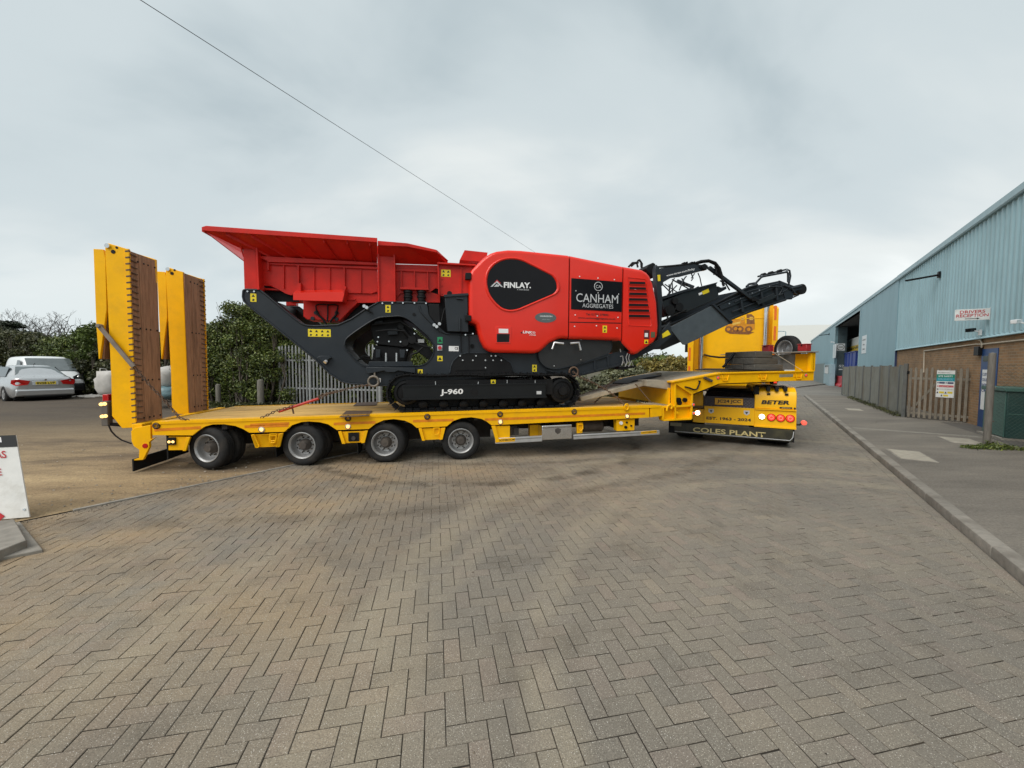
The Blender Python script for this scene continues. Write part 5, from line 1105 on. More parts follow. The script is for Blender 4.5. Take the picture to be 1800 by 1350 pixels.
bracket('i', '690,430 788,428 788,522 705,525', ['680,430 703,428 728,523 708,527'], '')
# deck planks (running along), cross bearers, centre spine
(sDa, _), = T('g', 0, '470,372'); sDb = 3.95
for k in range(5):
    t0, t1 = .165+k*.445, .165+k*.445+.437
    def pl(m, t0=t0, t1=t1, k=k):
        n = 6; S = np.linspace(-4.88, sDb, n+1); vs = []; 
        for s in S: d = .004*math.sin(s*1.3+k*2); vs += [(s, t0, zt(s)-.05), (s, t1, zt(s)-.05), (s, t1, zt(s)+d), (s, t0, zt(s)+d)]
        m.add(vs, [(i*4+a, (i+1)*4+a, (i+1)*4+(a+1) % 4, i*4+(a+1) % 4) for i in range(n) for a in range(4)]+[(0, 1, 2, 3), (n*4, n*4+3, n*4+2, n*4+1)])
    mbuild('deck_plank', pl, WOODY, smooth=0)
for zm, xy in (('h', '640,455 690,410 875,412 855,447'), ('h', '740,375 765,352 915,348 905,373')):     # worn cover plates in the deck
    pts = [TF.o]; P4 = []
    for w_ in xy.split():
        x, y = map(float, w_.split(',')); g_ = gnd(440+x/4.0909, 620+y/4.0909, zt(-1.)+.012); a, b, c = TF.loc(g_); P4.append((a, b, zt(a)+.012))
    mbuild('deck_cover_plate', lambda m: m.slab(P4[::-1], .008), RUST, smooth=0)
(sN, _), = T('i', 0, '1685,320')
mbuild('chassis_spine', lambda m: [m.box(-4.9, 4.0, .85, 1.0, .42, .74), m.box(-4.9, 4.0, 1.55, 1.7, .42, .74)], UND)
mbuild('cross_bearer', lambda m: [m.box(s, s+.08, .06, 2.5, zt(s)-.16, zt(s)-.055) for s in np.arange(-4.8, 4., .42)], UND, smooth=0)
mbuild('dark_well_board', lambda m: [m.box(-4.88, .62, .64, .66, .30, .78), m.box(-4.88, .62, 1.89, 1.91, .30, .78)], UND)  # dark boards added behind the wheels to darken the arches
# wheels
TY = [(.222, .03), (.228, .012), (.245, .0), (.285, -.008), (.322, .002), (.342, .018), (.352, .034), (.355, .040), (.355, .066), (.344, .068), (.344, .076), (.355, .078), (.355, .098), (.344, .100), (.344, .108), (.355, .110), (.355, .130), (.344, .132), (.344, .140), (.355, .142), (.355, .165), (.352, .171), (.342, .187), (.322, .203), (.285, .213), (.245, .205), (.228, .193), (.222, .175)]
RM = [(.236, .008), (.232, -.004), (.224, -.006), (.218, .002), (.205, .012), (.200, .022), (.196, .07), (.186, .105), (.168, .128), (.130, .134), (.10, .130)]
def build_wheel(s, tout, steer, twin=True, side=1):
    M_ = Matrix.Translation((s, tout, .352))@Matrix.Rotation(steer, 4, 'Z')
    if side < 0: M_ = M_@Matrix.Rotation(math.pi, 4, 'Z')
    w = mbuild('wheel', lambda m: m.lathe(TY, 44, M_, close=True), RUB, smooth=35)
    mbuild('rim', lambda m: m.lathe(RM, 40, M_), RIM, w, smooth=40)
    def hub(m):
        m.lathe([(.104, .130), (.10, .09), (.075, .055), (.070, .02), (.062, .008), (.0, .006)], 24, M_)
        for k in range(10):
            a = k*.2*math.pi; c = M_ @ Vector((.128*math.cos(a), .132, .128*math.sin(a))); d = M_ @ Vector((.128*math.cos(a), .098, .128*math.sin(a))); m.cyl(c, d, .013, 6)
    mbuild('hub', hub, HUB, w, smooth=40)
    def holes(m):
        for k in range(8):
            a = (k+.5)*.25*math.pi; m.cyl(M_ @ Vector((.163*math.cos(a), .136, .163*math.sin(a))), M_ @ Vector((.163*math.cos(a), .1275, .163*math.sin(a))), .015, 10)
    mbuild('hand_hole', holes, BLK, w)
    if twin:
        M2 = M_@Matrix.Translation((0, .232, 0)); w2 = mbuild('wheel', lambda m: m.lathe(TY, 32, M2, close=True), RUB, smooth=35)
        mbuild('rim', lambda m: m.lathe([(.225, .01), (.2, .06), (.19, .2), (.05, .2)], 20, M2), HUB, w2)
WS = [(T('g', .02, '912,573')[0][0], -18), (T('h', .02, '370,655')[0][0], -10.5), (T('h', .02, '965,663')[0][0], -6), (T('h', .02, '1515,645')[0][0], -1.5)]
for s, st in WS:
    build_wheel(s, .025, math.radians(st)); build_wheel(s+.1, 2.52, math.radians(st*.8), True, -1)
    mbuild('axle', lambda m: m.cyl((s, .3, .352), (s, 2.25, .352), .06, 10), UND)
    mbuild('suspension_arm', lambda m: [m.beam((s, t, .36), (s+.5, t, .55), .09, .12) for t in (.8, 1.75)], UND)
# dark mud flaps between axles and at the rear
(fa, za), (fb, zb) = TF.Q('g', -5.2, '333,672 650,560'); (_, z2), = TF.Q('g', -5.2, '333,760')
mbuild('mud_flap', lambda m: m.box(-5.215, -5.195, fa, .95, z2, za+.02), RUBD)
mbuild('mud_flap', lambda m: m.box(-5.215, -5.195, 1.6, 2.5, z2, za+.02), RUBD)
mbuild('mud_flap', lambda m: m.box(WS[0][0]-.62, WS[0][0]-.60, .1, .62, .18, .62), RUBD)
for s, _ in WS[1:]: mbuild('mud_flap', lambda m: m.box(s-.50, s-.49, .25, .62, .12, .5), RUBD)
# rear end frame
mbuild('rear_side_plate', lambda m: m.prism(T('g', .0, '316,440 345,415 468,392 470,505 512,490 485,505 458,530 462,565 412,668 336,674 334,665 378,652 380,588 338,560 320,520'), -.0, .05), YEL, bevel=.006)
mbuild('rear_crossbeam', lambda m: m.box(-5.24, -5.10, .05, 2.5, .55, zt(-5.2)-.02), YEL, bevel=.008)
(s_, z_), = T('g', -.01, '425,558'); mbuild('side_reflector', lambda m: m.lathe([(.04, 0), (.036, -.01), (0, -.012)], 14, Matrix.Translation((s_, 0, z_))), RLENS)
(s_, z_), = T('g', -.01, '628,526'); o = mbuild('work_lamp', lambda m: m.box(s_-.06, s_+.06, .0, .03, z_-.05, z_+.07), BLK)
for dx in (-.025, .03): mbuild('lens', lambda m: m.lathe([(.022, 0), (.018, -.01), (0, -.012)], 10, Matrix.Translation((s_+dx, -.001, z_))), ALAMP, o)
# lamp board standing off behind the ramps
pb_ = T('g', .1, '72,205 135,400'); s0, s1 = pb_[0][0], pb_[1][0]
o = mbuild('lamp_board', lambda m: m.box(s0, s1, .1, .2, pb_[1][1], pb_[0][1]), pm('lamp_board_grey', (.10, .09, .08), .6, var=.2), bevel=.01)
for xy in ('80,228', '107,225', '88,324', '114,321'):
    (s_, z_), = T('g', .095, xy); mbuild('lens', lambda m: m.lathe([(.028, .006), (.024, -.012), (0, -.015)], 12, Matrix.Translation((s_, .095, z_))), ALAMP, o)
p = T('g', .3, '108,148 165,350'); mbuild('rear_lamp', lambda m: m.box(p[0][0], p[1][0], .25, .75, p[1][1], p[0][1]), RLENS, o, bevel=.01)
mbuild('bracket_arm', lambda m: m.beam((s1-.05, .15, pb_[1][1]+.03), (-5.3, .3, .70), .05, .05), BLK, o)
c = T('g', .1, '140,395 160,440 195,478 240,510 320,540'); mbuild('lamp_cable', lambda m: m.tube([(a, .1, b) for a, b in c], .011, 6), RUBD, smooth=60)

# two upright ramps with timber facing
def ramp(zq, t_off, main, flap, dark, n_pl, label):
    pass
def make_ramp(wood_top, wood_bot, main_a, main_g, flap_a, idx):
    S_ = -5.25
    (t0a, ztp), (t1a, _) = TF.Q('a', S_, wood_top); (t0b, zbt), (t1b, _) = TF.Q('g', S_, wood_bot); t0, t1 = (t0a+t0b)/2, (t1a+t1b)/2
    side = T('a', t0, main_a)+T('g', t0, main_g)
    r = mbuild('ramp', lambda m: [m.prism(side, t0, t0+.05), m.prism(side, t1-.05, t1)], YEL, bevel=.006)
    smin = min(p[0] for p in side)
    mbuild('ramp_back', lambda m: m.box(smin+.06, smin+.08, t0+.05, t1-.05, zbt+.1, ztp-.1), UND, r)
    mbuild('ramp_crossbar', lambda m: [m.box(smin+.08, S_-.03, t0+.05, t1-.05, z, z+.05) for z in np.arange(zbt+.1, ztp-.1, .4)], YEL, r)
    npl = 3; wd = (t1-t0-.02)/npl
    for k in range(npl): mbuild('ramp_plank', lambda m: m.box(S_-.03, S_+.012+.003*(k % 2), t0+.01+k*wd+.003, t0+.01+(k+1)*wd-.003, zbt, ztp-.02), WOODR, r, smooth=0)
    rg = random.Random(idx)
    def cleats(m):
        te = t0 if idx == 0 else t1
        for z in np.arange(zbt+.05, ztp-.04, .098):
            m.beam((S_-.02, te, z), (S_+.035, te+(-.006 if idx == 0 else .012), z+.01), .026, .022); m.beam((S_+.02, te+(.0 if idx == 0 else -.14), z-.02), (S_+.024, te+(.16 if idx == 0 else .0), z-.03-.01*rg.random()), .014, .014)
    mbuild('cleat', cleats, RUST, r, smooth=0)
    mbuild('edge_bar', lambda m: m.box(S_-.025, S_+.03, (t1 if idx else t0)-.012, (t1 if idx else t0)+.012, zbt, ztp), YEL, r)
    mbuild('bolt_row', lambda m: [m.cyl((S_+.01, t0+(t1-t0)*f, zz), (S_+.022, t0+(t1-t0)*f, zz), .014, 8) for zz in (zbt+.12, zbt+.75, zbt+1.6, ztp-.15) for f in (.3, .5, .65, .9)], BLK, r)
    fl = T('a', t0, flap_a); f = mbuild('ramp_flap', lambda m: [m.prism(fl, t0+.0, t0+.04), m.prism(fl, t1-.04, t1)], YEL, r, bevel=.005)
    # flap skin between its cheeks
    top, bot = fl[0], fl[-3]
    mbuild('flap_skin', lambda m: [m.slab([(fl[2][0], t0+.04, fl[2][1]), (fl[2][0], t1-.04, fl[2][1]), (fl[4][0], t1-.04, fl[4][1]), (fl[4][0], t0+.04, fl[4][1])], .03)], WOODR, r)
    hp = T('a', t0-.01, ('222,235 290,247 262,280' if idx == 0 else '700,420 748,425 728,452'))
    mbuild('hinge_pin', lambda m: [m.cyl((hp[0][0], t0-.03, hp[0][1]), (hp[0][0], t0+.02, hp[0][1]), .035, 12)], CHROME, r)
    mbuild('pin_hole', lambda m: [m.cyl((a, t0-.006, b), (a, t0+.01, b), q, 12) for (a, b), q in zip(hp[1:], (.018, .03))], BLK, r)
    return t0, t1
rt0, _ = make_ramp('382,262 618,350', '335,408 550,362', '200,250 225,213 355,252 384,262', '335,413 245,418 165,320 158,0', '108,258 185,262 203,330 213,735 160,1128 150,1130 130,850', 0)
make_ramp('815,440 968,492', '770,303 922,262', '680,430 702,404 785,432 816,440', '772,306 700,306 640,290 632,0', '612,436 672,440 684,480 692,800 652,1130 646,1130 630,850', 1)
# folding strut on the near ramp
p = T('a', rt0-.04, '158,868 320,1060 432,1192'); mb = MB(); mb.beam((p[0][0], rt0-.05, p[0][1]), (p[2][0], rt0-.05, p[2][1]), .03, .06); mb.cyl((p[0][0], rt0-.08, p[0][1]), (p[0][0], rt0+.02, p[0][1]), .03, 10); mb.build('ramp_strut', pm('strut_steel', (.22, .18, .15), .6, .2, var=.25), TR, bevel=.004)

# aprons, tool box, side guards, tanks between the wheels and the neck
p = T('i', .03, '700,500 975,485 975,518 700,533'); mbuild('side_guard', lambda m: m.prism(p, .0, .04), ALU, bevel=.006)
p = T('i', .03, '1158,480 1660,453 1662,478 1158,507'); mbuild('side_guard', lambda m: m.prism(p, .0, .04), ALU, bevel=.006)
for a, b in (('702,513', '972,498'), ('1160,491', '1655,464')):
    (s0, z0), (s1, z1) = T('i', -.001, a+' '+b); mbuild('guard_groove', lambda m: m.add([(s0, -.0015, z0-.004), (s1, -.0015, z1-.004), (s1, -.0015, z1+.004), (s0, -.0015, z0+.004)], [(0, 1, 2, 3)]), HUB, smooth=0)
def badge(x0, y0, x1, y1, body):
    q = T('i', -.002, f'{x0},{y0} {x1},{y0-8} {x1},{y1-8} {x0},{y1}'); o = mbuild('maker_badge', lambda m: m.add([(a, -.003, b) for a, b in q], [(0, 1, 2, 3)]), YELT, smooth=0)
    (a0, b0), (a1, b1) = lerp(q[3], q[0], .25), lerp(q[2], q[1], .25); lettering(body, (a0+.01, -.003, b0), (a1-.01, -.003, b1), abs(q[0][1]-q[3][1])*.5, INK, o, lift=.002, bold=.03)
badge(702, 505, 818, 527, 'NOOTEBOOM'); badge(1555, 462, 1648, 478, 'NOOTEBOOM')
p = T('i', .0, '975,428 1150,420 1150,503 975,512'); o = mbuild('tool_box', lambda m: m.prism(p, -.015, .45), CHROME, bevel=.012)
p = T('i', -.016, '1052,448 1070,440 1086,447 1084,466 1068,478 1054,467'); mbuild('box_lock', lambda m: m.prism(p, -.022, -.014), HUB, o)
mbuild('lid_seam', lambda m: m.prism(T('i', -.017, '978,440 1147,432 1147,435 978,443'), -.017, -.014), HUB, o)
p = T('i', .05, '1412,392 1520,388 1518,455 1415,460'); o = mbuild('control_bracket', lambda m: m.prism(p, .05, .2), YEL, bevel=.008)
for xy, r, mt in (('1438,412', .035, WHT), ('1472,408', .018, BLK), ('1498,428', .018, BLK), ('1466,436', .03, BLK)):
    (s_, z_), = T('i', .04, xy); mbuild('control_valve', lambda m: m.cyl((s_, .02, z_), (s_, .055, z_), r, 10), mt, o)
p = T('i', .05, '1180,412 1215,410 1212,470 1182,472'); mbuild('guard_hanger', lambda m: m.prism(p, .05, .1), YEL)
(s_, z_), = T('i', .05, '1198,438'); mbuild('d_ring', lambda m: m.tube([(s_-.05, .03, z_+.06), (s_+.05, .03, z_+.06), (s_+.05, .02, z_-.02), (s_, .02, z_-.07), (s_-.05, .02, z_-.02)], .011, 6, closed=True), YEL)
(sa, z1), (sb, z0) = T('i', .5, '1215,400 1348,468'); rr = (z1-z0)/2; mbuild('air_tank', lambda m: m.lathe([(0, sa), (rr*.7, sa+.01), (rr, sa+.05), (rr, sb-.05), (rr*.7, sb-.01), (0, sb)], 20, Matrix.Translation((0, .65, (z0+z1)/2))@Matrix.Rotation(-math.pi/2, 4, 'Z')), pm('tank_brown_grey', (.16, .13, .11), .45, .3, var=.25), smooth=40)
mbuild('cross_support', lambda m: [m.box(s, s+.1, .1, 2.4, .42, .56) for s in (1.0, 1.9, 3.3)], UND)
p = T('i', .15, '790,432 830,430 830,480 790,484'); mbuild('valve_block', lambda m: m.prism(p, .15, .4), HUB)
p = T('i', .3, '905,425 965,422 965,485 905,488'); mbuild('support_leg', lambda m: m.prism(p, .3, .45), YEL)
# front end of the bed: notch block and neck wall
p = T('i', .0, '1612,316 1680,309 1680,372 1612,380'); mbuild('neck_lock', lambda m: m.prism(p, -.0, .10), YEL, bevel=.008)
nA = T('e', .08, '330,575 437,566 437,366 588,464 580,684 330,696'); mbuild('neck_cheek', lambda m: m.prism(nA, .08, .14), YEL)
mbuild('neck_cheek', lambda m: m.prism(nA, 2.42, 2.48), YEL)
def strip(zm, a, b, w, t0, t1, mat=YEL, nm='neck_flange'):
    (s0, z0), (s1, z1) = T(zm, t0, a+' '+b); mbuild(nm, lambda m: m.beam((s0, (t0+t1)/2, z0), (s1, (t0+t1)/2, z1), abs(t1-t0), w), mat, bevel=.003)
for a, b in (('330,577', '330,694'), ('437,366', '437,688'), ('440,366', '586,464'), ('586,464', '579,684'), ('330,694', '579,682'), ('330,580', '580,566')): strip('e', a, b, .035, .0, .14)
(s_, z_), = T('e', .0, '380,570'); mbuild('hose_hook', lambda m: [m.tube([(s_-.06, -.02, z_-.09), (s_-.05, -.03, z_), (s_+.01, -.03, z_+.045), (s_+.05, -.03, z_), (s_+.03, -.03, z_-.05)], .022, 8)], YEL, smooth=60)
for xy, r in (('460,515', .05), ('468,540', .045), ('515,515', .045)):
    (s_, z_), = T('e', .07, xy); mbuild('pin_socket', lambda m: m.cyl((s_, .03, z_), (s_, .09, z_), r, 14), BLK)
(s_, z_), = T('e', .0, '455,628'); mbuild('grease_fitting', lambda m: m.cyl((s_, .0, z_), (s_, .09, z_), .025, 10), YEL)
for xy, mt in (('595,556', RLAMP), ('597,632', RLAMP)):
    lamp('e', xy, -.0, .022, mt)
nB = T('e', .0, '437,362 850,284 1655,267 1652,345 1345,352 820,373 592,463'); mbuild('gooseneck_beam', lambda m: m.prism(nB, .0, .16), YEL, bevel=.006)
mbuild('gooseneck_beam', lambda m: m.prism(nB, 2.39, 2.55), YEL)
strip('e', '412,358', '850,279', .03, -.025, .18); strip('e', '850,280', '1655,263', .03, -.025, .18)
(p0, p1, p2) = T('e', 0, '437,360 850,280 1655,264')
mbuild('gooseneck_underside', lambda m: m.prism(T('e', .2, '600,470 822,380 1340,360 1340,345 850,330 640,440'), .2, 2.35), UND)
for xy in ('810,320', '1583,298'): lamp('e', xy, -.004, .024, RLAMP)
for xy in ('870,318', '1205,312', '1515,305'):
    (s_, z_), = T('e', 0, xy); mbuild('tie_ring', lambda m: [m.tube([(s_-.08, -.012, z_+.05), (s_-.05, -.02, z_-.06), (s_+.05, -.02, z_-.06), (s_+.08, -.012, z_+.05)], .012, 6), m.box(s_-.11, s_+.11, -.012, 0, z_-.02, z_+.0)], YEL)
(s_, z_), = T('e', 0, '1320,360'); o = mbuild('marker_lamp', lambda m: m.box(s_-.05, s_+.05, .02, .10, z_-.05, z_+.03), BLK); mbuild('lens', lambda m: m.box(s_-.035, s_+.035, .012, .02, z_-.02, z_+.03), RLAMP, o)
mbuild('stencil_plate', lambda m: m.prism(T('e', -.004, '1350,290 1470,287 1470,312 1350,316'), -.004, -.001), pm('worn_grey_plate', (.28, .25, .17), .7, var=.3), smooth=0)
c = T('e', -.03, '520,400 560,410 600,425 625,420 640,390 655,345 640,350'); mbuild('air_hose', lambda m: m.tube([(a, -.03, b) for a, b in c], .016, 6), RUBD, smooth=60)
strip('e', '695,318', '765,350', .045, -.05, -.01, HUB, 'hose_bracket')
# timber deck of the neck: sloping part then level part
nt_ = 6
for k in range(nt_):
    t0, t1 = .2+k*.36, .2+k*.36+.352
    mbuild('neck_plank', lambda m: m.add([(s, t, z+dz) for s, z in (p0, p1) for t in (t0, t1) for dz in (-.04, .012)], [(1, 3, 7, 5), (0, 4, 6, 2), (0, 1, 5, 4), (2, 6, 7, 3), (0, 2, 3, 1), (4, 5, 7, 6)]), WOODG, smooth=0)
    mbuild('neck_plank', lambda m: m.add([(s, t, z+dz) for s, z in (p1, p2) for t in (t0, t1) for dz in (-.04, .0)], [(1, 3, 7, 5), (0, 4, 6, 2), (0, 1, 5, 4), (2, 6, 7, 3), (0, 2, 3, 1), (4, 5, 7, 6)]), WOODY, smooth=0)
mbuild('neck_end_wall', lambda m: m.box(p0[0]-.06, p0[0]-.02, .14, 2.4, zt(p0[0]), p0[1]-.12), YEL)
# headboard across the front of the neck
SH = T('e', 0, '1640,264')[0][0]
(ta, za), (tb, zb), (tc_, _) = TF.Q('d', SH, '1675,905 1675,1045 1500,1045')
mbuild('headboard', lambda m: m.box(SH, SH+.05, max(0, ta), tc_, zb-.02, za), YEL, bevel=.006); mbuild('headboard', lambda m: m.box(SH, SH+.05, 2.5-tc_, 2.5, zb-.02, za), YEL, bevel=.006)
for y_ in (0, 2.46): mbuild('headboard_post', lambda m: m.box(SH-.05, SH+.07, y_, y_+.08, zb-.03, za+.02), YEL, bevel=.006)
mbuild('headboard_shelf', lambda m: m.box(SH-.24, SH+.10, -.04, 2.54, za+.022, za+.045), pm('galvanised_shelf', (.30, .28, .25), .6, .2, var=.2), bevel=.004)
mbuild('wheel_carrier', lambda m: m.box(SH+.02, SH+.06, tc_+.03, 2.5-tc_-.03, zb, za), RIM)
zs = za+.045
# ------------------------------------------------------------------ things carried on the trailer
def on_trailer(name, label, cat, a, b, z, yaw=0., group=None): return thing(name, label, cat, TF.w(a, b, z), TF.yaw+yaw, group)
(tw, zw), (tr_, _), (_, zt_) = TF.Q('d', SH+.16, '1415,870 1325,870 1415,757'); R_ = (zt_-zw)
sw_ = on_trailer('spare_wheel', 'spare wheel standing upright on the neck headboard between two red boxes', 'wheel', SH+.16, tw, zw)
k_ = R_/.355; MW = Matrix.Rotation(-math.pi/2, 4, 'Z')@Matrix.Scale(k_, 4)
mb = MB(); mb.lathe(TY, 40, MW, close=True); mb.build('tyre', RUB, sw_, smooth=35); mb = MB(); mb.lathe(RM, 36, MW); mb.build('rim', RIM, sw_, smooth=40)
mb = MB(); mb.lathe([(.13, .134), (.09, .12), (.05, .11), (0, .11)], 20, MW)
for k in range(8): a = k*math.pi/4; mb.cyl(MW@Vector((.11*math.cos(a), .12, .11*math.sin(a))), MW@Vector((.11*math.cos(a), .105, .11*math.sin(a))), .012, 6)
mb.build('hub_plate', RIM, sw_, smooth=40)
def red_box(q0, q1, label):
    (a, z1), (b, z0) = TF.Q('d', SH-.22, q0+' '+q1); t = on_trailer('red_box', label, 'box', SH-.22, b, zs, 0, 'red plastic boxes on the headboard shelf'); (b2, _), = TF.Q('d', SH-.09, q1); b = b2; t.location = TF.w(SH-.22, b, zs); w, h = abs(a-b), max(.16, z1-zs)
    RB = pm('red_plastic_box', (.34, .018, .022), .45, var=.12)
    mb = MB(); mb.box(0, .13, 0, w, 0, h*.86); mb.build('body', RB, t, bevel=.015); mb = MB(); mb.box(-.010, .14, -.010, w+.012, h*.862, h); mb.build('lid', RB, t, bevel=.015); mb = MB(); mb.box(-.02, -.012, w*.45, w*.55, h*.7, h*.95); mb.build('latch', BLK, t)
red_box('1525,828', '1640,890', 'red plastic box right of the spare wheel, at the near end of the shelf'); red_box('1228,838', '1325,885', 'red plastic box left of the spare wheel, partly behind the timber stack')
# stack of dark timbers on the neck
def timbers():
    zn = p2[1]; 
    tt = .42
    x = lambda v, y: T('d', tt, f'{v},{y}')[0]
    sl, sr = x(1160, 1000)[0], x(1395, 1000)[0]; hs = (T('d', tt, '1160,885')[0][1]-zn)/3
    rg = random.Random(6)
    for lv in range(3):
        for k, (b0, b1) in enumerate(((tt, tt+.30), (tt+.305, tt+.60), (tt+.605, tt+.9))):
            lab = f"{('lowest', 'middle', 'topmost')[lv]} dark timber block of the {('near', 'middle', 'far')[k]} pile on the yellow neck"
            o = MB(); d = rg.uniform(-.02, .02)+lv*.01; e = rg.uniform(-.04, .04)-.12*lv; o.box(0, sr-sl+e-d, 0, b1-b0, 0, hs-.006)
            ob = o.build('timber_block', TIMB, bevel=.012); ob.location = TF.w(sl+d, b0, zn+lv*hs+.003); ob.rotation_euler = (0, 0, TF.yaw+rg.gauss(0, .012)); tag(ob, lab, 'timber block', 'dark timber blocks stacked on the neck')
    m = MB(); q = T('d', tt-.2, '905,1022 1000,1030 1180,1032 1420,1030'); m.prism([(q[0][0], zn+.004), (q[3][0], zn+.004), (q[3][0], zn+.03), (q[2][0], zn+.03), (q[1][0], zn+.05), (q[0][0], zn+.02)], 0, .9)
    o = m.build('rubber_mat', RUBD); o.location = TF.w(0, tt-.18, 0)*np.array([1, 1, 1]); o.rotation_euler = (0, 0, TF.yaw); tag(o, 'black rubber mat lying under the dark timber stack', 'mat')
    st = [TF.w(a, tt-.03, z) for a, z in T('d', tt-.03, '1312,890')]+[TF.w(a, -.03, z) for a, z in T('d', -.03, '1570,1052')]
    m = MB(); m.beam(st[0], st[1], .05, .008); o = m.build('ratchet_strap', pm('beige_webbing', (.42, .36, .27), .8)); tag(o, 'pale webbing strap holding down the dark timber stack', 'strap')
    m = MB(); a0 = TF.w(*(T('d', tt+.9, '930,960')[0][0], tt+.9), T('d', tt+.9, '930,960')[0][1]); cc = T('d', tt+.6, '905,1020 925,1000 940,970 965,950 1000,900'); m.tube([TF.w(a, tt+.6, z) for a, z in cc], .03, 7); o = m.build('coiled_hose', BLK, smooth=60); tag(o, 'black hose looped at the left end of the timber stack', 'hose')
timbers()
# loose boards bridging bed and neck
def boards():
    q = T('i', .5, '1200,290 1200,268 1592,165 1752,190'); 
    specs = (('1205,285 1590,190', .35, .30, .09, 'thick grey plank sloping up from the bed to the neck, nearest the camera'), ('1260,255 1600,150', .8, .34, .05, 'grey plank sloping up to the neck behind the thick one'), ('1330,215 1680,128', 1.25, .3, .05, 'grey plank sloping up to the neck, farthest from the camera'))
    for xy, t0, w, th, lab in specs:
        (a, za_), (b, zb_) = T('i', t0, xy); o = MB(); L_ = math.hypot(b-a, zb_-za_); o.box(0, L_, 0, w, 0, th); ob = o.build('loose_board', WOODG, bevel=.006)
        ob.location = TF.w(a, t0, za_); ob.rotation_euler = Matrix(((math.cos(TF.yaw), -math.sin(TF.yaw), 0), (math.sin(TF.yaw), math.cos(TF.yaw), 0), (0, 0, 1))).to_4x4().to_euler(); ob.rotation_euler.rotate_axis('Y', -math.atan2(zb_-za_, b-a)); tag(ob, lab, 'plank', 'loose planks between bed and neck')
    (a, za_), (b, zb_) = T('e', .16, '190,365 425,410'); o = MB(); o.prism(T('e', .16, '190,342 300,338 428,372 425,432 190,395'), .18, .9); ob = o.build('sleeper', WOODG, bevel=.008); ob.location = TF.o*np.array([1, 1, 0]); ob.rotation_euler = (0, 0, TF.yaw); tag(ob, 'weathered square sleeper lying across the top of the yellow neck wall', 'sleeper')
    o = MB(); q = T('e', .6, '0,372 60,345 200,310 300,296 305,306 210,330 110,360 0,388'); o.prism(q, .55, 1.25); ob = o.build('rubber_mat', RUBD, bevel=.006); ob.location = TF.o*np.array([1, 1, 0]); ob.rotation_euler = (0, 0, TF.yaw); tag(ob, 'black rubber mat draped over the sloping grey planks', 'mat')
boards()
def chain(pts, name, label, link=.075, r=.008, mat=RUST, sag=0.):
    P = [np.array(p, float) for p in pts]; L_ = [np.linalg.norm(b-a) for a, b in zip(P, P[1:])]; tot = sum(L_); n = max(2, int(tot/link/.78)); mb = MB()
    for i in range(n):
        d = tot*(i+.5)/n; k = 0
        while k < len(L_)-1 and d > L_[k]: d -= L_[k]; k += 1
        c = P[k]+(P[k+1]-P[k])*d/L_[k]; ax = Vector((P[k+1]-P[k])/L_[k]); sd_ = ax.cross(Vector((0, 0, 1))).normalized(); up = sd_.cross(ax); w = (sd_ if i % 2 else up)
        mb.tube([Vector(c)+ax*(link*.5*math.cos(a))+w*(link*.30*math.sin(a)) for a in np.linspace(0, 2*math.pi, 9)[:-1]], r, 5, closed=True)
    o = mb.build(name, mat, smooth=60); tag(o, label, 'chain'); return o
def tw(zm, t, txt): return [TF.w(a, t, z) for a, z in T(zm, t, txt)]
chain(tw('a', rt0-.02, '432,1192')+tw('g', rt0-.01, '480,95 560,175 650,275')+tw('g', .03, '700,335 775,358'), 'ramp_chain', 'rusty chain hanging from the near ramp down to the bed edge', .06, .008)
(cs0, cz0), = T('h', .2, '690,318')
chain(tw('h', .0, '75,470 110,455 180,420')+tw('h', .12, '300,385'), 'tie_down_chain', 'short rusty chain hooked on the bed edge below the red load binder', .055, .008)
chain(tw('h', .2, '470,345 560,295 690,262 790,240 868,232'), 'tie_down_chain', 'rusty chain running from the red load binder up to the crusher frame', .055, .008)
chain(tw('h', .25, '300,385 380,365 460,335 520,300 600,285'), 'tie_down_chain', 'loose rusty chain end draped over the red load binder', .055, .008)
b = tw('h', .15, '205,424 300,388 400,352 490,330'); mb = MB(); mb.tube([b[0], b[3]], .022, 8); t_ = mb.build('load_binder', REDBIND, smooth=60); tag(t_, 'red ratchet load binder lying along the rear tie down chain', 'load binder')
mb = MB(); h_ = tw('h', .15, '300,388 312,440'); mb.tube([h_[0], h_[1]], .014, 6); mb.build('handle', RUST, t_)
chain(tw('c', .2, '930,1050 1000,1100 1100,1140 1200,1195 1300,1270')+tw('i', .0, '1468,318'), 'tie_down_chain', 'rusty chain from the crusher frame forward to the bed edge by the neck', .055, .008)
chain(tw('c', .5, '1100,1300 1160,1240 1210,1150 1260,1120'), 'tie_down_chain', 'loose rusty chain crossing the lower planks', .055, .008)
q = tw('e', .1, '85,375 215,530'); mb = MB(); mb.beam(q[0], q[1], .05, .008); o = mb.build('ratchet_strap', pm('brown_webbing', (.17, .12, .085), .8)); tag(o, 'brown webbing strap down from the loose planks to the bed', 'strap')
(s_, z_), = T('i', -.02, '1470,318'); mb = MB(); mb.tube([TF.w(s_+.04*math.cos(a), -.03, z_+.06*math.sin(a)) for a in np.linspace(0, 2*math.pi, 11)[:-1]], .016, 6, closed=True); o = mb.build('shackle', YEL, smooth=60); tag(o, 'yellow shackle on the bed edge near the neck', 'shackle')
# ------------------------------------------------------------------ tracked jaw crusher riding on the bed
CZ = zt(.5)
JC = thing('jaw_crusher', 'red and dark grey tracked jaw crusher loaded on the yellow trailer', 'crusher', TF.o*np.array([1, 1, 0]), TF.yaw)
def cb(name, fn, mat, parent=None, **k):
    mb = MB(); fn(mb); return mb.build(name, mat, parent or JC, **k)
def xz(zm, t, txt): return T(zm, t, txt)
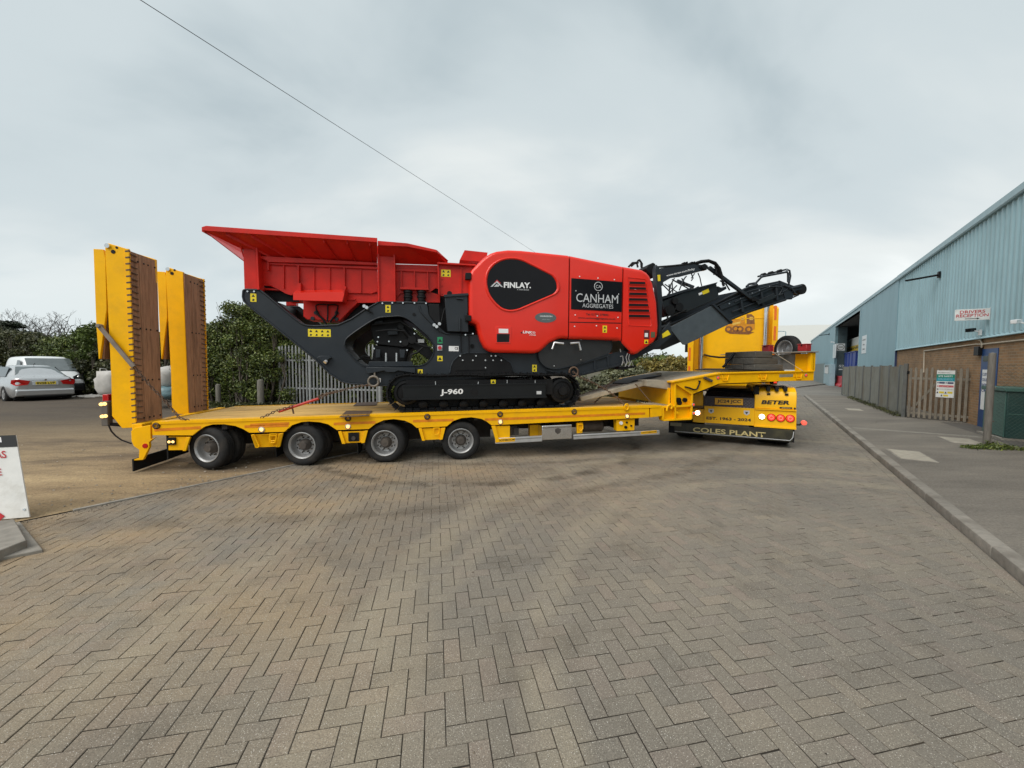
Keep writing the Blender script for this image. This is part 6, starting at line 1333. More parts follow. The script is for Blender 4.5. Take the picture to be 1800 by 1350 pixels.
# ---- hopper
rimA = xz('b', -.0, '55,66 78,59 1118,133 1118,160 78,90 55,86')
hop = cb('hopper_rim', lambda m: m.prism(rimA, -.01, .02), RED2, bevel=.004)
(sT, zT), (sR, zR) = rimA[0], rimA[2]
(iL, izL), (iR, izR) = xz('b', .45, '400,250 1118,288')
ft = 2.55
def P3(a, t): return (a[0], t, a[1])
L0, R0, Ri, Li = rimA[5], rimA[3], (iR, izR), (iL, izL)
cb('hopper_side_flare', lambda m: [m.slab([P3(Li, .45), P3(Ri, .45), P3(R0, 0.02), P3(L0, .02)], .012)], RED2)
cb('hopper_side_flare', lambda m: m.slab([P3(L0, ft-.02), P3(R0, ft-.02), P3(Ri, ft-.45), P3(Li, ft-.45)], .012), RED2)
q = xz('b', .45, '300,330'); rearI = (Li[0]-.05, q[0][1])
cb('hopper_rear_flare', lambda m: m.slab([P3(rearI, ft-.45), P3(rearI, .45), P3(L0, .02), P3(L0, ft-.02)], .012), RED2)
cb('hopper_rear_rim', lambda m: m.box(L0[0]-.01, L0[0]+.03, .0, ft, L0[1]-.02, zT), RED2)
cb('hopper_rim', lambda m: m.prism(rimA, ft-.02, ft+.01), RED2)
for f in np.linspace(.12, .95, 7):      # stiffeners under the flare
    a, b = np.array(P3(lerp(Li, Ri, f), .45)), np.array(P3(lerp(L0, R0, f), .03)); cb('flare_rib', lambda m: m.slab([tuple(a), tuple(a+np.array([0, -.0, -.03])), tuple(b+np.array([0, .0, -.05])), tuple(b)], .012), RED2, smooth=0)
cb('flare_gusset', lambda m: [m.slab([P3(xz('b', .1, w.split()[0])[0], .08), P3(xz('b', .35, w.split()[1])[0], .40), P3(xz('b', .4, w.split()[2])[0], .44)], .02) for w in ('275,115 302,245 305,130', '350,118 380,200 385,130')], RED2, smooth=0)
rimB = xz('b', .08, '1122,150 1300,165 1478,205 1482,222 1300,186 1122,178')
cb('hopper_rim', lambda m: m.prism(rimB, .07, .10), RED2, bevel=.004); cb('hopper_rim', lambda m: m.prism(rimB, ft-.10, ft-.07), RED2)
b2 = xz('b', .45, '1122,286 1490,298'); e2 = xz('b', .40, '1548,272'); e2b = xz('b', .40, '1545,296')
cb('hopper_side_flare', lambda m: [m.slab([P3(b2[0], .45), P3(b2[1], .45), P3(rimB[3], .1), P3(rimB[4], .1), P3(rimB[5], .1)], .012), m.slab([P3(b2[1], .45), P3(e2b[0], .42), P3(e2[0], .40), P3(rimB[3], .10)], .012), m.slab([P3(rimB[3], .10), P3(rimB[2], .10), P3(e2[0], .40)], .012)], RED2, smooth=0)
cb('hopper_side_flare', lambda m: m.slab([P3(rimB[5], ft-.1), P3(rimB[3], ft-.1), P3(b2[1], ft-.45), P3(b2[0], ft-.45)], .012), RED2)
# side walls
wall1 = xz('b', .46, '398,250 1118,290 1118,458 1082,470 925,466 912,452 655,468 590,480 560,470 470,420 400,408')
cb('hopper_wall', lambda m: m.prism(wall1, .46, .50), RED2, smooth=0); cb('hopper_wall', lambda m: m.prism(wall1, ft-.50, ft-.46), RED2, smooth=0)
cb('hopper_rail', lambda m: m.prism(xz('b', .43, '405,246 1120,288 1120,300 460,282 455,275 405,256'), .38, .46), RED2, smooth=0)
cb('hopper_rail', lambda m: m.prism(xz('b', .42, '455,282 1120,310 1120,322 455,292'), .42, .46), RED2, smooth=0)
for x, y0, y1 in ((460, 283, 332), (642, 300, 430), (920, 312, 450)):
    q = xz('b', .44, f'{x-4},{y0} {x+4},{y0} {x+4},{y1} {x-4},{y1}'); cb('wall_rib', lambda m: m.prism(q, .40, .46), RED2, smooth=0)
cb('hopper_floor', lambda m: m.box(wall1[0][0], wall1[2][0], .50, ft-.5, wall1[3][1]-.0, wall1[3][1]+.03), RED2)
cb('hopper_end_wall', lambda m: m.box(Li[0]-.03, Li[0], .46, ft-.46, wall1[-1][1], izL), RED2)
cb('wall_gusset', lambda m: [m.prism(xz('b', .40, '605,462 640,408 655,408 655,462'), .38, .46), m.prism(xz('b', .40, '905,460 918,428 930,428 925,470'), .38, .46)], RED2, smooth=0)
sh = xz('b', .2, '608,466 912,460 918,476 905,520 608,510'); cb('feeder_shelf', lambda m: [m.slab([P3(xz('b', .45, '625,450')[0], .45), P3(sh[0], .2), P3(sh[2], .2), P3(xz('b', .45, '915,446')[0], .45)], .012), m.prism(sh, .19, .21)], RED, smooth=0)
cb('feeder_shelf_end', lambda m: m.prism(xz('b', .22, '903,520 918,440 924,445 912,520'), .2, .44), RED2, smooth=0)
pan = xz('b', .5, '668,505 985,505 1000,528 965,560 888,640 690,628 668,610'); cb('feeder_pan', lambda m: m.prism(pan, .5, .9), RED2, bevel=.01)
cb('feeder_pan', lambda m: m.prism(xz('b', .5, '925,470 1120,462 1128,525 1000,527 985,505 930,500'), .5, .56), RED2, smooth=0)
cb('pan_lip', lambda m: m.prism(xz('b', .48, '690,500 985,500 985,510 690,512'), .46, .5), RED2, smooth=0)
HOSE = lambda m, zm, t, txt, r: m.tube([(a, t, b) for a, b in xz(zm, t, txt)], r, 7)
cb('grease_hoses', lambda m: [HOSE(m, 'b', .46, '748,575 745,545 760,536 810,538', .012), HOSE(m, 'b', .46, '875,575 880,545 865,538 815,540', .012), HOSE(m, 'b', .45, '750,575 760,600 790,628 805,655', .02), HOSE(m, 'b', .45, '872,575 868,600 845,625 830,645', .02), HOSE(m, 'b', .44, '818,540 818,590 815,640', .014)], BLK, smooth=60)
cb('vibrator_foot', lambda m: [m.cyl((a, .47, b), (a, .53, b), .035, 10) for a, b in xz('b', .48, '745,588 872,588 725,622 870,625')], GREY)
cb('dark_gap_plate', lambda m: m.prism(xz('b', .6, '404,420 470,425 600,480 640,485 640,520 560,520 505,520 440,480 402,448'), .6, .63), BLK, smooth=0); cb('dark_gap_plate', lambda m: m.prism(xz('b', .7, '940,520 1120,515 1128,530 1040,580 960,632 900,650'), .7, .73), BLK, smooth=0)  # black plates added behind the hopper so its gaps stay dark
# posts
def post(q, t=.3, w=.14):
    o = cb('hopper_post', lambda m: m.prism(q, t, t+w), RED2, bevel=.006); cb('hopper_post', lambda m: m.prism(q, ft-t-w, ft-t), RED2)
post(xz('b', .3, '302,195 378,200 388,445 310,445')); post(xz('b', .3, '1128,242 1222,248 1226,520 1130,520'))
cb('post_flange', lambda m: [m.prism(xz('b', .27, '378,120 390,200 402,446 388,446'), .26, .46), m.prism(xz('b', .27, '1118,180 1130,180 1132,520 1124,520'), .26, .46), m.prism(xz('b', .27, '1216,185 1225,185 1230,520 1222,520'), .26, .46)], RED2, smooth=0)
# second section wall and crusher throat
w2 = xz('b', .46, '1228,292 1490,300 1492,430 1470,440 1440,462 1260,470 1228,500'); cb('hopper_wall', lambda m: m.prism(w2, .46, .50), RED2, smooth=0); cb('hopper_wall', lambda m: m.prism(w2, ft-.5, ft-.46), RED2, smooth=0)
cb('hopper_rail', lambda m: m.prism(xz('b', .42, '1230,318 1488,330 1488,342 1230,330'), .42, .46), RED2, smooth=0)
cb('wall_rib', lambda m: [m.prism(xz('b', .43, f'{x-3},335 {x+3},335 {x+3},440 {x-3},440'), .40, .46) for x in (1265, 1345, 1425)], RED2, smooth=0)
cb('spring_seat', lambda m: m.prism(xz('b', .38, '1258,432 1430,438 1432,450 1258,445'), .36, .5), RED2, smooth=0)
for x in (1305, 1388):
    (a, z1), (a2, z0) = xz('b', .42, f'{x},450 {x},528'); cb('rubber_spring', lambda m: [m.cyl((a, .45, z0+k*(z1-z0)/5), (a, .45, z0+(k+.8)*(z1-z0)/5), .085-.012*(k % 2), 14) for k in range(5)], RUBD)
cb('throat_red_base', lambda m: m.prism(xz('b', .5, '1228,470 1440,460 1500,480 1500,525 1228,525'), .5, .55), RED2, smooth=0)
thr = xz('b', .28, '1488,286 1690,298 1720,302 1695,330 1690,480 1502,486 1495,430'); cb('throat_side', lambda m: m.prism(thr, .28, .34), RED2, bevel=.005); cb('throat_side', lambda m: m.prism(thr, ft-.34, ft-.28), RED2)
cb('throat_flange', lambda m: [m.prism(xz('b', .24, '1484,282 1716,296 1716,304 1484,292'), .20, .34), m.prism(xz('b', .24, '1484,286 1491,286 1498,484 1490,470'), .22, .34), m.prism(xz('b', .25, '1626,306 1632,306 1632,478 1626,478'), .25, .34)], RED2, smooth=0)
cb('throat_back', lambda m: m.prism(xz('b', 1.2, '1616,290 1645,232 1780,246 1770,300'), .9, 2.1), RED2, smooth=0)
cb('lifting_eye', lambda m: [m.cyl((a, .27, b), (a, .31, b), .045, 14) for a, b in xz('b', .28, '1558,470')], BLK)
# ---- grey chassis
ch = xz('b', .3, '303,452 318,448 400,448 440,478 600,610 655,652 690,664 740,667 880,661 960,626 1040,572 1128,523 1420,527 1432,600 1470,650 1540,714 1700,722')+xz('c', .3, '600,760 1000,790 1240,800 1240,850 1225,900 1050,950 960,1000 905,1060 900,1090 560,1075')+xz('b', .3, '1210,1034 960,1018 900,1004 830,958 740,868 335,545 306,515 300,485')
hole = round_corners(xz('b', .3, '916,800 925,748 962,718 1060,650 1125,614 1262,606 1312,626 1440,738 1466,790 1462,840 1430,890 1385,912 1042,916 1000,892'), .12, 4)
def chassis(t, w): return cb('chassis_plate', lambda m: m.prism(ch, t, t+w, holes=[hole]), GREY)
chassis(.30, .05); chassis(2.20, .05)
cb('chassis_flange', lambda m: [m.tube([(a, .30, b) for a, b in hole], .016, 6, closed=True), HOSE(m, 'b', .295, '303,452 318,446 402,448 442,478 600,611 655,653 690,665 740,668 880,662 960,626 1040,572 1128,522 1422,526', .016), HOSE(m, 'b', .295, '303,452 300,490 306,515 335,545 740,870 830,960 900,1006 960,1020 1205,1034', .016), HOSE(m, 'b', .295, '1374,545 1382,580 1410,612 1500,700 1540,716 1700,722', .018)], GREY, smooth=60)
cb('opening_lining', lambda m: (lambda n: m.add([(a, t, b) for t in (.35, .95) for a, b in hole], [(i, (i+1) % n, n+(i+1) % n, n+i) for i in range(n)]))(len(hole)), BLK, smooth=0)
cb('dark_backing_plate', lambda m: m.prism(xz('b', .6, '1228,440 1500,440 1530,470 1700,470 1720,735 1540,735 1440,650 1400,560 1228,545'), .6, .64), BLK, smooth=0)  # black backing plate added to darken the gaps behind the cabinets
cb('chassis_top_plate', lambda m: [m.slab([P3(p, t) for p, t in ((a, .30), (b, .30), (b, .56), (a, .56))], .02) for a, b in zip(ch[2:12], ch[3:13])], GREY, smooth=0)
cb('chassis_bottom_plate', lambda m: [m.slab([P3(p, t) for p, t in ((a, .30), (b, .30), (b, .46), (a, .46))], .02) for a, b in zip(ch[-9:-1], ch[-8:])], GREY, smooth=0)
cb('chassis_crossmember', lambda m: [m.box(ch[0][0]+.05, ch[0][0]+.2, .5, 2.2, ch[0][1]-.3, ch[0][1]-.05), m.box(hole[0][0]-.5, hole[0][0]-.25, .35, 2.2, ch[8][1]-.35, ch[8][1]-.1)], GREY)
cb('chassis_bolts', lambda m: [m.cyl((a, .29, b), (a, .27, b), .016, 6) for a, b in xz('b', .28, '330,458 370,458 1150,530 1210,528 1275,528 1345,528 1415,530 1700,715 1655,722')+xz('c', .28, '40,925 165,925 285,925 320,925 60,960 140,960 240,960 300,960 365,960')], CHROME)
# arched opening over the track, its shade painted as a flat black plate
cb('arch_dark_plate', lambda m: m.prism(xz('b', .29, '1560,960 1566,915 1582,880 1622,842 1665,832')+xz('c', .29, '285,905 375,938 440,985 465,1050 462,1085 20,1085'), .285, .305), BLK, smooth=0)
cb('arch_trim', lambda m: m.tube([(a, .285, b) for a, b in xz('b', .285, '1560,960 1566,915 1582,880 1622,842 1665,832')+xz('c', .285, '285,903 375,936 442,983 467,1060')], .014, 6), GREY, smooth=60)
cb('arch_beam', lambda m: m.prism(xz('c', .27, '0,1010 240,1005 245,1035 0,1040'), .27, .29), BLK)
cb('arch_bolts', lambda m: [m.cyl((a, .275, b), (a, .26, b), .014, 6) for a, b in xz('c', .27, '40,925 165,925 285,925 318,925 60,960 140,960 238,960 300,960 365,960 240,1018')], ALU)
# jaw box seen in the opening
cb('jaw_box', lambda m: [m.prism(xz('b', .55, '1072,640 1262,620 1410,762 1470,850 1440,880 1330,800 1300,800 1105,778 1078,690'), .55, 2.0), m.prism(xz('b', .6, '1100,785 1312,800 1290,882 1084,888'), .6, 1.9)], BLK, bevel=.01)
cb('jaw_bar', lambda m: [m.prism(xz('b', .4, '1070,884 1332,884 1335,914 1062,914'), .38, .55)], GREY, bevel=.006)
cb('toggle_cylinder', lambda m: [m.tube([(a, .50, b) for a, b in xz('b', .5, '1262,672 1328,752')], .04, 10), *[m.cyl((a, .46, b), (a, .52, b), r, 14) for (a, b), r in zip(xz('b', .48, '1262,670 1330,752 1290,770'), (.055, .075, .06))]], BLK, smooth=60)
cb('tension_rod', lambda m: [HOSE(m, 'b', .50, '1172,832 1172,884', .02), HOSE(m, 'b', .50, '1236,832 1236,884', .02)], ALU, smooth=60)
cb('jaw_bolts', lambda m: [m.cyl((a, .545, b), (a, .53, b), .016, 6) for a, b in xz('b', .54, '1125,736 1190,762 1120,764 1345,715 1100,805 1300,815 1260,764')], CHROME)
cb('jaw_hose', lambda m: [HOSE(m, 'b', .55, '1010,862 1040,850 1080,858', .014), HOSE(m, 'b', .6, '1005,872 1050,866 1090,880', .014)], RUBD, smooth=60)
cb('hinged_tray', lambda m: m.prism(xz('b', .2, '1050,918 1350,922 1350,956 1245,940 1225,950 1175,950 1160,940 1062,960 1050,950'), .2, .30), GREY, bevel=.008)
cb('tow_bracket', lambda m: m.prism(xz('b', .25, '750,860 775,850 825,850 842,862 825,868 812,895 795,905 780,880'), .24, .30), GREY, bevel=.006)
cb('tow_pin', lambda m: m.cyl((lambda p: (p[0], .22, p[1]))(xz('b', .22, '800,890')[0]), (lambda p: (p[0], .25, p[1]))(xz('b', .22, '806,882')[0]), .03, 10), ALU)
(a_, b_), = xz('b', .2, '1096,1005'); cb('tie_down_shackle', lambda m: [m.tube([(a_+.09*math.cos(k), .2, b_+.09*math.sin(k)) for k in np.linspace(0, 2*math.pi, 15)[:-1]], .022, 7, closed=True), HOSE(m, 'b', .22, '1102,935 1104,985', .018)], pm('worn_steel', (.2, .17, .14), .55, .4, var=.3), smooth=60)
(a_, b_), = xz('c', .2, '938,1052'); cb('tie_down_shackle', lambda m: m.tube([(a_+.09*math.cos(k), .2, b_+.09*math.sin(k)) for k in np.linspace(0, 2*math.pi, 15)[:-1]], .02, 7, closed=True), RUST, smooth=60)
# boxes left of the hood
cb('side_cabinet', lambda m: m.prism(xz('b', .2, '1528,490 1668,482 1674,705 1545,700'), .2, .3), GREY, bevel=.008)
cb('side_cabinet', lambda m: m.prism(xz('b', .25, '1430,532 1495,534 1502,665 1470,645 1434,600'), .25, .3), BLK, bevel=.006)
cb('cabinet_top', lambda m: m.prism(xz('b', .18, '1524,478 1672,468 1672,482 1524,492'), .17, .34), GREY, smooth=0)
cb('cabinet_latches', lambda m: [HOSE(m, 'b', .18, '1622,620 1622,700', .018), HOSE(m, 'b', .18, '1660,590 1664,640', .03), HOSE(m, 'b', .18, '1600,500 1640,505', .014)], GREY, smooth=60)
cb('hood_latch', lambda m: [m.prism(xz('b', .1, t), .08, .2) for t in ('1655,345 1690,345 1690,385 1655,385', '1655,600 1690,605 1690,640 1655,635')], BLK, bevel=.006)
cb('sensor_cluster', lambda m: [m.cyl((a, .18, b), (a, .28, b), .03, 8) for a, b in xz('b', .2, '1465,662 1480,672 1497,655 1040,548 1055,556')], ALU)
# decals
def decal(zm, x0, y0, x1, y1, t, rows=1, cols=1, mat=STICK, name='warning_decal'):
    (a, z1), (b, z0) = xz(zm, t, f'{x0},{y0} {x1},{y1}'); o = cb(name, lambda m: m.box(a, b, t-.003, t, z0, z1), mat, smooth=0)
    w, h = (b-a)/cols, (z1-z0)/rows; mk = MB()
    for i in range(cols):
        for j in range(rows):
            cx, cz = a+w*(i+.5), z0+h*(j+.5); k = min(w, h)*.38
            if (j == rows-1): mk.add([(cx-k, t-.005, cz-k*.8), (cx+k, t-.005, cz-k*.8), (cx, t-.005, cz+k*.9)], [(0, 1, 2)])
            else: mk.add([(cx-k*.8, t-.005, cz-k*.6), (cx+k*.3, t-.005, cz-k*.8), (cx+k*.8, t-.005, cz+k*.2), (cx-k*.2, t-.005, cz+k*.7)], [(0, 1, 2, 3)])
    mk.build('pictogram', INK, o, smooth=0)
decal('b', 346, 470, 384, 522, .299, 2); decal('b', 697, 686, 836, 735, .299, 2, 4); decal('b', 1168, 540, 1200, 587, .299, 2); decal('b', 1507, 324, 1565, 370, .279, 2, 2); decal('b', 1484, 850, 1516, 882, .299, 1); decal('b', 1365, 932, 1395, 956, .299, 1)
decal('b', 1484, 735, 1516, 775, .299, 1, 1, pm('green_decal', (.02, .25, .10), .5)); decal('c', 610, 995, 646, 1050, .299, 2)
def plain(zm, x0, y0, x1, y1, t, mat, name='label_plate', parent=None):
    (a, z1), (b, z0) = xz(zm, t, f'{x0},{y0} {x1},{y1}'); return cb(name, lambda m: m.box(a, b, t-.004, t, z0, z1), mat, parent, smooth=0), (a, b, z0, z1)
o, (a, b, z0, z1) = plain('b', 1554, 790, 1614, 822, .299, WHT); lettering('CE', (a+(b-a)*.6, .295, z0+.03), (b-.01, .295, z0+.03), (z1-z0)*.5, INK, o, bold=.02)
plain('b', 1366, 748, 1404, 770, .54, LGREY); plain('b', 1118, 985, 1140, 1010, .299, WHT); plain('c', 872, 1034, 900, 1060, .299, WHT)
o, (a, b, z0, z1) = plain('b', 1484, 785, 1514, 818, .299, LGREY, 'stop_switch'); cb('stop_button', lambda m: m.cyl(((a+b)/2, .29, (z0+z1)/2), ((a+b)/2, .25, (z0+z1)/2), .035, 14), REDINK, o)
cb('chassis_hole', lambda m: [m.cyl((a, .285, b), (a, .31, b), r, 16) for (a, b), r in zip(xz('b', .29, '1342,597 1698,790')+xz('c', .29, '135,848'), (.028, .035, .04))], BLK)
# ---- hood: one rounded shell cut into its three panels
ho = xz('c', .1, '110,300 126,245 170,200 205,165 240,135 285,108 330,93 420,82 520,86 890,124 1320,212 1480,240 1520,262 1545,290 1570,350 1602,500 1614,690 1606,770 1580,815 1450,905 1425,913 1400,905 1385,888 1345,850 1305,805 1280,800 905,790 850,785 815,792 750,822 700,870 672,892 630,905 300,898 262,885 228,858 200,800 184,745 168,680 150,668 116,655 110,635')
def hood():
    me0 = MB().prism(ho, .1, 2.42); bm = bmesh.new(); vs = [bm.verts.new(v) for v in me0.v]
    for f in me0.f: bm.faces.new([vs[i] for i in f])
    bm.normal_update(); n = len(ho); bmesh.ops.recalc_face_normals(bm, faces=bm.faces)
    ed = [e for e in bm.edges if all(abs(v.co.y-.1) < 1e-5 for v in e.verts) or all(abs(v.co.y-2.42) < 1e-5 for v in e.verts)]
    bmesh.ops.bevel(bm, geom=ed, offset=.085, segments=6, profile=.5, affect='EDGES', clamp_overlap=True)
    me = bpy.data.meshes.new('hood'); bm.to_mesh(me); bm.free()
    (c1, _), (c1b, _) = xz('c', .1, '897,400 907,400'); (c2, _), (c2b, _) = xz('c', .1, '1321,400 1331,400')
    for a, b, nm in ((None, c1, 'hood_panel'), (c1b, c2, 'hood_panel'), (c2b, None, 'hood_panel')):
        bm = bmesh.new(); bm.from_mesh(me)
        for x, s in ((a, -1), (b, 1)):
            if x is None: continue
            g = bm.verts[:]+bm.edges[:]+bm.faces[:]; bmesh.ops.bisect_plane(bm, geom=g, plane_co=(x, 0, 0), plane_no=(s, 0, 0), clear_outer=True)
            bmesh.ops.holes_fill(bm, edges=[e for e in bm.edges if e.is_boundary])
        m2 = bpy.data.meshes.new(nm); bm.to_mesh(m2); bm.free(); m2.polygons.foreach_set('use_smooth', [True]*len(m2.polygons)); m2.set_sharp_from_angle(angle=math.radians(35)); m2.materials.append(RED)
        o = bpy.data.objects.new(nm, m2); COL.objects.link(o); o.parent = JC
    cx = np.mean([p[0] for p in ho]); cz = np.mean([p[1] for p in ho])
    cb('hood_dark_filler', lambda m: m.prism([(cx+(a-cx)*.97, cz+(b-cz)*.95) for a, b in ho], .14, 2.38), BLK)  # black filler added so the panel gaps look dark
hood()
cb('panel_gap', lambda m: [m.prism(xz('c', .097, '906,655 1316,663 1316,669 906,661'), .096, .103)], BLK, smooth=0)
ov = round_corners(xz('c', .1, '250,335 268,258 312,205 372,172 440,160 520,170 770,294 800,342 804,400 778,432 500,551 440,563 378,550 318,500 268,430'), .12, 3)
oc = np.mean(ov, 0)
big = [tuple(oc+(np.array(p)-oc)*1.10) for p in ov]; mid = [tuple(oc+(np.array(p)-oc)*1.05) for p in ov]
def ringmesh(m):
    n = len(ov); rows = [(big, .103), ([lerp(a, b, .5) for a, b in zip(big, mid)], .084), (mid, .080), ([lerp(a, b, .6) for a, b in zip(mid, ov)], .088), (ov, .1)]
    for loop, t in rows: m.v += [(a, t, b) for a, b in loop]
    for k in range(len(rows)-1): m.f += [(k*n+i, k*n+(i+1) % n, (k+1)*n+(i+1) % n, (k+1)*n+i) for i in range(n)]
cb('panel_surround', ringmesh, RED, smooth=70)
OV = pm('black_tinted_panel', (.008, .008, .010), .2, var=.1, spec=.16); o = cb('side_window', lambda m: m.prism(ov, .094, .102), OV)
def text_c(zm, body, x0, y0, x1, y1, h, t, mat, parent, bold=.012, shear=0., name='lettering'):
    (a, za), (b, zb) = xz(zm, t, f'{x0},{y0} {x1},{y1}'); (_, z2), = xz(zm, t, f'{x0},{y0-h}'); return lettering(body, (a, t, za), (b, t, zb), z2-za, mat, parent, lift=.002, bold=bold, shear=shear, name=name)
text_c('c', 'FINLAY.', 385, 387, 600, 391, 46, .093, WHT, o, .035); text_c('c', 'A TEREX BRAND', 490, 404, 585, 408, 8, .093, LGREY, o, .02)
lg = lambda t: [(a, .091, b) for a, b in xz('c', .091, t)]
cb('brand_emblem', lambda m: [m.add(lg('280,378 328,330 352,352 345,360 328,345 295,378'), [(0, 1, 2, 3, 4, 5)]), m.add(lg('330,378 352,352 378,380 366,380 352,366 342,378'), [(0, 1, 2, 3, 4, 5)]), m.add(lg('306,378 330,356 340,366 328,378'), [(0, 1, 2, 3)])], LGREY, o, smooth=0)
cb('brand_emblem', lambda m: m.add([(a, .0905, b) for a, b in xz('c', .0905, '310,346 331,322 362,350 354,352 331,333 316,347')], [(0, 1, 2, 3, 4, 5)]), REDINK, o, smooth=0)
# sign on the second panel
sg = xz('c', .098, '919,310 1321,341 1316,577 917,556'); o = cb('owner_sign', lambda m: m.prism(sg, .092, .103), OV, bevel=.002)
text_c('c', 'CANHAM', 958, 497, 1288, 512, 68, .091, LGREY, o, .0); text_c('c', 'AGGREGATES', 1006, 541, 1250, 552, 32, .091, LGREY, o, .0)
(a, b), (_, b2_) = xz('c', .09, '1133,376 1133,342'); rr_ = b2_-b; cb('round_emblem', lambda m: m.tube([(a+rr_*math.cos(k), .09, b+rr_*math.sin(k)) for k in np.linspace(0, 2*math.pi, 29)[:-1]], .006, 5, closed=True), LGREY, o, smooth=60)
text_c('c', 'CA', 1112, 388, 1155, 390, 24, .091, LGREY, o, .0)
text_c('c', 'Tel: 01732 379845', 1035, 604, 1212, 610, 18, .097, INK, None or JC, .01); text_c('c', 'www.canhamaggregates.co.uk', 972, 633, 1268, 644, 18, .097, INK, JC, .01)
cb('panel_bolts', lambda m: [m.lathe([(.013, .0), (.010, -.006), (0, -.007)], 10, Matrix.Translation((a, .098, b))) for a, b in xz('c', .098, '985,297 1130,310 1260,322 955,411 1130,427 1292,437 950,602 1125,610 1288,621 945,692 1118,687 1281,706')], WHT)
# louvres on the third panel
for k in range(8):
    y = 350+k*43.7; x0, x1 = 1380-k*1.2, 1502+k*6
    if k == 7: continue
    q = xz('c', .098, f'{x0},{y-13} {x1},{y-10} {x1+3},{y+13} {x0},{y+11}'); cb('louvre_slot', lambda m: m.prism(q, .093, .12), BLK, smooth=0)
    q2 = xz('c', .098, f'{x0-2},{y+8} {x1+4},{y+10} {x1+4},{y+22} {x0-2},{y+20}'); cb('louvre_slat', lambda m: m.add([P3(q2[0], .070), P3(q2[1], .070), P3(q2[2], .098), P3(q2[3], .098), P3(q2[0], .096), P3(q2[1], .096)], [(0, 1, 2, 3), (0, 4, 5, 1)]), RED, smooth=0)
lo_ = xz('c', .097, '1365,305 1500,318 1512,330 1552,680 1545,692 1372,684'); cb('louvre_frame', lambda m: m.tube([(a, .099, b) for a, b in lo_], .010, 6, closed=True), RED, smooth=60)
cb('painted_glint', lambda m: [m.prism(xz('c', .0925, t), .0915, .0925) for t in ('1435,358 1455,362 1455,367 1435,364', '1420,398 1440,401 1440,406 1420,404')], WHT, smooth=0)  # white slivers painted as glints inside the louvre slots
# fittings on the first panel
q = xz('c', .098, '320,692 446,692 438,827 322,824'); o = cb('control_recess', lambda m: m.prism(q, .092, .103), RED, bevel=.003); o2 = cb('recess_glass', lambda m: m.prism(xz('c', .09, '330,750 432,752 428,816 330,816'), .089, .093), BLKP, o); plain('c', 345, 710, 420, 746, .092, WHT, 'label_plate', o); cb('recess_shadow_plate', lambda m: m.prism(xz('c', .09, '336,756 426,758 424,812 336,812'), .088, .0895), BLK, o)  # last black plate paints the shadow inside the recess
(a, b), (a1, _), (_, b1) = xz('c', .098, '716,622 800,622 716,582'); o = cb('oval_badge', lambda m: m.prism([(a+(a1-a)*math.cos(k), b+(b1-b)*math.sin(k)) for k in np.linspace(0, 2*math.pi, 33)[:-1]], .095, .1), pm('grey_badge', (.10, .12, .12), .4)); text_c('c', 'HORIZON', 672, 616, 768, 618, 11, .094, WHT, o, .02); text_c('c', 'plant sales', 690, 640, 752, 641, 8, .094, LGREY, o, .0)
text_c('c', 'LINK', 535, 746, 610, 750, 20, .097, WHT, JC, .035, .2); text_c('c', 'GO', 612, 748, 634, 750, 16, .097, WHT, JC, .03); text_c('c', 'SYSTEM', 588, 764, 638, 766, 9, .097, WHT, JC, .02); cb('link_mark', lambda m: m.prism(xz('c', .097, '516,742 532,732 530,750'), .096, .098), BLK, smooth=0)
decal('c', 1167, 685, 1200, 742, .0995, 2); decal('c', 1497, 797, 1526, 830, .0995, 1); plain('c', 1494, 720, 1536, 790, .0995, pm('dark_red_recess', (.10, .01, .01), .5), 'switch_recess'); plain('c', 1500, 744, 1524, 776, .097, WHT, 'label_plate'); plain('c', 1548, 735, 1580, 780, .0995, pm('olive_badge', (.10, .10, .05), .5), 'badge')
cb('grab_handle', lambda m: [HOSE(m, 'c', .08, '858,828 785,820 768,872', .022), HOSE(m, 'c', .08, '912,826 978,820 994,880', .022)], ALU, smooth=60)
# conveyor skirt under the hood
sk = round_corners(xz('c', .22, '655,900 690,850 780,800 1000,790 1235,800 1242,850 1222,905 1000,985 800,1032 725,1020 672,975'), .08, 3); cb('conveyor_skirt', lambda m: m.prism(sk, .22, .29), pm('charcoal_panel', (.020, .021, .022), .45, var=.15), bevel=.01)
cb('skirt_trim', lambda m: m.tube([(a, .22, b) for a, b in sk], .010, 6, closed=True), GREY, smooth=60)
cb('skirt_bolts', lambda m: [m.cyl((a, .215, b), (a, .205, b), .013, 6) for a, b in xz('c', .21, '995,795 783,1005 995,955')], CHROME)
bm_ = xz('c', .25, '720,1040 920,1000 1220,912 1330,880 1400,900 1460,890 1610,800 1640,730 1700,660 1720,760 1620,850 1430,945 1300,1008 980,1088 900,1090'); cb('conveyor_lower_frame', lambda m: m.prism(bm_, .25, .31), GREY, smooth=0)
cb('frame_rib', lambda m: [m.prism(xz('c', .24, t), .22, .26) for t in ('920,1000 1220,910 1222,925 925,1015', '1000,1062 1300,990 1300,1003 1000,1075', '1095,965 1108,962 1112,1045 1098,1048', '1200,930 1212,926 1218,1020 1205,1022')], GREY, smooth=0)
cb('control_levers', lambda m: [HOSE(m, 'c', .18, t, .010) for t in ('1305,930 1325,925 1330,960 1318,1000', '1365,905 1352,935 1360,975 1345,1010', '1380,910 1372,945 1385,985 1372,1010', '1318,1000 1335,970 1350,1005 1365,970 1380,1005 1395,965 1410,1005', '1305,870 1310,895')], pm('grey_lever', (.30, .29, .28), .5, .3), smooth=60)
cb('lever_plate', lambda m: m.prism(xz('c', .2, '1310,1010 1420,1000 1440,1012 1330,1035 1300,1030'), .2, .5), BLK)
